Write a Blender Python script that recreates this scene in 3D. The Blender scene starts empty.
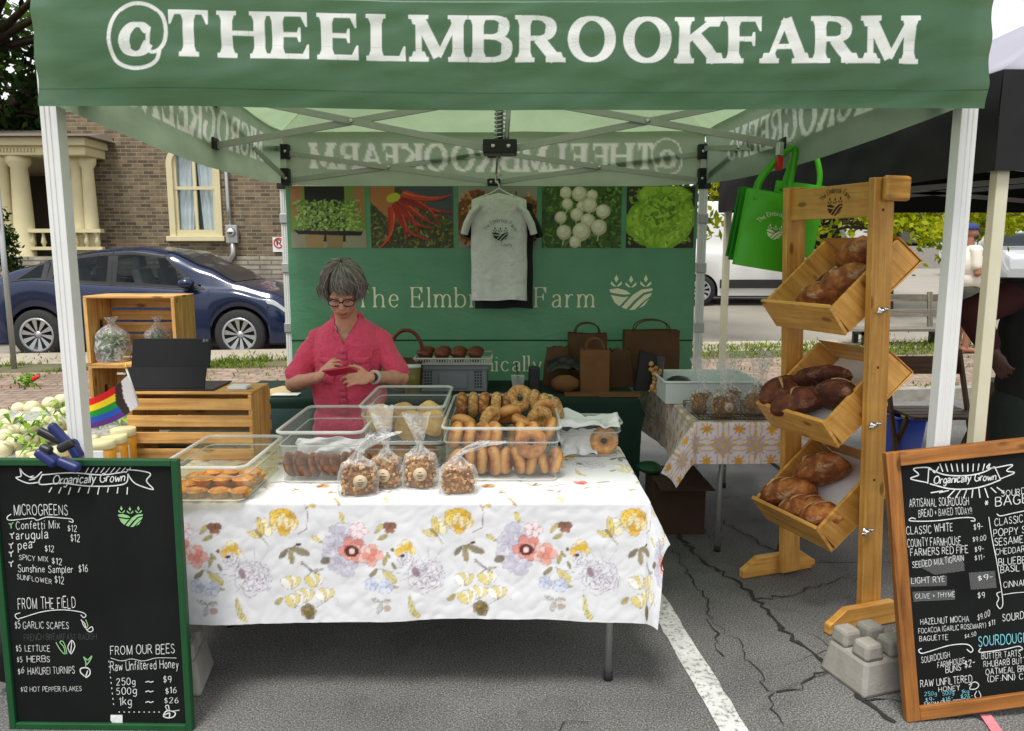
import bpy, math, random
import numpy as np
from mathutils import Vector, Matrix, noise
random.seed(7); np.random.seed(7)
R = math.radians; PI = math.pi
SC = bpy.context.scene; COL = SC.collection
# ---------------------------------------------------------------- camera, sky, sun, exposure
FPX, CAMH = 770.0, 1.63
PITCH = math.atan((365.5 - 252) / FPX)
cam = bpy.data.cameras.new('camera'); camo = bpy.data.objects.new('camera', cam); COL.objects.link(camo)
camo.location = (0, 0, CAMH); camo.rotation_euler = (PI / 2 - PITCH, 0, 0)
cam.sensor_width = 36; cam.lens = FPX / 1024 * 36; cam.clip_start = .05; cam.clip_end = 2000
SC.camera = camo
SUN_EL, SUN_AZ = 68, 200          # degrees; azimuth measured from +Y clockwise (behind the camera, a little left)
w = bpy.data.worlds.new('World'); SC.world = w; w.use_nodes = True
nt = w.node_tree; bg = nt.nodes['Background']
sky = nt.nodes.new('ShaderNodeTexSky'); sky.sky_type = 'NISHITA'; sky.sun_disc = False
sky.sun_elevation = R(SUN_EL); sky.sun_rotation = R(SUN_AZ); sky.dust_density = 4; sky.air_density = 1.2
hs = nt.nodes.new('ShaderNodeHueSaturation'); hs.inputs['Saturation'].default_value = .18
mx = nt.nodes.new('ShaderNodeMix'); mx.data_type = 'RGBA'
mx.inputs[0].default_value = .72; mx.inputs[7].default_value = (8.6, 8.8, 9.0, 1)
tcw = nt.nodes.new('ShaderNodeTexCoord'); nzw = nt.nodes.new('ShaderNodeTexNoise'); nzw.inputs['Scale'].default_value = 2.2; nzw.inputs['Detail'].default_value = 5
rw = nt.nodes.new('ShaderNodeMapRange'); rw.inputs[1].default_value = .3; rw.inputs[2].default_value = .7; rw.inputs[3].default_value = .6; rw.inputs[4].default_value = .85
nt.links.new(tcw.outputs['Generated'], nzw.inputs['Vector']); nt.links.new(nzw.outputs[0], rw.inputs[0]); nt.links.new(rw.outputs[0], mx.inputs[0])
nt.links.new(sky.outputs[0], hs.inputs['Color']); nt.links.new(hs.outputs[0], mx.inputs[6]); nt.links.new(mx.outputs[2], bg.inputs['Color'])
bg.inputs['Strength'].default_value = .092
sl = bpy.data.lights.new('sun', 'SUN'); so = bpy.data.objects.new('sun', sl); COL.objects.link(so)
sl.energy = 1.85; sl.angle = R(16); sl.color = (1, .965, .91)
_d = Vector((math.sin(R(SUN_AZ)) * math.cos(R(SUN_EL)), math.cos(R(SUN_AZ)) * math.cos(R(SUN_EL)), math.sin(R(SUN_EL))))
so.rotation_euler = _d.to_track_quat('Z', 'Y').to_euler(); so.location = (0, -5, 12)
vs = SC.view_settings; SC.display_settings.display_device = 'sRGB'
vs.view_transform = 'Standard'; vs.look = 'None'; vs.gamma = 1; vs.use_curve_mapping = False; vs.exposure = .8
SC.render.film_transparent = False
SC.cycles.max_bounces = 10; SC.cycles.transparent_max_bounces = 24; SC.cycles.diffuse_bounces = 5
SC.cycles.use_denoising = True; SC.cycles.caustics_reflective = False; SC.cycles.caustics_refractive = False
# ---------------------------------------------------------------- layout measuring (photo pixel -> metres)
_c, _s = math.cos(PITCH), math.sin(PITCH)
def ray(px, py):
    dv = (365.5 - py) / FPX
    return (px - 512) / FPX, _c + dv * _s, -_s + dv * _c
def at(px, py, Y):
    d = ray(px, py); t = Y / d[1]; return Vector((d[0] * t, Y, CAMH + d[2] * t))
def gp(px, py, Z=0.0):
    d = ray(px, py); t = (Z - CAMH) / d[2]; return Vector((d[0] * t, d[1] * t, Z))
def proj(v):
    y, z = v[1], v[2] - CAMH; d = y * _c - z * _s; return 512 + FPX * v[0] / d, 365.5 - FPX * (y * _s + z * _c) / d
# ---------------------------------------------------------------- colour + material helpers
def lin(v): v /= 255; return v / 12.92 if v <= .04045 else ((v + .055) / 1.055) ** 2.4
def S(r, g, b): return (lin(r), lin(g), lin(b))
class NT:
    def __init__(s, name):
        s.m = bpy.data.materials.new(name); s.m.use_nodes = True; s.t = s.m.node_tree; s.n = s.t.nodes
        s.b = s.n['Principled BSDF']; s.out = s.n['Material Output']
    def new(s, t, **kw):
        n = s.n.new('ShaderNode' + t)
        for k, v in kw.items(): setattr(n, k, v)
        return n
    def ln(s, a, b): s.t.links.new(a, b)
    def coord(s, kind='Object', scale=(1, 1, 1)):
        tc = s.new('TexCoord'); mp = s.new('Mapping'); mp.inputs['Scale'].default_value = scale
        s.ln(tc.outputs[kind], mp.inputs[0]); return mp.outputs[0]
    def noise(s, vec, scale, detail=4, rough=.55, dist=0):
        n = s.new('TexNoise'); n.inputs['Scale'].default_value = scale; n.inputs['Detail'].default_value = detail
        n.inputs['Roughness'].default_value = rough; n.inputs['Distortion'].default_value = dist
        if vec is not None: s.ln(vec, n.inputs['Vector'])
        return n.outputs[0]
    def ramp(s, fac, *stops):
        r = s.new('ValToRGB'); e = r.color_ramp.elements
        while len(e) < len(stops): e.new(.5)
        for q, (p, c) in zip(e, stops): q.position = p; q.color = (*c, 1)
        s.ln(fac, r.inputs[0]); return r.outputs[0]
    def mix(s, fac, a, b, mode='MIX'):
        m = s.new('Mix', data_type='RGBA', blend_type=mode)
        for i, v in ((0, fac), (6, a), (7, b)):
            if isinstance(v, (int, float)): m.inputs[i].default_value = v if i == 0 else (v, v, v, 1)
            elif isinstance(v, tuple): m.inputs[i].default_value = (*v, 1)
            else: s.ln(v, m.inputs[i])
        return m.outputs[2]
    def bump(s, h, strength=.3, dist=.01):
        b = s.new('Bump'); b.inputs['Strength'].default_value = strength; b.inputs['Distance'].default_value = dist
        s.ln(h, b.inputs['Height']); s.ln(b.outputs[0], s.b.inputs['Normal']); return b.outputs[0]
def mat(name, col, rough=.6, metal=0, var=.12, vs=6, bump=0, bs=60, spec=.4, attr=False, coat=0, sheen=0, bd=.004):
    q = NT(name); v = q.coord()
    n = q.noise(v, vs, 5)
    if attr:
        a = q.new('Attribute', attribute_name='Col'); base = a.outputs['Color']
        c = q.mix(1, base, q.ramp(n, (.25, (1 - var,) * 3), (.75, (1 + var,) * 3)), 'MULTIPLY')
    else:
        c = q.ramp(n, (.25, tuple(max(0, x * (1 - var)) for x in col)), (.75, tuple(min(1, x * (1 + var)) for x in col)))
    q.ln(c, q.b.inputs['Base Color'])
    q.b.inputs['Roughness'].default_value = rough; q.b.inputs['Metallic'].default_value = metal
    q.b.inputs['Specular IOR Level'].default_value = spec; q.b.inputs['Coat Weight'].default_value = coat; q.b.inputs['Coat Roughness'].default_value = .05
    q.b.inputs['Sheen Weight'].default_value = sheen
    if bump: q.bump(q.noise(v, bs, 4), bump, bd)
    return q.m
def wood(name, dark, light, rough=.5, knots=True, grain=26):
    q = NT(name); v = q.coord('UV', (1.3, grain, 1)); v2 = q.coord('UV', (2.5, 7, 1))
    n = q.noise(v, 1.6, 6, .6, .6); n2 = q.noise(v2, 1.2, 3)
    c = q.ramp(n, (.3, dark), (.62, light))
    c = q.mix(q.ramp(n2, (.35, (0, 0, 0)), (.75, (.5, .5, .5))), c, tuple(x * .72 for x in dark))
    if knots:
        vo = q.new('TexVoronoi'); vo.inputs['Scale'].default_value = 1; q.ln(q.coord('UV', (4.5, 11, 1)), vo.inputs['Vector'])
        c = q.mix(q.ramp(vo.outputs['Distance'], (.09, (.8,) * 3), (.17, (0, 0, 0))), c, tuple(x * .3 for x in dark))
    oi = q.new('ObjectInfo'); c = q.mix(1, c, q.ramp(oi.outputs['Random'], (0, (.86, .84, .8)), (1, (1.1, 1.1, 1.12))), 'MULTIPLY')
    c = q.mix(1, c, q.ramp(q.noise(q.coord('Object'), 7, 5, .65), (.3, (.84,) * 3), (.6, (1.05,) * 3)), 'MULTIPLY')
    q.ln(c, q.b.inputs['Base Color']); q.b.inputs['Roughness'].default_value = rough
    q.b.inputs['Specular IOR Level'].default_value = .35
    q.bump(n, .25, .002); return q.m
def fabric(name, D, T, k=.5, bump=.25, attr=False):
    """translucent cloth: reflects D, lets T through"""
    q = NT(name); q.n.remove(q.b)
    v = q.coord(); d = q.new('BsdfDiffuse'); t = q.new('BsdfTranslucent'); g = q.new('BsdfGlossy'); g.inputs['Roughness'].default_value = .42
    g.inputs['Color'].default_value = (1, 1, 1, 1)
    nz = q.noise(v, 5, 5); sh = q.ramp(nz, (.25, (.9,) * 3), (.75, (1.08,) * 3))
    cd, ct = D, T
    if attr:
        a = q.new('Attribute', attribute_name='Col')
        cd = q.mix(a.outputs['Fac'], D, (1, 1, .99)); ct = q.mix(a.outputs['Fac'], T, (.85, .85, .76))
    q.ln(q.mix(1, cd, sh, 'MULTIPLY'), d.inputs[0]); q.ln(q.mix(1, ct, sh, 'MULTIPLY'), t.inputs[0])
    m = q.new('MixShader'); m.inputs[0].default_value = k; q.ln(d.outputs[0], m.inputs[1]); q.ln(t.outputs[0], m.inputs[2])
    m2 = q.new('MixShader'); m2.inputs[0].default_value = .035; q.ln(m.outputs[0], m2.inputs[1]); q.ln(g.outputs[0], m2.inputs[2])
    q.ln(m2.outputs[0], q.out.inputs[0])
    b = q.new('Bump'); b.inputs['Strength'].default_value = bump; b.inputs['Distance'].default_value = .006
    q.ln(q.noise(q.coord('Object', (1, 1, 2.4)), 7, 4, .5, 1.2), b.inputs['Height'])
    for x in (d, t, g): q.ln(b.outputs[0], x.inputs['Normal'])
    return q.m
def clear(name, fac, tint=(.95, .96, .95), rough=.08, col=(.8, .82, .8), wr=0):
    q = NT(name); tr = q.new('BsdfTransparent'); tr.inputs[0].default_value = (*tint, 1)
    q.b.inputs['Base Color'].default_value = (*col, 1); q.b.inputs['Roughness'].default_value = rough; q.b.inputs['Specular IOR Level'].default_value = .6
    lw = q.new('LayerWeight'); lw.inputs[0].default_value = .35
    mr = q.new('MapRange'); mr.inputs[3].default_value = fac; mr.inputs[4].default_value = min(1, fac + .45)
    q.ln(lw.outputs['Facing'], mr.inputs[0])
    f = mr.outputs[0]
    if wr:
        v = q.coord(); n = q.noise(v, wr, 4, .6, 1.5)
        a = q.new('Math', operation='MULTIPLY_ADD'); q.ln(q.ramp(n, (.48, (0, 0, 0)), (.66, (1, 1, 1))), a.inputs[0]); a.inputs[1].default_value = .42
        q.ln(f, a.inputs[2]); f = a.outputs[0]; q.bump(n, .8, .01)
    m = q.new('MixShader'); q.ln(f, m.inputs[0]); q.ln(tr.outputs[0], m.inputs[1]); q.ln(q.b.outputs[0], m.inputs[2]); q.ln(m.outputs[0], q.out.inputs[0])
    return q.m
# ---------------------------------------------------------------- mesh builder
def wloc(o):
    v = Vector((0, 0, 0))
    while o: v += o.location; o = o.parent
    return v
class MB:
    def __init__(s): s.V = []; s.F = []; s.MI = []; s.SM = []; s.UV = []; s.VC = []; s.M = None; s.c = (1, 1, 1); s.hascol = False
    def add(s, vs, fs, mi=0, smooth=False, uv=None, cols=None):
        o = len(s.V)
        for i, v in enumerate(vs):
            v = Vector(v)
            s.V.append(s.M @ v if s.M else v); s.VC.append(cols[i] if cols is not None else s.c)
        for k, f in enumerate(fs):
            s.F.append([o + i for i in f]); s.MI.append(mi); s.SM.append(smooth); s.UV.append(uv[k] if uv else None)
        return s
    def box(s, x0, x1, y0, y1, z0, z1, mi=0, M=None):
        x0, x1 = min(x0, x1), max(x0, x1); y0, y1 = min(y0, y1), max(y0, y1); z0, z1 = min(z0, z1), max(z0, z1)
        P = [(x, y, z) for x in (x0, x1) for y in (y0, y1) for z in (z0, z1)]
        Fs = [(0, 1, 3, 2), (4, 6, 7, 5), (0, 4, 5, 1), (2, 3, 7, 6), (0, 2, 6, 4), (1, 5, 7, 3)]
        d = (x1 - x0, y1 - y0, z1 - z0); la = d.index(max(d)); r1, r2 = random.random() * 9, random.random() * 9
        uv = []
        for f in Fs:
            q = []
            fixed = [a for a in range(3) if len({round(P[i][a], 6) for i in f}) == 1]
            oth = [a for a in range(3) if a != la and a not in fixed]
            for i in f:
                vv = P[i][oth[0]] if len(oth) == 1 or la in fixed else P[i][oth[0]]
                uu = P[i][la] if la not in fixed else P[i][oth[-1]] * .3
                q.append((uu + r1, vv + r2))
            uv.append(q)
        if M: P = [M @ Vector(p) for p in P]
        return s.add(P, Fs, mi, False, uv)
    def bar(s, p, q, w, h, mi=0, up=(0, 0, 1)):
        p, q = Vector(p), Vector(q); d = (q - p); L = d.length; x = d / L; u = Vector(up)
        if abs(x.dot(u)) > .98: u = Vector((0, 1, 0))
        y = u.cross(x).normalized(); z = x.cross(y)
        M = Matrix((x, y, z)).transposed().to_4x4(); M.translation = p
        return s.box(0, L, -w / 2, w / 2, -h / 2, h / 2, mi, M)
    def tube(s, pts, r, n=8, mi=0, caps=True, closed=False, smooth=True, flat=1.0):
        pts = [Vector(p) for p in pts]; m = len(pts); rs = r if isinstance(r, (list, tuple)) else [r] * m
        vs = []; prev = None
        for i, p in enumerate(pts):
            a = pts[(i - 1) % m] if (i or closed) else p; b = pts[(i + 1) % m] if (i < m - 1 or closed) else p
            t = (b - a).normalized()
            if prev is None: u = t.orthogonal().normalized() if abs(t.z) > .95 else Vector((0, 0, 1)).cross(t).normalized()
            else:
                u = (prev - t * prev.dot(t))
                u = u.normalized() if u.length > 1e-6 else t.orthogonal().normalized()
            prev = u; w2 = t.cross(u)
            for k in range(n):
                an = 2 * PI * k / n; vs.append(p + (u * math.cos(an) + w2 * math.sin(an) * flat) * rs[i])
        fs = []
        for i in range(m if closed else m - 1):
            for k in range(n):
                a = i * n + k; b = i * n + (k + 1) % n; c = ((i + 1) % m) * n
                fs.append((a, b, c + (k + 1) % n, c + k))
        if caps and not closed: fs += [tuple(range(n - 1, -1, -1)), tuple(range((m - 1) * n, m * n))]
        return s.add(vs, fs, mi, smooth)
    def lathe(s, prof, n=20, mi=0, c=(0, 0, 0), smooth=True, fn=None, M=None, cap=True):
        vs = []; fs = []
        for (r, z) in prof:
            for k in range(n):
                a = 2 * PI * k / n; v = Vector((c[0] + r * math.cos(a), c[1] + r * math.sin(a), c[2] + z))
                if fn: v = fn(v)
                vs.append(M @ v if M else v)
        m = len(prof)
        for i in range(m - 1):
            for k in range(n): fs.append((i * n + k, i * n + (k + 1) % n, (i + 1) * n + (k + 1) % n, (i + 1) * n + k))
        if cap and prof[0][0] > 1e-6: fs.append(tuple(range(n - 1, -1, -1)))
        if cap and prof[-1][0] > 1e-6: fs.append(tuple(range((m - 1) * n, m * n)))
        return s.add(vs, fs, mi, smooth)
    def ball(s, c, r, n=14, m=9, mi=0, M=None, fn=None, cols=None):
        rx, ry, rz = r if isinstance(r, (tuple, list)) else (r, r, r); vs = []; fs = []
        vs.append(Vector((0, 0, -rz)))
        for i in range(1, m):
            t = -PI / 2 + PI * i / m
            for k in range(n): a = 2 * PI * k / n; vs.append(Vector((rx * math.cos(t) * math.cos(a), ry * math.cos(t) * math.sin(a), rz * math.sin(t))))
        vs.append(Vector((0, 0, rz)))
        for k in range(n): fs.append((0, 1 + (k + 1) % n, 1 + k))
        for i in range(m - 2):
            for k in range(n): a = 1 + i * n + k; b = 1 + i * n + (k + 1) % n; fs.append((a, b, b + n, a + n))
        t = len(vs) - 1
        for k in range(n): fs.append((t, t - n + k, t - n + (k + 1) % n))
        if fn: vs = [fn(v) for v in vs]
        if M: vs = [M @ v for v in vs]
        vs = [v + Vector(c) for v in vs]
        return s.add(vs, fs, mi, True)
    def grid(s, fn, nu, nv, mi=0, smooth=True, colfn=None, wrapu=False, flip=False):
        vs = []; cols = [] if colfn else None
        for j in range(nv + 1):
            for i in range(nu if wrapu else nu + 1):
                u, v = i / nu, j / nv; vs.append(fn(u, v))
                if colfn: cols.append(colfn(u, v)); s.hascol = True
        st = nu if wrapu else nu + 1; fs = []; uv = []
        for j in range(nv):
            for i in range(nu):
                i2 = (i + 1) % st; f = (j * st + i, j * st + i2, (j + 1) * st + i2, (j + 1) * st + i)
                fs.append(f[::-1] if flip else f)
        return s.add(vs, fs, mi, smooth, None, cols)
    def poly(s, pts, mi=0): return s.add(pts, [tuple(range(len(pts)))], mi)
    def prism(s, pts, ext, mi=0):
        """extrude polygon pts (3D) along vector ext"""
        n = len(pts); e = Vector(ext); P = [Vector(p) for p in pts]; P = P + [p + e for p in P]
        return s.add(P, [tuple(range(n - 1, -1, -1)), tuple(range(n, 2 * n))] + [(i, (i + 1) % n, n + (i + 1) % n, n + i) for i in range(n)], mi)
    def mesh(s, name, off):
        me = bpy.data.meshes.new(name)
        me.from_pydata([tuple(v - off) for v in s.V], [], s.F)
        me.polygons.foreach_set('material_index', s.MI); me.polygons.foreach_set('use_smooth', s.SM)
        if any(u is not None for u in s.UV):
            l = me.uv_layers.new(name='UVMap'); k = 0; d = l.data
            for f, u in zip(s.F, s.UV):
                for i in range(len(f)):
                    if u: d[k].uv = u[i]
                    k += 1
        if s.hascol:
            a = me.color_attributes.new('Col', 'FLOAT_COLOR', 'POINT')
            a.data.foreach_set('color', np.array([(*c[:3], 1) for c in s.VC], dtype=np.float32).ravel())
        me.update(); return me
    def build(s, name, mats, parent=None, bevel=0, local=False, solid=0, sub=0, label=None, seg=2, origin=None):
        off = Vector((0, 0, 0)); loc = None
        if parent is not None: off = Vector((0, 0, 0)) if local else wloc(parent)
        elif not local:
            if origin is None:
                lo = Vector([min(v[i] for v in s.V) for i in range(3)]); hi = Vector([max(v[i] for v in s.V) for i in range(3)])
                off = Vector(((lo.x + hi.x) / 2, (lo.y + hi.y) / 2, lo.z))
            else: off = Vector(origin)
            loc = off
        me = s.mesh(name, off)
        for m in (mats if isinstance(mats, (list, tuple)) else [mats]): me.materials.append(m)
        o = bpy.data.objects.new(name, me); COL.objects.link(o)
        if parent is not None: o.parent = parent
        if loc is not None: o.location = loc
        if solid: q = o.modifiers.new('solid', 'SOLIDIFY'); q.thickness = solid; q.offset = 0
        if bevel: q = o.modifiers.new('bevel', 'BEVEL'); q.width = bevel; q.segments = seg; q.limit_method = 'ANGLE'; q.angle_limit = R(40)
        if sub: q = o.modifiers.new('sub', 'SUBSURF'); q.levels = sub; q.render_levels = sub
        if label: o['label'] = label
        return o
def tag(o, label=None, cat=None, group=None, kind=None):
    if label: o['label'] = label
    if cat: o['category'] = cat
    if group: o['group'] = group
    if kind: o['kind'] = kind
    return o
def thing(name, label, cat, loc=(0, 0, 0), rot=(0, 0, 0), group=None):
    o = bpy.data.objects.new(name, None); COL.objects.link(o); o.location = loc
    o.rotation_euler = rot if isinstance(rot, (tuple, list)) else (0, 0, rot); o.empty_display_size = .1
    return tag(o, label, cat, group)
def struct(name, mb, m, **kw): return tag(mb.build(name, m, **kw), kind='structure')
def dup(o, loc=None, rot=None, label=None, scale=None, parent=None):
    r = o.copy(); COL.objects.link(r)
    if parent is not None: r.parent = parent
    if loc is not None: r.location = loc
    if rot is not None: r.rotation_euler = rot
    if scale is not None: r.scale = (scale,) * 3
    if label: r['label'] = label
    for ch in list(o.children): dup(ch, parent=r)
    return r
def remesh(mb, voxel, it=6, fac=.5):
    """fuse overlapping shapes into one continuous surface; returns an MB"""
    me = mb.mesh('tmp', Vector((0, 0, 0))); o = bpy.data.objects.new('tmp', me); COL.objects.link(o)
    q = o.modifiers.new('r', 'REMESH'); q.mode = 'VOXEL'; q.voxel_size = voxel
    if it: q = o.modifiers.new('s', 'SMOOTH'); q.factor = fac; q.iterations = it
    dg = bpy.context.evaluated_depsgraph_get(); dg.update(); ev = o.evaluated_get(dg); m2 = ev.to_mesh()
    out = MB(); out.add([v.co.copy() for v in m2.vertices], [tuple(p.vertices) for p in m2.polygons], 0, True)
    ev.to_mesh_clear(); bpy.data.objects.remove(o); bpy.data.meshes.remove(me)
    return out
def nz(v, s=1.0): return noise.noise(Vector(v) * s)
ORD = ['first', 'second', 'third', 'fourth', 'fifth', 'sixth', 'seventh', 'eighth', 'ninth', 'tenth', 'eleventh', 'twelfth', 'thirteenth']
def RM(x=0, y=0, z=0): return Matrix.Rotation(z, 4, 'Z') @ Matrix.Rotation(y, 4, 'Y') @ Matrix.Rotation(x, 4, 'X')
# ---------------------------------------------------------------- painter for printed cloth
class Canvas:
    def __init__(s, W, H, res, bgc):
        s.W, s.H, s.res = W, H, res; s.w, s.h = int(W / res) + 1, int(H / res) + 1
        s.a = np.zeros((s.h, s.w, 3)); s.a[:] = bgc
    def poly(s, pts, col, al=1.0):
        P = np.array(pts) / s.res; x0, y0 = np.floor(P.min(0)).astype(int) - 1; x1, y1 = np.ceil(P.max(0)).astype(int) + 2
        x0, y0 = max(x0, 0), max(y0, 0); x1, y1 = min(x1, s.w), min(y1, s.h)
        if x1 <= x0 or y1 <= y0: return
        X, Y = np.meshgrid(np.arange(x0, x1), np.arange(y0, y1)); acc = np.zeros(X.shape)
        for ox, oy in ((-.25, -.25), (.25, -.25), (-.25, .25), (.25, .25)):
            ins = np.zeros(X.shape, bool); xx, yy = X + ox, Y + oy; j = len(P) - 1
            for i in range(len(P)):
                xi, yi = P[i]; xj, yj = P[j]
                if yi != yj: ins ^= ((yi > yy) != (yj > yy)) & (xx < (xj - xi) * (yy - yi) / (yj - yi) + xi)
                j = i
            acc += ins
        k = (acc / 4 * al)[..., None]; s.a[y0:y1, x0:x1] = s.a[y0:y1, x0:x1] * (1 - k) + np.array(col) * k
    def ell(s, cx, cy, rx, ry, rot, col, al=1.0, n=18, wob=0):
        c, d = math.cos(rot), math.sin(rot); pts = []
        for k in range(n):
            a = 2 * PI * k / n; q = 1 + wob * math.sin(3 * a + cx * 99) + wob * .6 * math.sin(5 * a + cy * 70)
            x, y = rx * q * math.cos(a), ry * q * math.sin(a); pts.append((cx + x * c - y * d, cy + x * d + y * c))
        s.poly(pts, col, al)
    def line(s, pts, w, col, al=1.0):
        for (a, b) in zip(pts[:-1], pts[1:]):
            dx, dy = b[0] - a[0], b[1] - a[1]; L = math.hypot(dx, dy) or 1; nx, ny = -dy / L * w / 2, dx / L * w / 2
            s.poly([(a[0] + nx, a[1] + ny), (b[0] + nx, b[1] + ny), (b[0] - nx, b[1] - ny), (a[0] - nx, a[1] - ny)], col, al)
    def get(s, x, y):
        i = min(max(int(round(x / s.res)), 0), s.w - 1); j = min(max(int(round(y / s.res)), 0), s.h - 1)
        return tuple(s.a[j, i])
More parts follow.
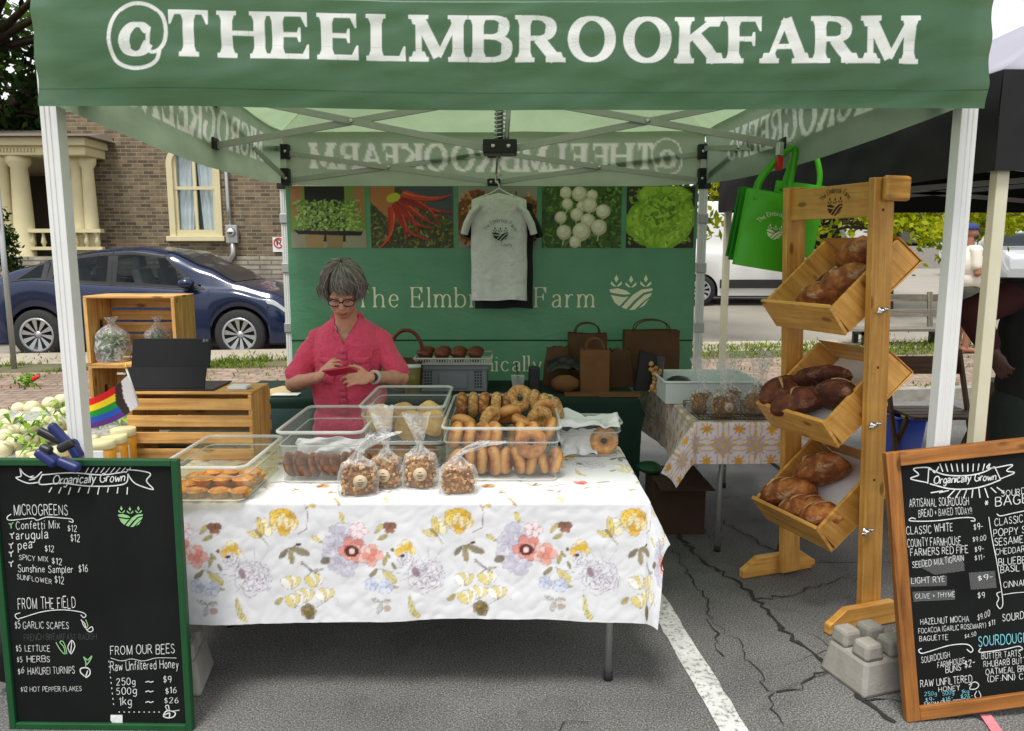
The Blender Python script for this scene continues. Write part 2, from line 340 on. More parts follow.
# ---------------------------------------------------------------- lettering: single-stroke letters given width by direction
_C = "~7,8.2 5.6,9.7 3.8,10 1.7,9.1 .3,6.8 .3,3.2 1.7,.9 3.8,0 5.8,.4 7.2,2"
GL = {
'A': (8, "0,0 4,10|4,10 8,0|1.5,3.4 6.5,3.4"), 'B': (6.6, "0,0 0,10|~0,10 2,10 4.2,9.9 5.7,9.1 6,7.6 5.4,6.1 3.9,5.4 2,5.3 0,5.3|~0,5.3 2,5.3 4.6,5.1 6.3,4.2 6.7,2.6 6.1,.9 4.4,.1 2,0 0,0"),
'C': (7.2, _C), 'D': (7.4, "0,0 0,10|~0,10 2,10 4.4,9.7 6.6,8 7.4,5 6.6,2 4.4,.3 2,0 0,0"), 'E': (6.2, "0,0 0,10|0,10 6,10|0,5.2 4.6,5.2|0,0 6.3,0"),
'F': (6, "0,0 0,10|0,10 6,10|0,5.2 4.6,5.2"), 'G': (7.8, _C + "|7.4,4.4 7.4,.9|4.9,4.4 7.9,4.4"), 'H': (7.6, "0,0 0,10|7.6,0 7.6,10|0,5.2 7.6,5.2"),
'I': (.2, "0,0 0,10"), 'J': (5, "~5,10 5,6 5,3 4.2,.7 2.3,0 .6,.8 0,2.4"), 'K': (7.2, "0,0 0,10|6.8,10 .3,4.4|2.4,6.1 7.3,0"), 'L': (6, "0,0 0,10|0,0 6,0"),
'M': (9.4, "0.4,0 0.4,10|0.4,10 4.7,.6|4.7,.6 9,10|9,10 9,0"), 'N': (7.6, "0,0 0,10|0,10 7.6,0|7.6,0 7.6,10"), 'O': (8.6, "o4.3,5,4.3,5"),
'P': (6, "0,0 0,10|~0,10 2,10 4.4,9.8 6,8.6 6.2,7.2 5.6,5.6 4.2,4.8 2,4.7 0,4.7"), 'Q': (8.6, "o4.3,5,4.3,5|5,3 8.6,-1"),
'R': (7, "0,0 0,10|~0,10 2,10 4.3,9.8 5.8,8.8 6.1,7.4 5.5,5.9 4.2,5.2 2,5.1 0,5.1|3.2,5.1 7.2,0"), 'S': (6, "~5.6,8.3 4.5,9.6 2.9,10 1,9.2 .5,7.6 1.3,6.2 3,5.3 5,4.2 5.9,2.6 5.3,.9 3.2,0 1.2,.5 0,2"),
'T': (7, "3.5,0 3.5,10|0,10 7,10"), 'U': (7, "~0,10 0,6 0,3 1,.8 3.5,0 6,.8 7,3 7,6 7,10"), 'V': (7.4, "0,10 3.7,0|3.7,0 7.4,10"), 'W': (10.4, "0,10 2.6,0|2.6,0 5.2,8|5.2,8 7.8,0|7.8,0 10.4,10"),
'X': (7, "0,0 7,10|0,10 7,0"), 'Y': (7, "0,10 3.5,5|7,10 3.5,5|3.5,5 3.5,0"), 'Z': (6.4, "0,10 6.4,10|6.4,10 0,0|0,0 6.4,0"),
'a': (5, "~.5,5 1.2,6 2.5,6.4 3.9,5.9 4.4,4.6 4.4,2 4.5,.5 5.2,0|~4.4,3.8 2.4,3.4 .7,2.5 .3,1.3 1,.2 2.2,0 3.5,.5 4.4,1.6"), 'b': (5.3, "0,0 0,10|~0,4.6 1.2,6.1 3,6.4 4.8,5.2 5.3,3.2 4.8,1.2 3,0 1.2,.3 0,1.7"),
'c': (4.8, "~4.6,5.2 3,6.4 1.2,5.7 .2,3.2 1.2,.7 3,0 4.8,1.2"), 'd': (5.3, "5.2,0 5.2,10|~5.2,4.6 4,6.1 2.3,6.4 .6,5.2 .1,3.2 .6,1.2 2.3,0 4,.3 5.2,1.7"),
'e': (5, "0.3,3.5 4.9,3.5|~4.9,3.5 4.6,5.3 2.8,6.4 1,5.5 .2,3.2 1,.9 3,0 4.9,1.3"), 'f': (3.8, "~4.2,9.5 3,10 1.9,9 1.6,7 1.6,4 1.6,0|0,6.2 3.5,6.2"),
'g': (5.2, "~5,5 3,6.4 1,5.5 .2,3.4 1,1.2 2.8,.4 5,2|~5,6.2 5,2 5,-1 4.3,-3 2.5,-3.5 .6,-2.6"), 'h': (5, "0,0 0,10|~0,4.2 1.4,6 3,6.4 4.5,5.6 4.9,4 4.9,2 4.9,0"), 'i': (.3, "0,0 0,6.3|0,8.5 0,9.3"),
'j': (1.5, "~1.4,6.3 1.4,-1 1,-3 -.6,-3.2"), 'k': (5, "0,0 0,10|4.6,6.3 .2,2.8|1.6,4 5,0"), 'l': (.3, "0,0 0,10"), 'm': (8.5, "0,0 0,6.3|~0,4.2 1.2,6 2.6,6.4 3.9,5.4 4.2,4 4.2,2 4.2,0|~4.2,4.2 5.4,6 6.8,6.4 8.1,5.4 8.4,4 8.4,2 8.4,0"),
'n': (5, "0,0 0,6.3|~0,4.2 1.4,6 3,6.4 4.5,5.6 4.9,4 4.9,2 4.9,0"), 'o': (5.2, "o2.6,3.2,2.6,3.2"), 'p': (5.3, "0,-3.5 0,6.3|~0,4.6 1.2,6.1 3,6.4 4.8,5.2 5.3,3.2 4.8,1.2 3,0 1.2,.3 0,1.7"),
'q': (5.3, "5.2,-3.5 5.2,6.3|~5.2,4.6 4,6.1 2.3,6.4 .6,5.2 .1,3.2 .6,1.2 2.3,0 4,.3 5.2,1.7"), 'r': (3.4, "0,0 0,6.3|~0,4 1.2,5.8 2.6,6.4 3.5,6"), 's': (4, "~3.9,5.4 2.4,6.4 .8,5.8 .6,4.4 2.2,3.3 3.9,2.3 3.9,.8 2.2,0 .3,1"),
't': (3.6, "~1.4,8.6 1.4,4 1.4,1.2 2.4,0 3.8,.6|0,6.3 3.4,6.3"), 'u': (5, "~0,6.3 0,4 0,2 .8,.3 2.4,0 3.8,.7 4.8,2.2|4.8,6.3 4.8,0"), 'v': (5, "0,6.3 2.5,0|2.5,0 5,6.3"), 'w': (7.6, "0,6.3 1.9,0|1.9,0 3.8,5|3.8,5 5.7,0|5.7,0 7.6,6.3"),
'x': (5, "0,6.3 5,0|0,0 5,6.3"), 'y': (5, "0,6.3 2.6,0|~5,6.3 2.6,0 1.5,-2.8 .2,-3.4"), 'z': (4.6, "0,6.3 4.6,6.3|4.6,6.3 0,0|0,0 4.6,0"),
'0': (5.6, "o2.8,5,2.8,5"), '1': (2.4, "0,8 2,10|2,10 2,0"), '2': (5.4, "~.2,7.8 1.2,9.6 3,10 4.8,9.2 5,7.2 3.6,4.6 0,0|0,0 5.4,0"), '3': (5.2, "~.3,8.8 2,10 4.2,9.4 4.7,7.6 3.8,5.8 2,5.3|~2,5.3 4.4,4.8 5.2,2.8 4.2,.6 2,0 .1,1.2"),
'4': (5.6, "4.2,0 4.2,10|4.2,10 0,3|0,3 5.6,3"), '5': (5.2, "4.8,10 .8,10|.8,10 .5,5.6|~.5,5.6 2.6,6.3 4.7,5.3 5.2,3.2 4.3,.8 2.2,0 .1,1"), '6': (5.4, "~4.6,9.6 2.4,8.4 .6,5.5 .2,2.8 1.2,.5 3,0 4.8,1 5.2,3 4.3,5 2.6,5.6 .8,4.4"),
'7': (5, "0,10 5,10|5,10 1.6,0"), '8': (5.2, "o2.6,7.6,2.1,2.4|o2.6,2.6,2.6,2.6"), '9': (5.2, "~4.9,7 4,5.2 2.2,4.6 .4,6 .2,8 1.4,9.7 3.2,10 4.8,8.6 5,6 4.6,2.8 3.4,0"),
'$': (5, "~4.6,7.7 2.5,8.8 .5,7.6 1,5.8 2.5,5 4.4,4 4.6,2.2 2.5,1 .2,2.2|2.5,-.6 2.5,10.4"), '.': (.6, "0.2,0 .4,.7"), ',': (.8, "0.5,.7 0,-1.4"), '-': (4, "0,4.6 4,4.8"), '~': (6, "~0,4 1.5,5.2 3,4.6 4.5,4 6,5.2"), '+': (5, "0,4.5 5,4.5|2.5,2 2.5,7"),
'!': (.6, "0.2,10 .2,3|.2,.8 .2,0"), "'": (.8, "0.6,10 .2,7.8"), '*': (4.4, "0,5.2 4.4,5.4|1,2.8 3.4,7.8|3.4,2.8 1,7.8"), '(': (2, "~2,11 .4,8 0,5 .4,2 2,-1"), ')': (2, "~0,11 1.6,8 2,5 1.6,2 0,-1"), ':': (.6, "0.2,1 .2,1.8|.2,4.6 .2,5.4"), '&': (7, "~7,0 2,6 1,8.5 2.6,10 4.2,8.6 3,6.4 .5,3.4 .6,1 2.6,0 5,1.2 6.6,4.4"),
'@': (7.0, "~9.2,.9 8.4,-1.5 5.8,-3 2,-3.3 -1.6,-1.8 -3,2 -2.8,6 -1,9.8 2.6,11.8 6.6,11.6 9.8,9.4 10.8,6 10.4,3 9,1 7.2,.4 6.3,1.6 6.4,4 6.7,6.4|~6.5,2.5 5,.5 3,0 1.2,.8 .6,2.8 1.2,5 2.8,6.6 4.8,6.7 6.4,5.4"),
}
def catmull(P, n=7):
    Q = []
    for i in range(len(P) - 1):
        p0 = P[i - 1] if i else (2 * P[0][0] - P[1][0], 2 * P[0][1] - P[1][1]); p1, p2 = P[i], P[i + 1]
        p3 = P[i + 2] if i + 2 < len(P) else (2 * P[-1][0] - P[-2][0], 2 * P[-1][1] - P[-2][1])
        for k in range(n):
            t = k / n
            Q.append(tuple(.5 * (2 * p1[a] + (p2[a] - p0[a]) * t + (2 * p0[a] - 5 * p1[a] + 4 * p2[a] - p3[a]) * t * t + (3 * p1[a] - p0[a] - 3 * p2[a] + p3[a]) * t ** 3) for a in (0, 1)))
    return Q + [tuple(P[-1])]
def strokes(ch):
    out = []
    for st in GL[ch][1].split('|'):
        if st[0] == 'o':
            cx, cy, rx, ry = map(float, st[1:].split(',')); out.append(('o', [(cx + rx * math.cos(a), cy + ry * math.sin(a)) for a in np.linspace(0, 2 * PI, 37)])); continue
        sm = st[0] == '~'; P = [tuple(map(float, p.split(','))) for p in st.lstrip('~').split()]
        out.append(('c' if sm else 'l', catmull(P) if sm else P))
    return out
def ribbon(P, wf, closed=False):
    """polyline -> list of quads; wf(dx,dy) gives width from direction"""
    n = len(P); L = []; Rr = []
    for i in range(n):
        a = P[i - 1] if i else (P[-2] if closed else P[0]); b = P[i + 1] if i < n - 1 else (P[1] if closed else P[-1])
        dx, dy = b[0] - a[0], b[1] - a[1]; l = math.hypot(dx, dy) or 1; dx /= l; dy /= l; h = wf(dx, dy) / 2
        L.append((P[i][0] - dy * h, P[i][1] + dx * h)); Rr.append((P[i][0] + dy * h, P[i][1] - dx * h))
    return [(L[i], L[i + 1], Rr[i + 1], Rr[i]) for i in range(n - 1)]
def text_quads(txt, style='hand', thick=.9, thin=None, gap=2.2, wx=1.0, jit=0.0, slant=0.0, space=5):
    """returns (list of (quad, layer)), total width; units: cap height = 10"""
    out = []; x = 0.0; prv = ''; rnd = random.Random(sum(map(ord, txt))); lay = 0; thin = thin or thick
    def wf(dx, dy): return thin + (thick - thin) * abs(dy) ** 1.4
    for ch in txt:
        if ch == ' ': x += space * wx; continue
        if ch not in GL: continue
        w, _ = GL[ch]; x -= 2.6 * wx if style == 'serif' and ch == 'A' and prv == 'F' else (1.6 if style == 'serif' and ch == 'M' and prv == 'L' else 0); prv = ch; jy = rnd.uniform(-jit, jit); js = 1 + rnd.uniform(-jit, jit) * .12; ja = rnd.uniform(-jit, jit) * .02
        def tr(p): X = p[0] * wx * js; Y = p[1] * js; return (x + X + slant * Y - Y * ja, Y + jy + X * ja)
        for kind, P in strokes(ch):
            lay += 1; f = wf
            if style == 'serif' and kind == 'l':
                (ax, ay), (bx, by) = P[0], P[-1]
                if abs(bx - ax) > .8 and abs(by - ay) > 3:
                    up = (bx - ax) * (by - ay) > 0
                    tt = thin * 1.15 if (up and ch in 'AKMNVWXvwxyk') else thick
                    f = lambda dx, dy, tt=tt: tt
                elif ch in 'MN' and abs(bx - ax) < .1: f = (lambda dx, dy: thin * 1.25) if (ch == 'N' or ax < 2) else wf
            if kind == 'l' and len(P) == 2:
                k = max(1, int(math.dist(P[0], P[1]) / 2.5)); P = [(P[0][0] + (P[1][0] - P[0][0]) * i / k, P[0][1] + (P[1][1] - P[0][1]) * i / k) for i in range(k + 1)]
            if ch == '@' and style == 'serif' and len(P) > 80: f = lambda dx, dy: thin * .72 + .12 * abs(dy)
            if ch == '@' and style == 'serif' and len(P) > 80: out += [([tr(q) for q in qd], lay) for qd in ribbon(P, f)]; continue
            out += [([tr(q) for q in qd], lay) for qd in ribbon(P, f, kind == 'o')]
            if style == 'serif' and ch not in '@':
                for e, d in ((P[0], P[1]), (P[-1], P[-2])):
                    dx, dy = d[0] - e[0], d[1] - e[1]; l = math.hypot(dx, dy) or 1
                    yy = round(e[1], 1)
                    if kind != 'o' and yy in (0, 10, 6.3, -3.5) and abs(dy / l) > .55 and not (ch == 'A' and yy == 10) and not (ch in 'SCGsceatuyg') and not (ch == 'N' and yy == 0 and e[0] > 4):
                        hw = thick / 2 + thin * .5 + .45; sy = 1 if yy <= 0 else -1; st = thin * .95
                        lft = hw * (1 if not (yy in (6.3, 10) and ch.islower()) else 1); rgt = hw if not (yy in (6.3, 10) and ch.islower() and ch not in 'vwxyk') else thick / 2
                        lay += 1; e0 = e[0]
                        out.append(([tr(q) for q in ((e0 - lft, yy - sy * thin / 2), (e0 + rgt, yy - sy * thin / 2), (e0 + rgt, yy + sy * (st - thin / 2)), (e0 - lft, yy + sy * (st - thin / 2)))], lay))
                        lay += 1; g = thick * .5
                        out.append(([tr(q) for q in ((e0 - g - (.5 if lft > g else 0), yy + sy * st * .4), (e0 + g + (.5 if rgt > g else 0), yy + sy * st * .4), (e0 + g, yy + sy * (st + .7)), (e0 - g, yy + sy * (st + .7)))], lay))
                    if kind == 'l' and ch in 'EFLTZ' and abs(dx / l) > .9 and (e[0] > 3 or (ch == 'T' and e[0] < .5)):
                        lay += 1; sx = -1 if e[0] > 3 else 1; t = thin * .5
                        if yy in (0, 10):
                            sy = 1 if yy == 0 else -1
                            out.append(([tr(q) for q in ((e[0], yy - sy * t), (e[0], yy + sy * 2.9), (e[0] + sx * .45, yy + sy * 2.9), (e[0] + sx * 1.9, yy - sy * t + sy * .5))], lay))
                        elif ch in 'EF':
                            out.append(([tr(q) for q in ((e[0], yy - 1.7), (e[0], yy + 1.7), (e[0] - .5, yy + 1.7), (e[0] - 1.1, yy), (e[0] - .5, yy - 1.7))], lay))
        x += w * wx + gap
    return out, x - gap
def put_text(mb, quads, f, mi=0, dl=.00012):
    """map 2-D quads through f(x,y,lift)->3-D"""
    for q, lay in quads: mb.add([f(p[0], p[1], lay % 12 * dl) for p in q], [tuple(range(len(q)))], mi)
def line_quads(P, w, closed=False): return [(q, 0) for q in ribbon(P, lambda a, b: w, closed)]
# ---------------------------------------------------------------- materials
WHITEP = mat('white_paint', (.72, .72, .7), .45, 0, .05, 5, .05)
GREYM = mat('grey_metal', (.42, .43, .42), .38, .6, .06)
TRUSS = mat('truss_metal', (.46, .46, .44), .4, .35, .06)
BLACKP = mat('black_plastic', (.016, .016, .017), .42, 0, .2)
BLACKM = mat('black_rubber', (.02, .02, .021), .8, 0, .3, 20)
CHROME = mat('bright_metal', (.7, .7, .7), .22, 1, .03)
PINE = wood('pine_boards', S(168, 106, 44), S(207, 145, 70), .45)
RACKW = wood('varnished_pine', S(196, 136, 58), S(236, 182, 98), .38)
CRATEW = wood('crate_wood', S(176, 122, 62), S(232, 184, 112), .6)
FRAMEW = wood('stained_frame_wood', S(112, 66, 26), S(178, 118, 58), .45)
GREYW = wood('weathered_wood', S(92, 88, 78), S(140, 134, 120), .8, False)
BROWNW = wood('brown_wood', S(74, 52, 34), S(112, 82, 54), .5, False)
CREAM = mat('cream_paint', S(206, 196, 156), .6, 0, .06, 4)
GREENP = mat('green_frame_paint', S(18, 72, 36), .5, 0, .15, 12, .1)
CONC = mat('concrete', S(150, 146, 138), .9, 0, .18, 14, .5, 90)
def asphalt():
    q = NT('asphalt'); v = q.coord()
    big = q.noise(v, .9, 5, .6); fine = q.noise(v, 150, 3, .75); mid = q.noise(v, 28, 5, .65)
    c = q.ramp(fine, (.36, (.03, .029, .028)), (.5, (.105, .103, .099)), (.62, (.3, .295, .285)))
    c = q.mix(q.ramp(mid, (.35, (0, 0, 0)), (.7, (.6, .6, .6))), c, (.135, .132, .127))
    c = q.mix(1, c, q.ramp(big, (.32, (.68,) * 3), (.68, (1.32,) * 3)), 'MULTIPLY')
    vo = q.new('TexVoronoi', feature='DISTANCE_TO_EDGE'); vo.inputs['Scale'].default_value = 1.05
    d = q.mix(.12, v, q.new('TexNoise').outputs['Color']); nn = d.node.inputs[7].links[0].from_node; nn.inputs['Scale'].default_value = 3.5; nn.inputs['Detail'].default_value = 5; q.ln(v, nn.inputs['Vector']); q.ln(d, vo.inputs['Vector'])
    cr = q.ramp(vo.outputs['Distance'], (0, (1, 1, 1)), (.0045, (0, 0, 0)))
    where = q.ramp(q.noise(v, .8, 2), (.5, (0, 0, 0)), (.58, (1, 1, 1)))
    crk = q.mix(1, cr, where, 'MULTIPLY')
    c = q.mix(q.ramp(q.noise(v, 3.2, 6, .7, .8), (.56, (0, 0, 0)), (.74, (.5,) * 3)), c, (.05, .048, .045))
    c = q.mix(q.ramp(q.noise(v, 55, 2, .5), (.7, (0, 0, 0)), (.74, (.6,) * 3)), c, (.3, .29, .27))
    c = q.mix(crk, c, (.012, .012, .012)); q.ln(c, q.b.inputs['Base Color']); q.b.inputs['Roughness'].default_value = .92; q.b.inputs['Specular IOR Level'].default_value = .2
    hgt = q.mix(crk, fine, 0.0); q.bump(hgt, .55, .004); return q.m
ASPH = asphalt()
def brickmat(name, w_, h_, c1, c2, mort, msz, flat=False, var=.3):
    q = NT(name); v = q.coord(); sp = q.new('SeparateXYZ'); q.ln(v, sp.inputs[0]); cb = q.new('CombineXYZ')
    if flat: q.ln(sp.outputs[0], cb.inputs[0]); q.ln(sp.outputs[1], cb.inputs[1])
    else:
        ad = q.new('Math', operation='ADD'); q.ln(sp.outputs[0], ad.inputs[0]); q.ln(sp.outputs[1], ad.inputs[1]); q.ln(ad.outputs[0], cb.inputs[0]); q.ln(sp.outputs[2], cb.inputs[1])
    b = q.new('TexBrick'); q.ln(cb.outputs[0], b.inputs['Vector']); b.inputs['Scale'].default_value = 1
    b.inputs['Brick Width'].default_value = w_; b.inputs['Row Height'].default_value = h_; b.inputs['Mortar Size'].default_value = msz; b.inputs['Mortar Smooth'].default_value = .3
    b.inputs['Color1'].default_value = (*c1, 1); b.inputs['Color2'].default_value = (*c2, 1); b.inputs['Mortar'].default_value = (*mort, 1); b.inputs['Bias'].default_value = -.1
    n = q.noise(v, 6, 5); n2 = q.noise(v, .7, 3)
    c = q.mix(1, b.outputs['Color'], q.ramp(n, (.25, (1 - var,) * 3), (.75, (1 + var,) * 3)), 'MULTIPLY')
    c = q.mix(1, c, q.ramp(n2, (.3, (.85,) * 3), (.7, (1.12,) * 3)), 'MULTIPLY')
    q.ln(c, q.b.inputs['Base Color']); q.b.inputs['Roughness'].default_value = .9
    inv = q.mix(b.outputs['Fac'], 1.0, 0.0); q.bump(inv, .5, .012); return q.m
BRICK = brickmat('buff_brick', .2, .068, S(126, 108, 82), S(72, 61, 46), S(132, 124, 106), .009)
STONE = brickmat('rubble_stone', .45, .09, S(160, 152, 136), S(128, 120, 106), S(110, 103, 92), .016)
PAVER = brickmat('brick_pavers', .21, .105, S(150, 130, 114), S(124, 104, 90), S(104, 94, 82), .01, True)
SLAB = mat('sidewalk_concrete', S(164, 154, 138), .9, 0, .14, 2.5, .3, 60)
STREET = mat('street_surface', S(142, 136, 127), .9, 0, .1, 1.2, .3, 120)
KERB = mat('old_kerb', S(140, 136, 126), .92, 0, .3, 9, .6, 40)
EARTH = mat('earth', S(96, 92, 66), .95, 0, .25, 3)
def leafmat(name, a, b, t=.35):
    q = NT(name); q.n.remove(q.b); at_ = q.new('Attribute', attribute_name='Col')
    d = q.new('BsdfDiffuse'); tr = q.new('BsdfTranslucent'); q.ln(at_.outputs['Color'], d.inputs[0])
    q.ln(q.mix(1, at_.outputs['Color'], tuple(min(1, x) for x in b), 'MULTIPLY'), tr.inputs[0])
    m = q.new('MixShader'); m.inputs[0].default_value = t; q.ln(d.outputs[0], m.inputs[1]); q.ln(tr.outputs[0], m.inputs[2]); q.ln(m.outputs[0], q.out.inputs[0]); return q.m
LEAF = leafmat('leaves', 0, (1, 1, .8), .45)
LEAFD = leafmat('dark_leaves', 0, (1, 1, .7), .25)
BARK = mat('bark', S(72, 60, 46), .95, 0, .35, 9, .8, 30)
# ---------------------------------------------------------------- terrain
def YK(X): return 7.75 + .14 * max(-9, min(9, X))
def tz(X, Y):
    o = Y - YK(X)
    if o <= 0: return 0.0
    if o < 3.66: return .12 + .13 * o / 3.6
    if Y < 13: return .1
    return .1 + min(.048 * (Y - 13), 1.02)
def strip(name, o0, o1, lift, m, x0=-40, x1=40, nx=60, ny=6):
    mb = MB()
    def f(u, v):
        X = x0 + (x1 - x0) * u; Y = YK(X) + o0 + (o1 - o0) * v; return Vector((X, Y, tz(X, Y) + lift))
    mb.grid(f, nx, ny); return struct(name, mb, m, origin=(0, 0, 0))
mb = MB()
GY = [-300, -20, 5, 8, 10, 12, 14, 20, 32, 40, 80, 200, 500, 900]
mb.grid(lambda u, v: Vector(((u - .5) * 1200, GY[round(v * 13)], tz((u - .5) * 1200, GY[round(v * 13)]) - .2)), 60, 13)
struct('ground', mb, EARTH, origin=(0, 0, 0))
mb = MB(); mb.grid(lambda u, v: Vector((-40 + 80 * u, -12 + (YK(-40 + 80 * u) + 12.02) * v, 0)), 60, 8); struct('parking_lot', mb, ASPH, origin=(0, 0, 0))
mb = MB()
def kf(X, o, z): return Vector((X, YK(X) + o, z))
for i in range(40):
    a, b = -40 + 2 * i + .006, -38 + 2 * i - .006
    for q in ([kf(a, 0, -.02), kf(b, 0, -.02), kf(b, .015, .125), kf(a, .015, .125)], [kf(a, .015, .125), kf(b, .015, .125), kf(b, .2, .128), kf(a, .2, .128)]): mb.poly(q)
struct('kerb', mb, KERB, origin=(0, 0, 0))
strip('brick_pavement', .18, 2.2, .001, PAVER); strip('verge_soil', 2.2, 2.75, .004, EARTH); strip('sidewalk', 2.75, 3.65, .006, SLAB)
mb = MB()
mb.grid(lambda u, v: Vector((-60 + 120 * u, YK(-60 + 120 * u) + 3.62 + v * 19, tz(-60 + 120 * u, YK(-60 + 120 * u) + 3.62 + v * 19) + .002)), 60, 40); struct('street', mb, STREET, origin=(0, 0, 0))
# painted parking line, cracks, pink mark
def wornpaint():
    q = NT('line_paint'); v = q.coord(); n = q.noise(v, 45, 6, .75); b = q.noise(v, 6, 4)
    f = q.mix(.35, q.ramp(n, (.38, (0, 0, 0)), (.5, (1, 1, 1))), b, 'OVERLAY'); q.ln(q.mix(f, (.16, .155, .15), q.ramp(b, (.3, (.42, .42, .4)), (.7, (.64, .64, .62)))), q.b.inputs['Base Color'])
    q.b.inputs['Roughness'].default_value = .85; q.bump(n, .4, .003); return q.m
PAINT = wornpaint(); CRK = mat('crack_filler', (.024, .023, .022), .9, 0, .4, 40)
mb = MB(); P0, P1 = Vector((.62, 4.2)), Vector((.83, 1.6)); rl = random.Random(3); n = 46
L = []; 
for i in range(n + 1):
    t = i / n; c = P0.lerp(P1, t); L.append((c.x - .05 + rl.uniform(-.004, .004), c.x + .05 + rl.uniform(-.004, .004), c.y))
for i in range(n): mb.poly([(L[i + 1][0], L[i + 1][2], .004), (L[i + 1][1], L[i + 1][2], .004), (L[i][1], L[i][2], .004), (L[i][0], L[i][2], .004)])
struct('painted_line', mb, PAINT, origin=(0, 0, 0))
def crack(px, w0, seed, lift=.0055, branches=0):
    rr = random.Random(seed); P = [gp(*p) for p in px]; Q = []
    for a, b in zip(P[:-1], P[1:]):
        k = max(2, int((b - a).length / .035))
        for i in range(k):
            c = a.lerp(b, i / k); Q.append((c.x + rr.uniform(-.02, .02), c.y + rr.uniform(-.02, .02)))
    m = MB(); pr_ = None
    for q_, i in zip(Q, range(len(Q))):
        nx = Q[min(i + 1, len(Q) - 1)]; pv = Q[max(i - 1, 0)]; d = Vector((nx[0] - pv[0], nx[1] - pv[1])).normalized(); hw = w0 * .62 * rr.uniform(.2, .85) / 2
        e = ((q_[0] - d.y * hw, q_[1] + d.x * hw, lift), (q_[0] + d.y * hw, q_[1] - d.x * hw, lift))
        if pr_: m.poly([pr_[0], pr_[1], e[1], e[0]])
        pr_ = e
    struct('asphalt_crack', m, CRK, origin=(0, 0, 0))
crack([(664, 523), (690, 548), (712, 568), (735, 582), (757, 600), (792, 640), (830, 668), (870, 705), (905, 731)], .06, 1)
crack([(722, 522), (745, 535), (775, 552), (800, 568), (820, 575)], .022, 2); crack([(757, 600), (790, 596), (820, 585), (850, 578)], .02, 3)
crack([(672, 548), (690, 580), (705, 600), (712, 625), (720, 660)], .018, 4, .0065); crack([(712, 625), (735, 640), (770, 690), (780, 731)], .014, 5)
crack([(830, 668), (800, 690), (770, 695)], .02, 6); crack([(680, 500), (712, 540), (722, 522)], .018, 7); crack([(870, 705), (890, 698), (940, 715), (1000, 722)], .02, 8)
crack([(560, 731), (575, 722), (592, 719)], .012, 9); crack([(900, 640), (880, 650), (850, 690)], .015, 10)
mb = MB(); c0, c1 = gp(985, 716), gp(998, 735); d = Vector((.02, 0, 0)); mb.poly([c0 - d + Vector((0, 0, .0075)), c0 + d + Vector((0, 0, .0075)), c1 + d + Vector((0, 0, .0075)), c1 - d + Vector((0, 0, .0075))])
struct('pink_chalk_mark', mb, mat('pink_chalk', S(205, 120, 130), .9, 0, .3, 60), origin=(0, 0, 0))
# grass blades along the verge and in the paving joints
def blades(mb, x, y, z, h, rr, cols):
    a = rr.uniform(0, 2 * PI); w_ = rr.uniform(.005, .011); lx, ly = math.cos(a), math.sin(a); b = rr.uniform(.3, 1.6) * h
    c = cols[rr.randrange(len(cols))]; k = rr.uniform(.7, 1.25); c = tuple(v * k for v in c); a2 = a + PI / 2 + rr.uniform(-.5, .5)
    dx, dy = math.cos(a2) * b, math.sin(a2) * b
    mb.hascol = True
    mb.add([(x - lx * w_, y - ly * w_, z), (x + lx * w_, y + ly * w_, z), (x + dx * .5 + lx * w_ * .7, y + dy * .5 + ly * w_ * .7, z + h * .65), (x + dx * .5 - lx * w_ * .7, y + dy * .5 - ly * w_ * .7, z + h * .65), (x + dx, y + dy, z + h)], [(0, 1, 2, 3), (3, 2, 4)], 0, False, None, [c] * 5)
GC = [S(96, 122, 40), S(116, 138, 48), S(140, 150, 70), S(78, 104, 36)]
rr = random.Random(5); mb = MB()
for i in range(15000):
    X = rr.uniform(-8, 9); o = rr.uniform(2.2, 2.8) if rr.random() < .8 else rr.gauss(2.5, .5)
    if nz((X * .7, o, 3)) < -.28: continue
    if X > 1.5: o = 2.2 + (o - 2.2) * 1.9
    Y = YK(X) + o; blades(mb, X, Y, tz(X, Y), rr.uniform(.015, .06) * (1 + max(0, nz((X * 1.3, o * 2, 9)) * 1.6)), rr, GC)
for i in range(2600):
    X = rr.uniform(-7, 8); o = rr.choice([.2, .22, .25, 1.2, 1.25, 3.6, 1.9]) + rr.gauss(0, .05)
    if nz((X * .8, o, 7)) < .05: continue
    Y = YK(X) + o; blades(mb, X, Y, tz(X, Y), rr.uniform(.015, .05), rr, GC)
g = mb.build('grass', LEAF, origin=(0, 0, 0)); tag(g, 'short weedy grass along the verge behind the stall', 'grass', kind='stuff')
# ---------------------------------------------------------------- trees and shrubs
def leaf_mb(mb, pts, size, cols, rr, mi=0, droop=.3):
    mb.hascol = True
    for p in pts:
        s_ = size * rr.uniform(.6, 1.3); n_ = Vector((rr.gauss(0, 1), rr.gauss(0, 1), rr.gauss(.4, 1))).normalized(); u = n_.orthogonal().normalized()
        u = (Matrix.Rotation(rr.uniform(0, 6.3), 3, n_) @ u); v_ = n_.cross(u); c = cols[rr.randrange(len(cols))]; k = rr.uniform(.75, 1.25); c = tuple(x * k for x in c)
        mb.add([p - u * s_, p + v_ * s_ * .5, p + u * s_, p - v_ * s_ * .5], [(0, 1, 2, 3)], mi, False, None, [c] * 4)
def clump_pts(c, r, n, rr):
    out = []
    for i in range(n):
        d = Vector((rr.gauss(0, 1), rr.gauss(0, 1), rr.gauss(0, 1))).normalized() * (rr.random() ** .4); out.append(Vector(c) + Vector((d.x * r[0], d.y * r[1], d.z * r[2])))
    return out
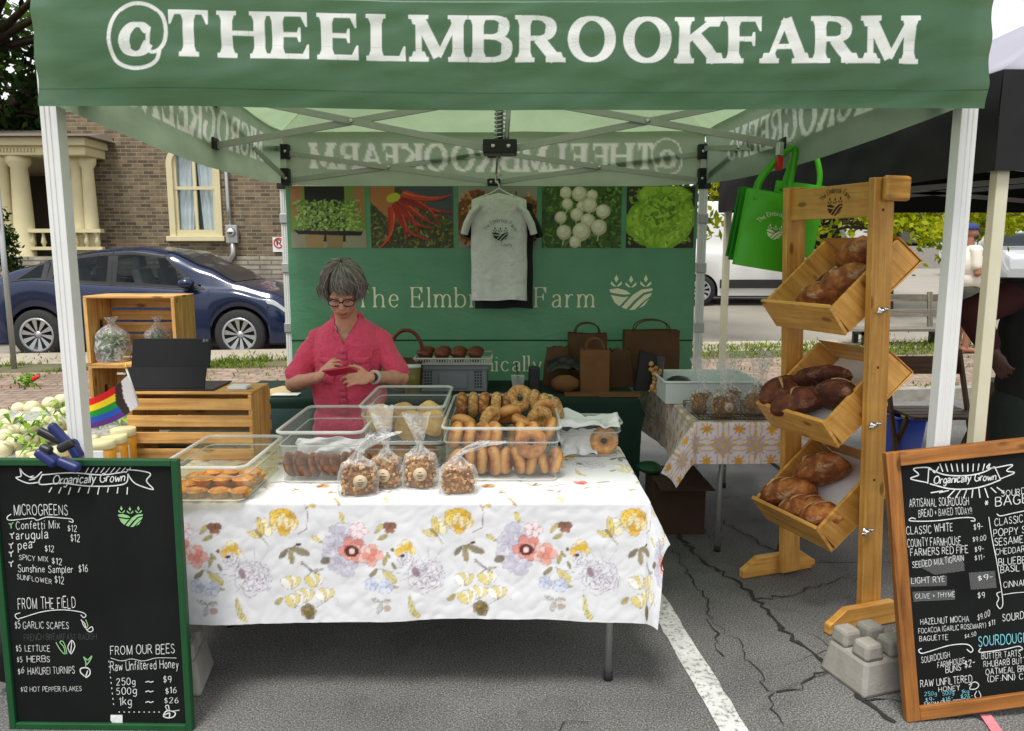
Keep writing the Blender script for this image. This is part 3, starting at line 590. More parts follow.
def tree(name, label, base, h, crown_r, nclump, nleaf, size, cols, seed, group=None, lm=None, low=.35, trunk_r=.18, extra=()):
    rr = random.Random(seed); t = thing(name, label, 'tree', base, group=group); B = Vector(base); mb = MB()
    top = B + Vector((rr.uniform(-.4, .4), rr.uniform(-.3, .3), h * .75)); pts = [B.lerp(top, k / 6) + Vector((rr.uniform(-.08, .08), rr.uniform(-.08, .08), 0)) * k for k in range(7)]; pts[0] = B - Vector((0, 0, .05))
    mb.tube(pts, [trunk_r * (1.25 - k * .16) for k in range(7)], 9); cr = MB()
    for i in range(nclump):
        a = rr.uniform(0, 2 * PI); z = rr.uniform(low, 1); rad = crown_r * math.sqrt(max(.05, 1 - ((z - .62) / .42) ** 2)) * rr.uniform(.35, 1)
        c = B + Vector((math.cos(a) * rad, math.sin(a) * rad, z * h)); j = pts[min(6, 2 + int(z * 4))]
        mid = j.lerp(c, .5) + Vector((0, 0, .15)); mb.tube([j, mid, c], [trunk_r * .35, trunk_r * .2, .015], 6)
        k = rr.uniform(.14, .26) * crown_r
        leaf_mb(cr, clump_pts(c, (k * 1.3, k * 1.3, k), nleaf, rr), size, cols, rr)
    for px, py, Y in extra:
        c = at(px, py, Y); j = pts[4]; mb.tube([j, j.lerp(c, .5) + Vector((0, 0, .4)), c + Vector((0, 0, .1))], [trunk_r * .3, trunk_r * .16, .012], 6); leaf_mb(cr, clump_pts(c, (.38, .3, .26), 130, rr), size * .8, cols, rr)
    mb.build('trunk', BARK, t); cr.build('crown', lm or LEAF, t); return t
YG = [S(158, 170, 28), S(176, 178, 36), S(140, 158, 34), S(112, 136, 30), S(190, 190, 60)]
DG = [S(42, 60, 30), S(52, 72, 36), S(34, 48, 26), S(60, 80, 38)]
MG = [S(70, 96, 40), S(84, 108, 46), S(58, 82, 36)]
b = gp(684, 330, .3); tree('locust_tree', 'yellow green locust tree with twisting branches just right of the green banner', (2.95, 13.2, tz(3, 13.2)), 6.2, 1.9, 30, 90, .085, YG, 21, 'yellow green street trees', low=.3, trunk_r=.13, extra=[(722, 168, 12.5), (716, 182, 12.4), (727, 190, 12.6), (741, 188, 12.5), (738, 172, 12.8), (748, 205, 12.6)])
tree('locust_tree', 'yellow green locust tree hanging low behind the bread rack and the white tent leg', (8.4, 17.5, tz(8.4, 17.5)), 4.9, 3.6, 60, 110, .1, YG, 33, 'yellow green street trees', low=.3, trunk_r=.2, extra=[(870 + 11 * k, 212 + (k * 7) % 13 + (6 if k % 4 == 1 else 0), 15.5 + (k * 3) % 4) for k in range(15)] + [(905, 205, 16), (930, 232, 14), (955, 205, 17), (884, 226, 15), (990, 205, 16), (1010, 222, 17), (946, 228, 14.5)])
tree('dark_tree', 'tall dark tree behind the porch at the top left corner', (-11.6, 17.6, .5), 11, 3.6, 62, 130, .14, DG, 40, lm=LEAFD, low=.3, trunk_r=.3)
tree('dark_tree', 'dark leafy tree behind the porch columns, left of the tall one', (-14.5, 20, .5), 8, 3.2, 40, 110, .15, DG, 41, lm=LEAFD, low=.15, trunk_r=.25)
for i, (x, y, h, r_) in enumerate([(18, 44, 5, 4), (9, 46, 5, 4), (27, 48, 5, 4), (2, 48, 7, 5), (-22, 36, 11, 5), (36, 50, 6, 5)]):
    tree('green_tree', ['mid green tree beyond the upper car lot', 'mid green tree far behind the dark parked car', 'mid green tree far off past the red car', 'mid green tree far behind the white van', 'mid green tree far left beyond the house', 'mid green tree at the far right past all the cars'][i], (x, y, 1), h, r_, 30, 80, .3, MG, 60 + i, 'trees in the far background', low=.2, trunk_r=.3)
t = thing('evergreen_shrub', 'dark green bushy evergreen shrub beside the porch', 'shrub', (-8.55, 12.9, .3)); mb = MB(); rr = random.Random(8)
for i in range(70):
    z = rr.uniform(.1, 1.95); r_ = .42 * (1 - (z / 2.05) ** 1.8) + .08; a = rr.uniform(0, 6.3)
    leaf_mb(mb, clump_pts((-8.55 + math.cos(a) * r_ * .8, 12.9 + math.sin(a) * r_ * .8, .3 + z), (.17, .17, .2), 60, rr), .045, DG, rr)
mb.build('foliage', LEAFD, t); mb = MB(); mb.tube([(-8.55, 12.9, .25), (-8.55, 12.9, 1.6)], [.06, .02], 7); mb.build('stem', BARK, t)
# ---------------------------------------------------------------- brick house
hs_ = thing('brick_house', 'two storey buff brick house with a cream arched window behind the blue car', 'house', (-4, 15, .3))
WX0, WX1, HX0, HX1 = at(171, 200, 15).x, at(219, 200, 15).x, -8.45, 1.6; WZ0 = at(195, 236, 15).z; WZT = at(195, 163, 15).z; WR = (WX1 - WX0) / 2; FZ = at(250, 256, 15).z
mb = MB(); T = .3
for (a, b, z0, z1) in ((HX0, WX0, FZ, 7.2), (WX1, HX1, FZ, 7.2), (WX0, WX1, FZ, WZ0)): mb.box(a, b, 15, 15 + T, z0, z1)
ar = [(WX0, WZT)] + [((WX0 + WX1) / 2 - WR * math.cos(PI * k / 12), WZT + WR * .75 * math.sin(PI * k / 12)) for k in range(13)] + [(WX1, WZT), (WX1, 7.2), (WX0, 7.2)]
mb.prism([(x, 15 + T, z) for x, z in ar[1:14]] + [(WX1, 15 + T, 7.2), (WX0, 15 + T, 7.2)], (0, -T, 0))
mb.box(HX0, HX0 + T, 15 + T, 23, FZ, 7.2); mb.box(HX1 - T, HX1, 15 + T, 23, FZ, 7.2); mb.box(HX0, HX1, 23, 23.3, FZ, 7.2); mb.build('wall', BRICK, hs_)
mb = MB(); mb.box(HX0 - .04, HX1 + .04, 14.96, 15.4, -.1, FZ); mb.box(HX0 - .04, HX0 + .3, 15.4, 23, -.1, FZ); mb.build('stone_foundation', STONE, hs_)
mb = MB(); e = .5; mb.add([(HX0 - e, 15 - e, 7.2), (HX1 + e, 15 - e, 7.2), (HX1 + e, 23.8, 7.2), (HX0 - e, 23.8, 7.2), (HX0 + 3.4, 19.2, 9.8), (HX1 - 3.4, 19.2, 9.8)], [(0, 1, 5, 4), (1, 2, 5), (2, 3, 4, 5), (3, 0, 4), (3, 2, 1, 0)])
mb.build('roof', mat('roof_shingle', S(84, 80, 76), .9, 0, .2, 8), hs_)
win = MB(); fx = .1
def archring(mb, x0, x1, z0, zt, y0, y1, w_):
    xc, r_ = (x0 + x1) / 2, (x1 - x0) / 2
    o = [(x0, z0)] + [(xc - r_ * math.cos(PI * k / 14), zt + r_ * .75 * math.sin(PI * k / 14)) for k in range(15)] + [(x1, z0)]
    i = [(x0 + w_, z0)] + [(xc - (r_ - w_) * math.cos(PI * k / 14), zt + (r_ - w_) * .75 * math.sin(PI * k / 14)) for k in range(15)] + [(x1 - w_, z0)]
    for k in range(len(o) - 1): mb.prism([(o[k][0], y0, o[k][1]), (o[k + 1][0], y0, o[k + 1][1]), (i[k + 1][0], y0, i[k + 1][1]), (i[k][0], y0, i[k][1])], (0, y1 - y0, 0))
archring(win, WX0 - .045, WX1 + .045, WZ0, WZT, 14.965, 15.06, .11)
wo = win.build('window', CREAM, hs_)
mb = MB(); xc = (WX0 + WX1) / 2; mb.box(WX0 + .066, WX1 - .066, 15.0, 15.06, WZ0 + .002, WZ0 + .12)
for x in (WX0 + .09, WX1 - .09, xc): mb.box(x - .028, x + .028, 15.02, 15.065, WZ0 + .12, WZT + WR * .6)
zm = at(195, 188, 15).z; mb.box(WX0 + .066, WX1 - .066, 15.01, 15.062, zm - .03, zm + .03); mb.build('sash', CREAM, wo)
mb = MB(); mb.box(WX0 - .1, WX1 + .1, 14.9, 15.1, WZ0 - .1, WZ0 - .002); mb.build('sill', CREAM, wo, bevel=.01)
mb = MB(); mb.grid(lambda u, v: Vector((WX0 + .07 + u * (WX1 - WX0 - .14), 15.075, WZ0 + .1 + v * (WZT + WR * .7 - WZ0 - .1))), 2, 2); mb.build('pane', clear('house_glass', .1, (.85, .9, .9), .04, (.3, .34, .36)), wo)
mb = MB()
for sx in (-1, 1): mb.grid(lambda u, v: Vector((xc + sx * (.1 + .36 * u - .1 * v * (1 - u)), 15.12 + .02 * math.sin(u * 26 + v), WZ0 + .02 + v * (WZT + WR * .7 - WZ0))), 50, 4)
mb.build('curtain', mat('net_curtain', (.78, .82, .84), .9), wo)
mb = MB(); mb.box(WX0 - .3, WX1 + .3, 15.7, 15.75, WZ0 - .3, 5); mb.build('dark_backing', mat('dark_room', (.05, .05, .05), .9), wo)  # dark sheet added behind the curtains, its colour standing in for the unlit room
t = thing('electric_meter', 'grey electric meter box with its conduit on the brick wall', 'meter', at(232, 236, 14.96))
c = at(232, 234, 14.9); mb = MB(); mb.box(c.x - .11, c.x + .11, 14.86, 14.955, c.z - .17, c.z + .17); mb.build('box', GREYM, t, bevel=.01)
mb = MB(); mb.lathe([(.085, 0), (.085, .05), (.05, .08), (0, .085)], 16, 0, M=Matrix.Translation((c.x, 14.86, c.z + .04)) @ RM(PI / 2)); mb.build('dial', CHROME, t)
mb = MB(); x2 = at(226, 200, 14.9).x; mb.tube([(c.x - .03, 14.91, c.z + .17), (c.x - .05, 14.91, c.z + .5), (x2, 14.91, 5.5)], .035, 8); mb.build('riser', GREYM, t)
mb = MB(); mb.tube([(c.x, 14.91, c.z - .17), (c.x, 14.91, c.z - .38), (c.x - .14, 14.91, c.z - .62)], .05, 8); mb.build('conduit', GREYM, t)
c = at(279, 245, 14.93); t = thing('no_parking_sign', 'small white no parking sign on the brick wall beside the tent leg', 'sign', c)
mb = MB(); mb.box(c.x - .12, c.x + .12, 14.93, 14.945, c.z - .13, c.z + .15); mb.build('plate', WHITEP, t)
mb = MB(); rg = [(c.x + .09 * math.cos(a), 14.926, c.z + .04 + .09 * math.sin(a)) for a in np.linspace(0, 2 * PI, 24, endpoint=False)]; mb.tube(rg, .012, 6, closed=True); mb.bar((c.x - .06, 14.926, c.z + .1), (c.x + .06, 14.926, c.z - .02), .014, .02); mb.build('red_ring', mat('sign_red', S(190, 30, 30), .5), t)
mb = MB(); q, wd = text_quads('P', thick=2, thin=1.6); put_text(mb, q, lambda x, y, l: Vector((c.x - .035 + x * .011, 14.9285 - l, c.z - .015 + y * .011))); mb.build('letter', BLACKP, t)
# porch of the house, left of its wall
po = thing('porch', 'cream columned porch with a balustrade left of the brick wall', 'porch', (-10, 14.50, .3))
pz = at(60, 157, 14.60).z; mb = MB(); PX0, PX1 = -14.2, at(91, 150, 14.40).x
mb.box(PX0, PX1 - .06, 14.30, 18.2, pz, pz + .16); mb.box(PX0, PX1, 14.20, 18.3, pz + .16, pz + .3)
for k in range(90): mb.box(PX0 + .05 + k * .062, PX0 + .08 + k * .062, 14.27, 14.30, pz + .05, pz + .12)
mb.build('entablature', CREAM, po, bevel=.012)
mb = MB(); a = PX1 + .15; mb.add([(PX0, 14.05, pz + .302), (a, 14.05, pz + .302), (a, 18.3, pz + .302), (PX0, 18.3, pz + .302), (PX0, 17.6, pz + .95), (a - .5, 17.6, pz + .95)], [(0, 1, 5, 4), (1, 2, 5), (2, 3, 4, 5), (3, 0, 4), (3, 2, 1, 0)]); mb.build('roof', mat('porch_shingle', S(110, 102, 92), .9, 0, .25, 12), po)
for k, px in enumerate((4, 22, 79, 90)):
    Y = 14.55 if k < 2 else 14.70; p = at(px, 200, Y); z0 = .45 if k < 2 else 1.75; mb = MB(); r_ = .17 if k < 2 else .12
    z0 = 1.0; mb.lathe([(r_ * 1.4, z0), (r_ * 1.4, z0 + .1), (r_, z0 + .15), (r_ * 1.02, (z0 + pz) / 2), (r_ * .85, pz - .2), (r_ * 1.25, pz - .12), (r_ * 1.35, pz - .003)], 18, c=(p.x, Y, 0)); mb.build('column', CREAM, po)
mb = MB(); bz0, bz1 = at(60, 250, 14.60).z, at(60, 229, 14.60).z; bx0, bx1 = -14.2, at(103, 240, 14.50).x
mb.box(bx0, bx1, 14.43, 14.57, bz1 - .07, bz1); mb.box(bx0, bx1, 14.45, 14.55, bz0, bz0 + .06); mb.build('balustrade_rail', CREAM, po)
x = bx1 - .1
for k in range(20):
    mb = MB(); h = bz1 - bz0; mb.lathe([(.03, .06), (.028, .1), (.052, h * .35), (.03, h * .6), (.024, h * .75), (.036, h * .82), (.03, h - .071)], 9, c=(x, 14.50, bz0)); mb.build('baluster', CREAM, po); x -= .2
mb = MB(); mb.box(PX0, PX1 - .1, 14.30, 18.2, .2, bz0 - .12); mb.build('porch_floor', STONE, po)
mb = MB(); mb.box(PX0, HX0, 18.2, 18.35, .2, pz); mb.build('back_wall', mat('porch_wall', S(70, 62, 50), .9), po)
# ---------------------------------------------------------------- the green market tent
def lerp(a, b, t): return a + (b - a) * t
FL, FR, BL, BR = Vector((at(53, 115, 2.7).x, 2.7, 0)), Vector((at(965, 118, 2.7).x, 2.7, 0)), Vector((-1.575, 5.45, 0)), Vector((1.325, 5.45, 0))
tent = thing('market_tent', 'green pop up market tent with white lettering across its front valance', 'tent', (-.06, 4, 0))
GRN_D, GRN_T = S(8, 80, 54), S(176, 200, 158)
CAN = fabric('green_tent_cloth', GRN_D, GRN_T, .45, .3, attr=True)
VH, VZ = .352, 2.068
def vz(X): return VZ + .012 * (X < 0) * min(1, -X) + .006 * max(0, X - .3)
def SV(X, h, lift=0):       # front valance: X across, h height above the hem (m)
    k = h / VH; e = 1 - abs(X) / 1.46
    y = 2.497 + .012 * nz((X * 1.1, h * 5, 1)) + .008 * nz((X * 3.1 + h * 4, h * 9, 4)) + .0045 * nz((X * 7 - h * 9, h * 17, 8))
    y += .006 * math.exp(-e * 9) * math.sin(h * 44 + 2 * math.sin(X * 5)) - .02 * k * (1 - k) * min(1, e * 6)
    if k > .93: y += .05 * ((k - .93) / .07) ** 2
    z = vz(X) + h + .006 * nz((X * 1.4, 2, 2)) - .012 * math.sin(PI * (X + 1.46) / 2.92) * k
    return Vector((X, y - lift, z))
mb = MB()
x0, x1 = at(40, 106, 2.5).x, at(985, 112, 2.5).x
SW = {'T': 1.38, 'E': 1.22, 'F': 1.15, 'L': 1.2, 'M': 1.12, 'O': 1.06, 'H': 1.05, 'K': 1.08, 'R': 1.05, 'B': 1.05}
_save = dict(GL)
for k, v in SW.items():
    w_, st = GL[k]; o = []
    for q in st.split('|'):
        pre = q[0] if q[0] in '~o' else ''; body = q.lstrip('~o')
        if pre == 'o': a, b, c, d = map(float, body.split(',')); o.append(f'o{a*v},{b},{c*v},{d}')
        else: o.append(pre + ' '.join(f'{float(p.split(",")[0])*v:.2f},{p.split(",")[1]}' for p in body.split()))
    GL[k] = (w_ * v, '|'.join(o))
q, wd = text_quads('@THEELMBROOKFARM', 'serif', 2.75, 1.2, 4.3, .95); xs = [p[0] for a, _ in q for p in a]; xa, xb = min(xs), max(xs)
X0, X1 = at(110, 60, 2.5).x, at(917, 66, 2.5).x; cap = .128
FC = Canvas(x1 - x0, VH + .004, .0021, (0, 0, 0))
for p_, _ in q:
    P_ = [(lerp(X0, X1, (x - xa) / (xb - xa)), y * cap / 10) for x, y in p_]; FC.poly([(x - x0, .155 + y - .012 * max(0, x)) for x, y in P_], (1, 1, 1))
FC.a = np.clip(FC.a, 0, 1)
mb.grid(lambda u, v: SV(lerp(x0, x1, u), v * VH), int((x1 - x0) / .0021), int(VH / .0021), colfn=lambda u, v: FC.get(u * (x1 - x0), v * VH))
GL.update(_save)

# inside-out text on the three other valances, printed through the cloth
def ink_canvas(txt, L, cap, base, thick=2.6, wx=.95, fill=None):
    cv = Canvas(L, .37, .006, (0, 0, 0)); q, wd = text_quads(txt, 'serif', thick, 1.1, 3.6, wx); s_ = fill / wd
    for p, _ in q: cv.poly([(L / 2 - fill / 2 + a[0] * s_, base + a[1] * cap / 10) for a in p], (1, 1, 1))
    return cv
def side(P, Q, txt, seed, out, fill, sagk=.05):
    L = (Q - P).length; cv = ink_canvas(txt, L, .15, .12, fill=fill); n = Vector(((Q - P).y, -(Q - P).x, 0)).normalized() * out
    def f(u, v):
        p = P.lerp(Q, u); h = v * VH; w_ = .014 * nz((u * 4, h * 6, seed)) + .007 * nz((u * 12, h * 10, seed + 3))
        return Vector((p.x, p.y, VZ + .03 + h - .045 * math.sin(PI * u) * (1 - v))) + n * (.012 + w_ - .01 * v)
    mb.grid(f, 240, 40, colfn=lambda u, v: (max(.13, cv.get(u * L, v * VH)[0]),) * 3)
_ofl, _ofr = Vector((-1.45, 2.545, 0)), Vector((1.445, 2.545, 0))
side(BL, _ofl, 'MICROGREENS', 3, -1 if False else 1, 1.9); side(_ofr, BR, 'MICROGREENS', 5, 1, 1.9); side(BR, BL, '@THEELMBROOKFARM', 9, 1, 2.5)
PK = Vector((-.06, 4.0, 3.3)); ZR = VZ + VH + .01
def roof(A, B, seed):
    def f(u, v):
        p = A.lerp(B, u); p = Vector((p.x, p.y, ZR)); q = p.lerp(PK, v); s_ = math.sin(PI * u) * math.sin(PI * min(1, v * 1.1))
        return q + Vector((0, 0, -.07 * s_ + .012 * nz((u * 5, v * 4, seed))))
    mb.grid(f, 40, 24, colfn=lambda u, v: (0, 0, 0))
oL, oR, oBL, oBR = Vector((x0, 2.545, 0)), Vector((x1, 2.545, 0)), BL + Vector((-.03, .03, 0)), BR + Vector((.03, .03, 0))
roof(oL, oR, 1); roof(oR, oBR, 2); roof(oBR, oBL, 3); roof(oBL, oL, 4)
can = mb.build('canopy', CAN, tent)
HEM = mat('hem_stitching', S(38, 92, 66), .8, 0, .1)
mb = MB()
for h in (.052,):
    for i in range(200):
        a, b = lerp(x0, x1, (i + .0) / 200), lerp(x0, x1, (i + 1) / 200); mb.poly([SV(a, h, .0012), SV(b, h, .0012), SV(b, h + .0028, .0012), SV(a, h + .0028, .0012)])
mb.build('hem_seam', HEM, can)
def leg(P, top, w_, z0=0, nm='leg', collars=()):
    mb = MB(); g = w_ / 2
    pr = [(-g, -g), (-g * .45, -g), (-g * .45, -g * .86), (-g * .15, -g * .86), (-g * .15, -g), (g * .15, -g), (g * .15, -g * .86), (g * .45, -g * .86), (g * .45, -g), (g, -g), (g, g), (-g, g)]
    mb.prism([(P.x + a, P.y + b, z0 + .012) for a, b in pr], (0, 0, top - z0 - .012)); o = mb.build(nm, WHITEP, tent, bevel=.002)
    mb = MB(); mb.box(P.x - .05, P.x + .05, P.y - .05, P.y + .05, z0, z0 + .012); mb.build('foot_plate', GREYM, o)
    for zc in collars:
        mb = MB(); mb.box(P.x - g - .008, P.x + g + .008, P.y - g - .008, P.y + g + .008, zc - .035, zc + .035); mb.build('collar', GREYM, o, bevel=.006)
    return o
leg(FL, 2.3, .056); leg(FR, 2.3, .056)
for P in (BL, BR): leg(P, 2.3, .052, collars=(1.86, 1.52, 1.1))
ZH, ZL = 2.33, 2.14; CT, CB = 2.40, 2.14
Cn = Vector((-.06, 4, 0)); FM, BM, LM, RMm = (FL + FR) / 2, (BL + BR) / 2, (FL + BL) / 2, (FR + BR) / 2
for (A, B, za, zb, zc, zd) in ((FL, FM, ZH, ZL, ZH, ZL), (FM, FR, ZH, ZL, ZH, ZL), (BL, BM, ZH - .03, ZL - .02, ZH - .03, ZL - .03), (BM, BR, ZH - .03, ZL - .03, ZH - .03, ZL - .02),
        (FL, LM, ZH, ZL, ZH + .04, ZL + .03), (LM, BL, ZH + .04, ZL + .03, ZH, ZL), (FR, RMm, ZH, ZL, ZH + .04, ZL + .03), (RMm, BR, ZH + .04, ZL + .03, ZH, ZL),
        (LM, Cn, ZH + .1, ZL + .03, CT, CB), (RMm, Cn, ZH + .1, ZL + .03, CT, CB), (BM, Cn, ZH - .03, ZL - .03, CT, CB)):
    d = (B - A).normalized(); n_ = Vector((d.y, -d.x, 0)) * .011; a, b = A + d * .03, B - d * .03
    for (p, q_, s_) in ((a + Vector((0, 0, za)), b + Vector((0, 0, zd)), 1), (a + Vector((0, 0, zb)), b + Vector((0, 0, zc)), -1)):
        mb = MB(); mb.bar(p + n_ * s_, q_ + n_ * s_, .013, .034); o = mb.build('truss_bar', TRUSS, tent, bevel=.002)
    m = (A + B) / 2 + Vector((0, 0, (za + zb + zc + zd) / 4)); mb = MB(); mb.lathe([(.012, -.025), (.012, .025)], 10, M=Matrix.Translation(m) @ n_.to_track_quat('Z', 'Y').to_matrix().to_4x4()); mb.build('pivot_bolt', CHROME, o)
def bracket(P, z0, z1, w_=.055):
    mb = MB(); mb.box(P.x - w_, P.x + w_, P.y - w_ * .8, P.y + w_ * .8, z0, z1); o = mb.build('bracket', BLACKP, tent, bevel=.008)
    mb = MB(); mb.lathe([(.011, 0), (.011, .006), (0, .008)], 8, M=Matrix.Translation((P.x - w_ * .4, P.y - w_ * .8, (z0 + z1) / 2)) @ RM(PI / 2)); mb.lathe([(.011, 0), (.011, .006), (0, .008)], 8, M=Matrix.Translation((P.x + w_ * .5, P.y - w_ * .8, (z0 + z1) / 2)) @ RM(PI / 2)); mb.build('bolt_head', CHROME, o)
for P in (BL, BR): bracket(P, 2.06, 2.2, .045); bracket(P, 2.26, 2.36, .05)
for P, s_ in ((FL, 1), (FR, -1)): bracket(P + Vector((s_ * .05, .05, 0)), 2.14, 2.22, .04); bracket(P + Vector((s_ * .05, .05, 0)), 2.28, 2.36, .04)
for P in (LM, RMm): bracket(P, 2.15, 2.21, .05); bracket(P, 2.36, 2.42, .05)
bracket(BM, 2.27, 2.33, .045); bracket(BM, 2.08, 2.13, .045); bracket(FM, 2.3, 2.36, .04); bracket(FM, 2.12, 2.17, .04)
bracket(Cn, 2.37, 2.43, .085); bracket(Cn, 2.115, 2.185, .085)
mb = MB(); mb.tube([(Cn.x, Cn.y, 2.18), (Cn.x, Cn.y, 3.27)], .016, 10); mb.tube([(Cn.x + .03, Cn.y - .05, 2.15), (Cn.x + .05, Cn.y - .05, 2.42)], .012, 8); o = mb.build('mast', GREYM, tent)
mb = MB(); mb.tube([(Cn.x + .026 * math.cos(a), Cn.y + .026 * math.sin(a), 2.185 + a / (2 * PI * 9) * .18) for a in np.linspace(0, 2 * PI * 9, 110)], .0045, 5); mb.build('spring', CHROME, o)
# ---------------------------------------------------------------- logo + printed banner
def logo_polys():
    P = [[(0, 4), (2, 4.3), (4, 3.7), (5, 2.9), (3.5, 2.7), (1.5, 3), (.2, 3.3)], [(.35, 2.7), (1.6, 2.4), (3.4, 2.1), (4.5, 2.3), (2.4, -.1), (1.2, .9)], [(10, 4.3), (7.5, 4), (5.5, 2.7), (2.9, -.35), (4, -.8), (6, 1.5), (8, 3.2), (10, 3.7)],
         [(9.9, 3.2), (8.2, 2.7), (6.6, 1.2), (4.7, -1), (6, -.9), (7.8, .9), (9.6, 2.4)], [(9.3, 1.7), (8.2, .8), (6.9, -.6), (8.2, .1)]]
    for x, y in ((1.6, 4.7), (5, 4.5), (8.4, 4.7)):
        for s_ in (-1, 1): P.append([(x, y), (x + s_ * 1.2, y + 1.3), (x + s_ * 1.3, y + .6), (x + s_ * .6, y + .05)])
        P.append([(x, y + 1), (x - .5, y + 1.8), (x, y + 2.9), (x + .5, y + 1.8)])
    return P
def put_logo(mb, f, mi=0):
    for p in logo_polys(): mb.add([f(x, y, 0) for x, y in p], [tuple(range(len(p)))], mi)
BY = 5.37
bw0, bw1 = at(287, 300, BY).x + .02, at(697, 300, BY).x - .02; bz1 = at(500, 186, BY).z
def SB(X, Z, lift=0): return Vector((X, BY + .012 * nz((X * 1.6, Z * 1.3, 2)) + .006 * nz((X * 4 + Z * 3, Z * 5, 6)) - lift, Z))
ban = thing('back_banner', 'green fabric back wall banner with food photographs along its top', 'banner', (0, BY, .45))
mb = MB(); mb.grid(lambda u, v: SB(lerp(bw0, bw1, u), lerp(.45, bz1, v)), 90, 60); mb.build('cloth', fabric('banner_cloth', S(82, 138, 102), S(84, 142, 104), .25, .6), ban)
IVORY = mat('ivory_print', S(238, 236, 205), .7, 0, .03)
def px_text(txt, xa, xb, yb, ytop, thick, thin, gap, wx=.95, jitter=0):
    a, b = at(xa, yb, BY), at(xb, yb, BY); cap = at(xa, ytop, BY).z - a.z; q, wd = text_quads(txt, 'serif', thick, thin, gap, wx)
    mb = MB(); put_text(mb, q, lambda x, y, l: SB(a.x + x / wd * (b.x - a.x), a.z + y * cap / 10, .003 + l)); return mb
px_text('The Elmbrook Farm', 357, 593, 307, 287.5, 1.15, .42, 3.4).build('lettering', IVORY, ban); mb = MB()
q, wd = text_quads('Organically', 'serif', 1.15, .5, 2.6, .95); a = at(468, 371, BY); cap = at(468, 356, BY).z - a.z; ks = cap / 10 * 1.05; xr = at(541, 371, BY).x
put_text(mb, q, lambda x, y, l: SB(xr - (wd - x) * ks, a.z + y * cap / 10, .003 + l)); mb.build('slogan', IVORY, ban)
mb = MB(); a, b = at(609, 305, BY), at(652, 305, BY); k = (b.x - a.x) / 10; put_logo(mb, lambda x, y, l: SB(a.x + x * k, a.z + (y - .2) * k * .95, .003)); mb.build('emblem', IVORY, ban)
mb = MB(); zs = at(500, 341, BY).z; mb.grid(lambda u, v: SB(lerp(bw0, bw1, u), zs + .01 * v, .004), 60, 1); mb.build('seam', mat('banner_seam', S(16, 46, 28), .8), ban)
# the five printed food photographs
PRINT = mat('photo_print', (1, 1, 1), .5, 0, .03, 10, attr=True)
def photo(px0, px1, paint, label):
    a, b = at(px0, 188, BY).x, at(px1, 188, BY).x; z1, z0 = bz1 - .004, at(500, 248, BY).z; W_, H_ = b - a, z1 - z0; cv = Canvas(W_, H_, .004, (0, 0, 0)); paint(cv, W_, H_, random.Random(px0))
    mb = MB(); mb.grid(lambda u, v: SB(lerp(a, b, u), lerp(z0, z1, v), .004), int(W_ / .0045), int(H_ / .0045), colfn=lambda u, v: cv.get(u * W_, v * H_)); mb.build('photo_panel', PRINT, ban, label=label)
def dabs(cv, n, x0, x1, y0, y1, r, cols, rr, el=.5):
    for i in range(n): c = rr.choice(cols); k = rr.uniform(.6, 1.25); s_ = r * rr.uniform(.5, 1.3); cv.ell(rr.uniform(x0, x1), rr.uniform(y0, y1), s_, s_ * el, rr.uniform(0, PI), tuple(v * k for v in c), .9, 8)
def p_micro(cv, W, H, rr):
    cv.poly([(0, 0), (W, 0), (W, H), (0, H)], S(120, 140, 62)); cv.poly([(0, 0), (W, 0), (W, H * .3), (0, H * .25)], S(150, 146, 120)); cv.poly([(W * .2, H * .1), (W * .72, H * .1), (W * .72, H), (W * .2, H)], S(24, 20, 20))
    cv.poly([(W * .2, 0), (W * .42, 0), (W * .45, H * .3), (W * .2, H * .3)], S(160, 132, 90)); cv.poly([(W * .48, 0), (W * .68, 0), (W * .7, H * .3), (W * .47, H * .3)], S(150, 124, 84))
    for sx in (0, 1): X = lambda t: W * (t if not sx else 1 - t); cv.poly([(X(.02), H), (X(.16), H), (X(.12), H * .5), (X(.03), H * .45)], S(170, 112, 74)); 
    cv.poly([(W * .04, H * .3), (W * .96, H * .27), (W * .93, H * .2), (W * .09, H * .23)], S(18, 18, 18)); dabs(cv, 900, W * .06, W * .94, H * .3, H * .78, .011, [S(110, 150, 52), S(150, 182, 84), S(78, 120, 36), S(180, 200, 110)], rr)
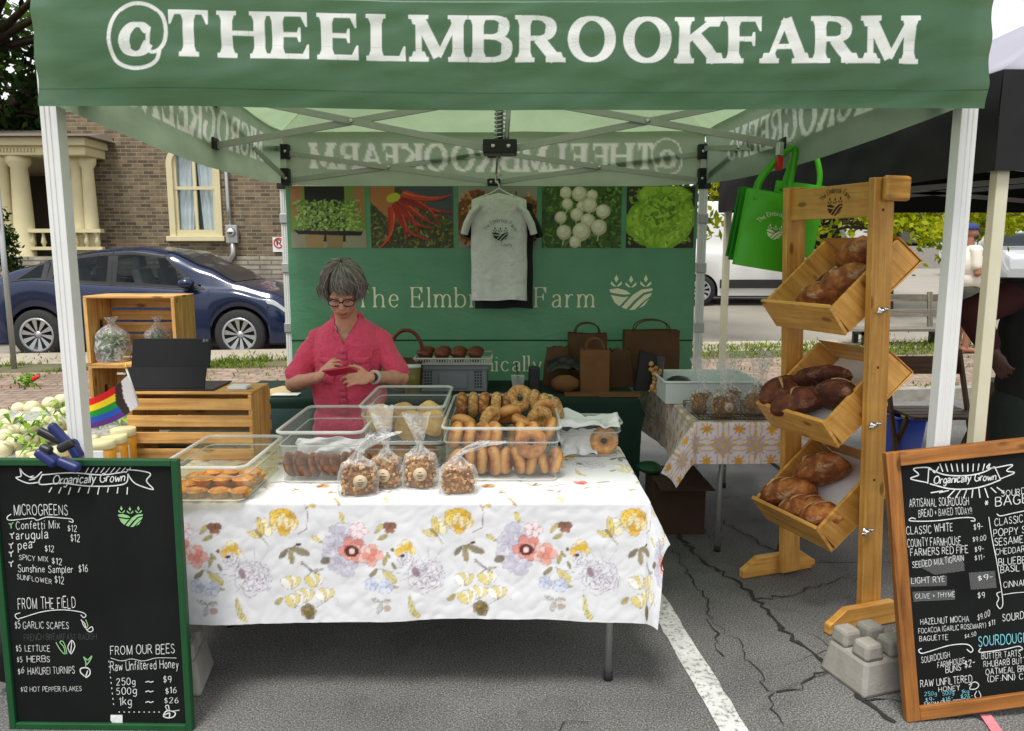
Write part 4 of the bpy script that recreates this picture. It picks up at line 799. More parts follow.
def p_carrot(cv, W, H, rr):
    cv.poly([(0, 0), (W, 0), (W, H), (0, H)], S(66, 66, 34)); dabs(cv, 500, 0, W, 0, H * .8, .016, [S(60, 84, 30), S(110, 130, 50), S(150, 130, 80), S(44, 40, 26)], rr, .3); cv.poly([(W * .3, H), (W, H), (W, H * .45), (W * .6, H * .8)], S(70, 76, 84))
    cv.poly([(0, H), (W * .3, H), (W * .28, H * .6), (W * .2, H * .5), (0, H * .75)], S(178, 112, 66)); 
    for i in range(10):
        a = -1.75 + i * .165 + rr.uniform(-.1, .1); L = W * rr.uniform(.48, .8); x, y = W * .26 + i * .008, H * (.66 + .025 * i); cu = rr.uniform(-.5, .5); w0 = rr.uniform(.036, .056); A, B2, Hi = [], [], []
        for k in range(9):
            t = k / 8; an = a + cu * t * t; px, py = x + math.cos(an) * L * t, y + math.sin(an) * L * .85 * t; h = w0 / 2 * (1 - t) ** .7 + .002; nx, ny = -math.sin(an), math.cos(an); A.append((px + nx * h, py + ny * h)); B2.append((px - nx * h, py - ny * h)); Hi.append((px + nx * h * .35, py + ny * h * .35))
        cv.poly([(p + .006, q - .01) for p, q in A + B2[::-1]], S(46, 30, 22), .7); cv.poly(A + B2[::-1], rr.choice([S(176, 44, 26), S(196, 62, 34), S(160, 36, 30)]))
        for k in range(6): cv.line(Hi[k:k + 2], w0 * .22 * (1 - k / 8), S(232, 120, 84), .7)
    cv.ell(W * .28, H * .82, .05, .03, .3, S(190, 190, 50))
def p_bread(cv, W, H, rr):
    cv.poly([(0, 0), (W, 0), (W, H), (0, H)], S(150, 146, 138)); cv.ell(W * .28, H * .45, W * .32, H * .5, .2, S(120, 66, 28), wob=.03); cv.ell(W * .82, H * .4, W * .25, H * .45, -.3, S(140, 80, 34), wob=.03); dabs(cv, 260, W * .02, W, H * .05, H * .9, .018, [S(176, 112, 52), S(96, 52, 22), S(206, 150, 88)], rr)
def p_turnip(cv, W, H, rr):
    cv.poly([(0, 0), (W, 0), (W, H), (0, H)], S(60, 92, 30)); dabs(cv, 500, 0, W, 0, H, .02, [S(86, 130, 40), S(50, 76, 26), S(120, 156, 60), S(36, 54, 20)], rr, .3)
    for (x, y, r) in ((.3, .9, .08), (.47, .88, .1), (.63, .86, .075), (.32, .72, .075), (.5, .68, .07), (.6, .7, .1), (.77, .6, .095), (.24, .5, .08), (.44, .55, .085), (.58, .45, .095), (.28, .26, .1), (.5, .27, .12), (.72, .34, .105), (.42, .1, .08)):
        X, Y, r = x * W, y * H, r * W * .95; cv.line([(X, Y - r * .8), (X - .01, Y - r * 1.7)], .005, S(226, 220, 190)); cv.ell(X, Y, r, r, 0, S(198, 188, 158)); cv.ell(X - r * .1, Y + r * .12, r * .82, r * .8, 0, S(228, 220, 196)); cv.ell(X - r * .2, Y + r * .3, r * .4, r * .36, 0, S(244, 240, 224))
def p_lettuce(cv, W, H, rr):
    cv.poly([(0, 0), (W, 0), (W, H), (0, H)], S(52, 44, 36)); dabs(cv, 250, 0, W, 0, H, .01, [S(80, 66, 52), S(36, 30, 24)], rr)
    for (x, y, a, b, r) in ((.25, .4, .26, .36, .3), (.78, .45, .24, .34, -.3), (.45, .2, .2, .24, 0), (.6, .15, .22, .2, .4), (.35, .88, .2, .16, .2), (.7, .85, .24, .2, -.2), (.5, .55, .3, .34, 0)):
        cv.ell(x * W, y * H, a * W, b * H, r, S(132, 176, 40), 1, 26, .07); cv.ell(x * W, y * H + .01, a * W * .8, b * H * .75, r, S(164, 202, 62), 1, 26, .09); cv.line([(x * W, (y - b * .7) * H), (.52 * W, .6 * H)], .008, S(206, 226, 140))
    dabs(cv, 300, W * .05, W * .95, H * .08, H * .95, .016, [S(120, 168, 38), S(176, 210, 80), S(150, 190, 56)], rr, .4)
    for i in range(70): a = rr.uniform(0, 6.3); d = rr.uniform(0, .2); cv.ell(W * (.52 + d * math.cos(a)), H * (.6 + d * 1.2 * math.sin(a)), .022, .009, rr.uniform(0, 3), rr.choice([S(112, 160, 36), S(178, 212, 80), S(90, 134, 30)]), 1, 10)
photo(289, 365, p_micro, 'printed photo of a tray of microgreens'); photo(370, 453, p_carrot, 'printed photo of red carrots'); photo(458, 537, p_bread, 'printed photo of loaves, behind the shirts'); photo(542, 622, p_turnip, 'printed photo of white turnips'); photo(627, 695, p_lettuce, 'printed photo of green lettuce')
# ---------------------------------------------------------------- shirts on a hanger
def shirt(name, label, cx, cy, ztop, m, w_, h, hang=True, logo=False, grp=None):
    t = thing(name, label, 'shirt', (cx, cy, ztop - h), group=grp); mb = MB()
    def f(u, v):
        a = 2 * PI * u; k = v; hw = w_ / 2 * (1 if k < .74 else 1 - .03 * (k - .74) / .26); z = ztop - h + h * k
        top = 1 if k < .8 else 1 - ((k - .8) / .2) ** 2
        if k > .82: z = ztop - h + h * (.82 + (k - .82) * (1 - .18 * abs(math.cos(a)) * 1.9))
        x = math.cos(a) * hw + .008 * nz((k * 5, 2, cx)) * (1 - k); dep = (.045 * (1 - .55 * k)) * (top ** .5) + .012
        return Vector((cx + x, cy + math.copysign(abs(math.sin(a)) ** .8, math.sin(a)) * dep + (.022 * nz((x * 11, k * 1.2, 3)) + .01 * nz((x * 24, k * 3, 5))) * (1 - k * .6), z + .012 * nz((x * 6, 1, cx)) * (k < .1)))
    mb.grid(f, 56, 34, wrapu=True)
    for s_ in (-1, 1):
        P = [Vector((cx + s_ * w_ * .34, cy, ztop - .085)), Vector((cx + s_ * w_ * .47, cy, ztop - .13)), Vector((cx + s_ * w_ * .57, cy + .005, ztop - .2)), Vector((cx + s_ * w_ * .62, cy + .008, ztop - .265))]
        mb.tube(P, [.07, .085, .085, .082], 16, flat=.3, caps=False)
    b = mb.build('body', m, t)
    mb = MB(); mb.tube([(cx + .085 * math.cos(a), cy + .014 * math.sin(a) - .004, ztop - .012 - .045 * (1 if math.sin(a) < 0 else .3) * abs(math.sin(a))) for a in np.linspace(0, 2 * PI, 28, endpoint=False)], .009, 6, closed=True); mb.build('neck_rib', m, t)
    if logo:
        fr = lambda X, Z: Vector((X, cy - .068 + .022 * nz(((X - cx) * 11, .7, 3)) * .6, Z)); mb = MB(); k = .0105
        put_logo(mb, lambda x, y, l: fr(cx + .01 + (x - 5) * k, ztop - .3 + y * k)); q, wd = text_quads('The Elmbrook Farm', thick=1.1, thin=.8)
        def arc(x, y, l): a = PI * .86 - (x / wd) * PI * .72; r = .1 + y * .0026; return fr(cx + .01 + r * math.cos(a), ztop - .29 + r * math.sin(a)) - Vector((0, l, 0))
        put_text(mb, q, arc); q, wd = text_quads('County', thick=1.1, thin=.8); put_text(mb, [z for z in q], lambda x, y, l: fr(cx + .05 + (x / wd - .5) * .07, ztop - .345 + y * .0022) - Vector((0, l, 0))); mb.build('chest_print', mat('shirt_print', S(20, 60, 44), .7), t)
        mb = MB(); mb.box(cx - .012, cx + .012, cy + .012, cy + .014, ztop - .055, ztop - .025); mb.build('neck_label', BLACKP, t)
    return t
sc = at(499, 188, 5.18); JER = mat('white_jersey', (.68, .68, .67), .9, 0, .05, 4, .9, 13, bd=.03); JERB = mat('black_jersey', (.012, .013, .014), .9, 0, .2, 4, .3, 14)
s1 = shirt('white_tshirt', 'white printed t-shirt on a hanger in front of the green banner', sc.x, 5.15, at(499, 193, 5.15).z, JER, .37, .70, logo=True)
s2 = shirt('black_tshirt', 'black t-shirt hanging right behind the white one, its hem and sleeve showing', sc.x + .03, 5.27, at(503, 197, 5.27).z, JERB, .395, .745)
zt = at(499, 193, 5.15).z; hk = thing('coat_hanger', 'white plastic coat hanger carrying the white t-shirt', 'hanger', (sc.x, 5.15, zt)); mb = MB()
mb.tube([(sc.x - .17, 5.15, zt - .045), (sc.x - .05, 5.15, zt + .0), (sc.x, 5.15, zt + .03), (sc.x + .05, 5.15, zt), (sc.x + .17, 5.15, zt - .045)], .006, 6); mb.build('arms', WHITEP, hk)
mb = MB(); mb.tube([(sc.x, 5.15, zt + .03), (sc.x, 5.15, zt + .055), (sc.x - .022, 5.15, zt + .075), (sc.x - .022, 5.15, zt + .11), (sc.x, 5.16, zt + .125), (sc.x + .02, 5.17, zt + .11)], .005, 6); mb.build('hook', WHITEP, hk)
# ---------------------------------------------------------------- neighbouring black tent
nb = thing('black_tent', 'black market tent of the next stall with a pale grey roof at the right', 'tent', (3.1, 4.4, 0))
ca = at(1000, 172, 2.92); BX0, BY0, BY1 = ca.x - .05, 2.87, 5.9; BX1 = BX0 + 3.05; z0n = ca.z; BKF = mat('black_tent_cloth', S(17, 17, 19), .7, 0, .2, 3, .4, 9)
mb = MB()
def bv(P, Q, seed):
    P, Q = Vector(P), Vector(Q); n_ = Vector(((Q - P).y, -(Q - P).x, 0)).normalized()
    mb.grid(lambda u, v: P.lerp(Q, u) + Vector((0, 0, z0n + v * .35)) + n_ * (.012 * nz((u * 6, v * 2, seed)) + .006 * nz((u * 17, v * 3, seed))), 70, 12)
cA, cB, cC, cD = (BX0, BY0, 0), (BX1, BY0, 0), (BX1 - .2, BY1, 0), (BX0 - .2, BY1, 0); bv(cA, cB, 1); bv(cB, cC, 2); bv(cC, cD, 3); bv(cD, cA, 4); mb.build('valance', BKF, nb)
pk = Vector(((BX0 + BX1) / 2, 4.4, z0n + 1.15)); mb = MB()
for P, Q in ((cA, cB), (cB, cC), (cC, cD), (cD, cA)): mb.grid(lambda u, v: (Vector(P).lerp(Vector(Q), u) + Vector((0, 0, z0n + .352))).lerp(pk, v) - Vector((0, 0, .06 * math.sin(PI * v) * math.sin(PI * u))), 16, 12)
mb.build('roof', mat('pale_roof_cloth', S(150, 148, 160), .7, 0, .08, 2, .2, 6), nb, solid=.004)
mb = MB()
for P, Q in ((cA, cB), (cB, cC), (cC, cD), (cD, cA)): mb.grid(lambda u, v: (Vector(P).lerp(Vector(Q), u) + Vector((0, 0, z0n + .33))).lerp(pk - Vector((0, 0, .03)), v) - Vector((0, 0, .06 * math.sin(PI * v) * math.sin(PI * u))), 10, 8)
mb.build('black_lining', BKF, nb)
CRL = mat('cream_leg_paint', S(212, 206, 180), .5, 0, .08, 8)
for k, (x, y) in enumerate(((ca.x, BY0 + .05), (BX1 - .04, BY0 + .05), (BX1 - .24, BY1 - .06), (at(725, 290, BY1 - .06).x, BY1 - .06))):
    mb = MB(); mb.box(x - .023, x + .023, y - .023, y + .023, 0, z0n + .2); mb.build('leg', CRL, nb, bevel=.003)
for a, b in (((BX0 + .04, BY0 + .1), (BX0 - .16, BY1 - .1)), ((BX0 - .1, BY1 - .1), (BX1 - .25, BY1 - .1)), ((BX0, 4.4), (BX1, 4.4))):
    for za, zb in ((z0n + .02, z0n + .25), (z0n + .25, z0n + .02)):
        a2, b2 = Vector((*a, za)), Vector((*b, zb)); m_ = (a2 + b2) / 2
        mb = MB(); mb.bar(a2, m_, .015, .03); mb.bar(Vector((*a, zb)) * 0 + m_, b2, .015, .03); mb.build('truss_bar', TRUSS, nb)
# ---------------------------------------------------------------- tables and cloths
def drape(mb, x0, x1, y0, y1, zt, L, Rr_, Fr, Bk, res, colfn, seed, flare=.05, corner=.42, amp=.012, mi=0, hemfn=None):
    nu, nv = int((x1 - x0 + L + Rr_) / res), int((y1 - y0 + Fr + Bk) / res); r = .018
    def f(a, b):
        u = x0 - L + a * (x1 - x0 + L + Rr_); v = y0 - Fr + b * (y1 - y0 + Fr + Bk)
        du = x0 - u if u < x0 else (u - x1 if u > x1 else 0); dv = y0 - v if v < y0 else (v - y1 if v > y1 else 0)
        sx = -1 if u < x0 else 1; sy = -1 if v < y0 else 1; cx, cy = min(max(u, x0), x1), min(max(v, y0), y1); rho = math.hypot(du, dv)
        if rho < 1e-6: return Vector((u, v, zt + .0015 * nz((u * 3, v * 3, seed)) + .001 * nz((u * 11, v * 11, seed))))
        ph = math.atan2(dv, du); fl = flare + (corner * (1 - ph / (PI / 2)) if du > 0 and dv > 0 else (corner * math.exp(-min(v - y0, y1 - v) / .16) if du > 0 else 0))
        if rho < r * PI / 2: th = rho / r; out = r * math.sin(th); dr = r * (1 - math.cos(th))
        else: q = rho - r * PI / 2; out = r + fl * q; dr = r + q * math.sqrt(1 - fl * fl)
        al = u if dv > du else v
        out += min(1, rho / .25) * amp * (nz((al * 2.6, rho * 1.2, seed)) + .55 * nz((al * 6, rho * 2.5, seed + 4))) + .0028 * min(1, rho * 20) * (abs(nz((u * 11 + v * 3, v * 9 - u * 3, seed))) * 1.6 - .4) + .003 * min(1, rho * 20) * abs(nz((u * 22 - v * 8, v * 19, seed + 2)))
        if hemfn and dv > 0: dr *= hemfn(u)
        if du > 0 and dv > 0: dr *= 1 - .1 * math.sin(2 * ph)
        return Vector((cx + sx * math.cos(ph) * out, cy + sy * math.sin(ph) * out, zt - dr))
    def c(a, b): return colfn(x0 - L + a * (x1 - x0 + L + Rr_), v_of(b))
    v_of = lambda b: y0 - Fr + b * (y1 - y0 + Fr + Bk)
    mb.grid(f, nu, nv, mi, colfn=c if colfn else None); return mb
def folding_table(label, x0, x1, y0, y1, zt, legs=True, inset=.12, zg=0):
    t = thing('folding_table', label, 'table', ((x0 + x1) / 2, (y0 + y1) / 2, zg), group=None)
    mb = MB(); mb.box(x0, x1, y0, y1, zt - .045, zt); mb.build('tabletop', mat('table_plastic', (.55, .55, .53), .6), t, bevel=.012)
    for ax in ((x0 + inset, 1), (x1 - inset, -1)):
        for y in (y0 + .07, y1 - .07):
            mb = MB(); x, s_ = ax; mb.tube([(x + s_ * .06, y, zt - .047), (x + s_ * .012, y, zt - .2), (x, y, zt - .34), (x - s_ * .0, y, zg + .03)], .014, 10); o = mb.build('leg', GREYM, t)
            mb = MB(); mb.lathe([(.018, 0), (.018, .035)], 10, c=(x, y, zg)); mb.build('rubber_foot', BLACKM, o)
        mb = MB(); mb.tube([(ax[0] + ax[1] * .03, y0 + .085, zt - .28), (ax[0] + ax[1] * .03, y1 - .085, zt - .28)], .01, 8); mb.build('crossbar', GREYM, t)
    return t
folding_table('folding table under the white floral tablecloth, one bent grey leg showing', -1.34, .47, 2.69, 3.42, .745, inset=.1)
# floral print, painted once and repeated along the cloth
TW, TH = .63, 1.5
def floral():
    cv = Canvas(TW, TH, .0025, S(216, 216, 218)); rr = random.Random(4)
    def wrap(fn):
        for dx in (-TW, 0, TW): fn(dx)
    def petal(cx, cy, a, L, w_, col, al=.62, edge=None, el=.0021):
        P = [(0, 0), (.2 * L, .35 * w_), (.55 * L, .52 * w_), (.85 * L, .38 * w_), (L, .05 * w_), (.9 * L, -.36 * w_), (.55 * L, -.5 * w_), (.2 * L, -.33 * w_)]; c, d = math.cos(a), math.sin(a)
        Q = [(cx + x * c - y * d, cy + x * d + y * c) for x, y in P]; cv.poly(Q, col, al)
        if edge: cv.line(Q + [Q[0]], el, edge, .62)
    def flower(cx, cy, R_, cols, edge, n=9, rings=3, centre=None):
        for k in range(rings):
            r0 = R_ * (1 - k / rings * .75)
            for i in range(n - k): a = 2 * PI * i / (n - k) + k * .4 + rr.uniform(-.2, .2); petal(cx, cy, a, r0 * rr.uniform(.82, 1.08), r0 * .75, rr.choice(cols), .85, edge)
        if centre:
            for i in range(14): a = rr.uniform(0, 6.3); d = R_ * .22 * rr.random() ** .5; cv.ell(cx + d * math.cos(a), cy + d * math.sin(a), .006, .004, a, centre)
    def leaf(cx, cy, a, L, col, w_=.4, e=S(120, 110, 60)): petal(cx, cy, a, L * .9, L * w_ * .85, col, .8, e, .0021); cv.line([(cx, cy), (cx + math.cos(a) * L * .9, cy + math.sin(a) * L * .9)], .002, e, .7)
    YEL = [S(232, 192, 64), S(224, 180, 50), S(232, 214, 130), S(206, 160, 52), S(226, 218, 180)]; COR = [S(214, 134, 116), S(224, 160, 144), S(202, 112, 96), S(226, 196, 188)]; LIL = [S(198, 194, 206), S(210, 207, 214), S(184, 181, 196)]; WHT = [S(220, 218, 223), S(213, 211, 219), S(222, 221, 224)]
    OLV, OL2, PALE = S(112, 100, 44), S(166, 150, 62), S(222, 200, 96)
    def deco(dx):
        for y0 in (0, .75):
            f = lambda x, y: (x * TW + dx, y0 + y)
            x, y = f(.12, .375); rr.seed(1); flower(x, y, .055, YEL, S(150, 110, 40), 10, 4); 
            for i in range(6): petal(x - .045, y - .02, 2.5 + i * .35, .04, .03, S(238, 228, 190), .9, S(120, 110, 100))
            cv.line([(x + .05, y - .05), (x + .085, y - .03), (x + .09, y + .03), (x + .08, y + .06)], .0035, S(130, 90, 90), .8); leaf(x + .085, y + .05, .2, .04, PALE)
            x, y = f(.5, .265); rr.seed(2)
            for dx2, dy2 in ((-.06, .02), (-.03, .06), (-.02, -.06), (-.065, -.03)): flower(x + dx2, y + dy2, .05, LIL, S(150, 146, 160), 7, 2)
            leaf(x - .1, y + .03, 2.6, .05, S(214, 196, 110)); leaf(x - .02, y + .1, 1.9, .05, PALE); leaf(x + .09, y + .06, .9, .055, S(196, 176, 90)); leaf(x + .1, y + .04, .4, .045, OL2)
            flower(x + .01, y, .052, COR, S(150, 60, 60), 6, 2); flower(x + .07, y - .015, .05, COR, S(170, 90, 90), 5, 2); flower(x + .03, y + .07, .035, [S(238, 220, 222)], S(160, 50, 70), 5, 1); cv.ell(x + .005, y - .005, .026, .022, 0, S(90, 46, 46)); cv.ell(x + .005, y - .005, .012, .01, 0, S(228, 200, 190))
            leaf(x + .1, y - .07, -2.4, .05, OLV); leaf(x + .12, y - .06, 1.3, .05, OL2); leaf(x + .115, y - .075, -.75, .08, S(206, 190, 96), .45); cv.line([(x + .1, y - .07), (x + .2, y - .09), (x + .24, y - .085)], .002, S(150, 146, 140), .7)
            x, y = f(.94, .165); rr.seed(3); flower(x, y, .07, WHT, S(120, 104, 118), 11, 4); flower(x + .01, y - .01, .035, WHT, S(110, 66, 90), 7, 2); cv.ell(x - .04, y + .015, .012, .02, .4, S(120, 90, 100), .8)
            for i in range(7): a = 1 + i * .5; cv.line([(x, y + .02), (x + math.cos(a) * .105, y + .02 + math.sin(a) * .1)], .0018, S(150, 140, 150), .6)
            leaf(x - .1, y - .04, 3.0, .06, S(190, 176, 70), .22); leaf(x - .065, y - .07, -1.4, .1, S(206, 196, 110), .22); leaf(x - .05, y - .13, -1.1, .05, PALE, .35)
            x, y = f(.82, .265); flower(x, y, .04, YEL, S(170, 140, 60), 7, 2); flower(x + .0, y - .035, .032, WHT, S(120, 110, 130), 6, 2); cv.ell(x - .012, y - .02, .01, .007, .4, S(70, 56, 56)); leaf(x - .055, y - .03, 2.2, .03, OL2); leaf(x - .05, y - .045, -1.1, .035, OLV); cv.ell(x - .048, y + .0, .007, .007, 0, OLV)
            x, y = f(.73, .345); 
            for s_ in (-1, 1): petal(x, y, PI / 2 + s_ * .75, .03, .03, S(120, 78, 56), .95, S(70, 44, 36)); petal(x, y, -PI / 2 + s_ * .8, .022, .02, S(150, 96, 70), .95)
            x, y = f(.0, .315); leaf(x, y, 1.75, .085, S(214, 190, 90), .35); leaf(x - .005, y, 2.75, .06, S(226, 206, 120), .4); leaf(x, y, 2.3, .045, S(160, 120, 60), .3); cv.line([(x, y), (x + .02, y - .03)], .003, OLV)
            x, y = f(.155, .275); leaf(x, y, -.35, .085, OLV, .36); leaf(x, y, -1.45, .07, S(140, 120, 56), .34); leaf(x - .005, y, -2.3, .055, S(84, 66, 40), .4); cv.line([(x, y), (x + .03, y + .01)], .004, OLV); cv.ell(x + .03, y + .012, .011, .006, .3, S(80, 60, 50))
            x, y = f(.27, .185); leaf(x + .035, y + .03, .5, .045, S(96, 80, 48), .75); cv.line([(x - .035, y + .03), (x + .04, y - .02)], .005, S(110, 100, 110)); leaf(x - .005, y + .005, 2.3, .05, S(190, 186, 196), .25); leaf(x, y, .2, .05, S(186, 182, 190), .2); leaf(x, y, -2.2, .045, S(186, 180, 190), .22)
            x, y = f(.2, .07)
            for q_, (a, b) in enumerate(((-.03, .05), (.055, .055), (.02, .0), (-.02, -.02), (.09, .0))): 
                for i in range(4): petal(x + a, y + b, 1.0 + i * .4, .055, .03, [S(222, 204, 120), S(236, 232, 226)][(q_ + i) % 2], .9, S(120, 116, 100))
            leaf(x - .06, y + .02, -2.4, .045, OL2, .5); flower(x + .03, y - .035, .035, [S(120, 104, 62), S(150, 130, 80)], S(70, 60, 50), 7, 2); cv.line([(x + .06, y - .02), (x + .12, y + .02), (x + .14, y)], .002, S(140, 136, 130))
            x, y = f(.62, .115); flower(x, y + .02, .03, [S(176, 184, 206), S(200, 206, 222)], S(120, 126, 160), 5, 1); flower(x + .055, y + .012, .032, [S(186, 192, 214), S(206, 212, 226)], S(120, 126, 160), 5, 1); leaf(x + .035, y - .05, -1.9, .05, S(190, 186, 190), .45); leaf(x + .035, y - .045, .1, .04, S(196, 192, 196), .4); leaf(x + .03, y - .045, 2.8, .04, S(196, 192, 196), .4)
            x, y = f(.45, .43); leaf(x, y, 2.2, .06, S(196, 160, 60), .22); leaf(x + .17, y + .01, 2.0, .05, S(226, 202, 110), .4); x, y = f(.7, .03); petal(x, y, 1.2, .03, .03, S(150, 110, 70))
            cv.line([(f(.62, .6)[0], y0 + .6), (f(.75, .64)[0], y0 + .64)], .004, S(160, 90, 80)); x, y = f(.55, .62); leaf(x, y, 1.1, .05, S(110, 70, 56), .25); leaf(x, y, .4, .05, S(170, 130, 70), .25); leaf(x, y, 2.1, .04, PALE, .3); x, y = f(.28, .62); flower(x, y, .03, [S(150, 80, 60), S(210, 170, 90)], S(110, 50, 60), 6, 2)
            x, y = f(.85, .66); flower(x, y, .03, [S(210, 90, 80), S(226, 130, 110)], S(150, 50, 50), 5, 1); leaf(x + .06, y, .3, .06, S(120, 80, 60), .2)
            for q_, (a, b) in enumerate(((.12, .56), (.36, .53), (.68, .55), (.9, .6), (.2, .68), (.45, .7))):
                x, y = f(a, b); cv.line([(x - .03, y - .02), (x + .02, y + .01), (x + .06, y + .012)], .002, S(150, 130, 110), .7); leaf(x, y, .6 + q_, .04, [OL2, PALE, OLV][q_ % 3], .3); leaf(x + .02, y + .01, 2.4 + q_, .035, [PALE, S(150, 90, 70), OL2][q_ % 3], .3)
    wrap(deco); return cv
FLO = floral(); CLOTHM = mat('printed_cotton', (1, 1, 1), .85, 0, .025, 5, .22, 26, attr=True)
TX = at(285, 522, 2.68).x - .12 * TW   # where the first yellow flower sits
cf = lambda u, v: FLO.get((u - TX) % TW, (v - 2.69 + .475) % TH)
mb = MB(); drape(mb, -1.36, .482, 2.675, 3.44, .749, .2, .2, .468, .16,   .0048, cf, 11, .035, .42, .02, hemfn=lambda u: 1.0 - .045 * math.exp(-((u - .02) / .35) ** 2) + .012 * math.sin(u * 5))
tag(mb.build('floral_tablecloth', CLOTHM, origin=(-.4, 3.05, .3)), 'white tablecloth printed with yellow and coral flowers on the front table', 'tablecloth')
folding_table('dark table at the back wall under the dark green cloth', -1.72, .74, 4.62, 5.25, .745)
DKG = mat('dark_green_cloth', S(16, 44, 34), .9, 0, .15, 4, .3, 20)
mb = MB(); drape(mb, -1.74, .76, 4.6, 5.27, .749, .5, .12, .6, .3, .02, None, 5, .03, .35, .02); tag(mb.build('green_tablecloth', DKG), 'dark green tablecloth hanging over the table at the back wall', 'tablecloth')
folding_table('folding table under the yellow and lilac cloth, its bent leg showing', .99, 1.62, 3.98, 5.28, .745, inset=.14)
def geo(u, v):
    T_ = .17; a, b = (u / T_) % 1 - .5, (v / T_) % 1 - .5; col = np.array(S(222, 214, 222)); n_ = nz((u * 30, v * 30, 0)) * .5
    def star(x, y, n, r): d = math.hypot(x, y); t = math.atan2(y, x); return d < r * (.45 + .55 * abs(math.cos(t * n / 2)) ** 3)
    if star(a, b, 8, .4): col = np.array(S(180, 168, 194))
    if math.hypot(a, b) < .07: col = np.array(S(200, 190, 214))
    for cx, cy in ((-.5, -.5), (.5, -.5), (-.5, .5), (.5, .5)):
        d = math.hypot(a - cx, b - cy)
        if abs(d - .5) < .024 or abs(d - .68) < .02: col = np.array(S(216, 172, 92)) * (1 + n_ * .4)
        if star(a - cx, b - cy, 8, .23): col = np.array(S(216, 158, 62)) * (1 + n_ * .5)
    return tuple(col * (1 + .12 * n_))
mb = MB(); drape(mb, .965, 1.64, 3.955, 5.3, .749, .33, .2, .23, .1, .007, geo, 17, .05, .45, .03); tag(mb.build('patterned_tablecloth', CLOTHM), 'lilac and white tablecloth with yellow orange star pattern by the bread rack', 'tablecloth')
folding_table('table at the left holding turnips, crates and honey jars', -2.75, -1.12, 3.12, 4.3, .74)
mb = MB(); drape(mb, -2.77, -1.1, 3.1, 4.32, .744, .1, .08, .35, .1, .03, None, 25, .03, .3, .015); tag(mb.build('dark_tablecloth', mat('teal_cloth', S(22, 52, 50), .9, 0, .15, 4)), 'dark teal tablecloth under the turnips and the wooden crates', 'tablecloth')
# ---------------------------------------------------------------- clear food bins
CLR = clear('clear_polycarbonate', .05, (.95, .955, .945), .06, (.75, .77, .74)); CRIM = clear('bin_rim', .38, (.92, .93, .9), .15, (.72, .74, .7))
def rrect(x0, x1, y0, y1, r, z, n=4):
    P = []
    for cx, cy, a0 in ((x1 - r, y1 - r, 0), (x0 + r, y1 - r, PI / 2), (x0 + r, y0 + r, PI), (x1 - r, y0 + r, 1.5 * PI)):
        for k in range(n + 1): a = a0 + PI / 2 * k / n; P.append(Vector((cx + r * math.cos(a), cy + r * math.sin(a), z)))
    return P
def food_bin(name, label, x0, x1, y0, y1, z0, h, group=None, step=.72, tint=None):
    t = thing(name, label, 'food bin', ((x0 + x1) / 2, (y0 + y1) / 2, z0), group=group); i = .022; mb = MB()
    rings = [rrect(x0 + i, x1 - i, y0 + i, y1 - i, .03, z0 + .0015), rrect(x0 + i * .7, x1 - i * .7, y0 + i * .7, y1 - i * .7, .035, z0 + h * step), rrect(x0 + i * .35, x1 - i * .35, y0 + i * .35, y1 - i * .35, .035, z0 + h * (step + .03)), rrect(x0 + .012, x1 - .012, y0 + .012, y1 - .012, .035, z0 + h - .004)]
    n = len(rings[0]); mb.add([p for r_ in rings for p in r_], [tuple(range(n))] + [(k * n + j, k * n + (j + 1) % n, (k + 1) * n + (j + 1) % n, (k + 1) * n + j) for k in range(3) for j in range(n)], 0, True); mb.build('walls', tint or CLR, t)
    mb = MB(); mb.tube(rrect(x0 + .006, x1 - .006, y0 + .006, y1 - .006, .035, z0 + h), .0065, 8, closed=True); mb.tube(rrect(x0 + i * .5, x1 - i * .5, y0 + i * .5, y1 - i * .5, .035, z0 + h * (step + .015)), .003, 6, closed=True); mb.tube(rrect(x0 + i, x1 - i, y0 + i, y1 - i, .03, z0 + .004), .003, 6, closed=True); mb.build('rim', CRIM, t); return t
ZT = .752
YCLR = clear('yellowed_polycarbonate', .1, (.94, .9, .72), .1, (.8, .78, .6))
food_bin('food_bin', 'clear shallow bin of butter tarts beside the green chalkboard', -1.255, -.935, 2.615, 3.1, ZT, .128, tint=YCLR)
food_bin('food_bin', 'clear bin holding a row of brown cookies', -.905, -.565, 2.845, 3.36, ZT, .2)
food_bin('food_bin', 'lower clear bin under the deep scone bin, behind the granola bags', -.62, -.275, 3.06, 3.52, ZT, .105)
food_bin('food_bin', 'clear bin of pale scones stacked on top of another bin', -.625, -.27, 3.04, 3.54, ZT + .108, .15)
food_bin('food_bin', 'large clear bin heaped with bagels', -.275, .195, 2.87, 3.58, ZT, .21)
food_bin('food_bin', 'small clear bin with white paper and one bagel at the right end', .195, .482, 3.235, 3.44, ZT, .145)
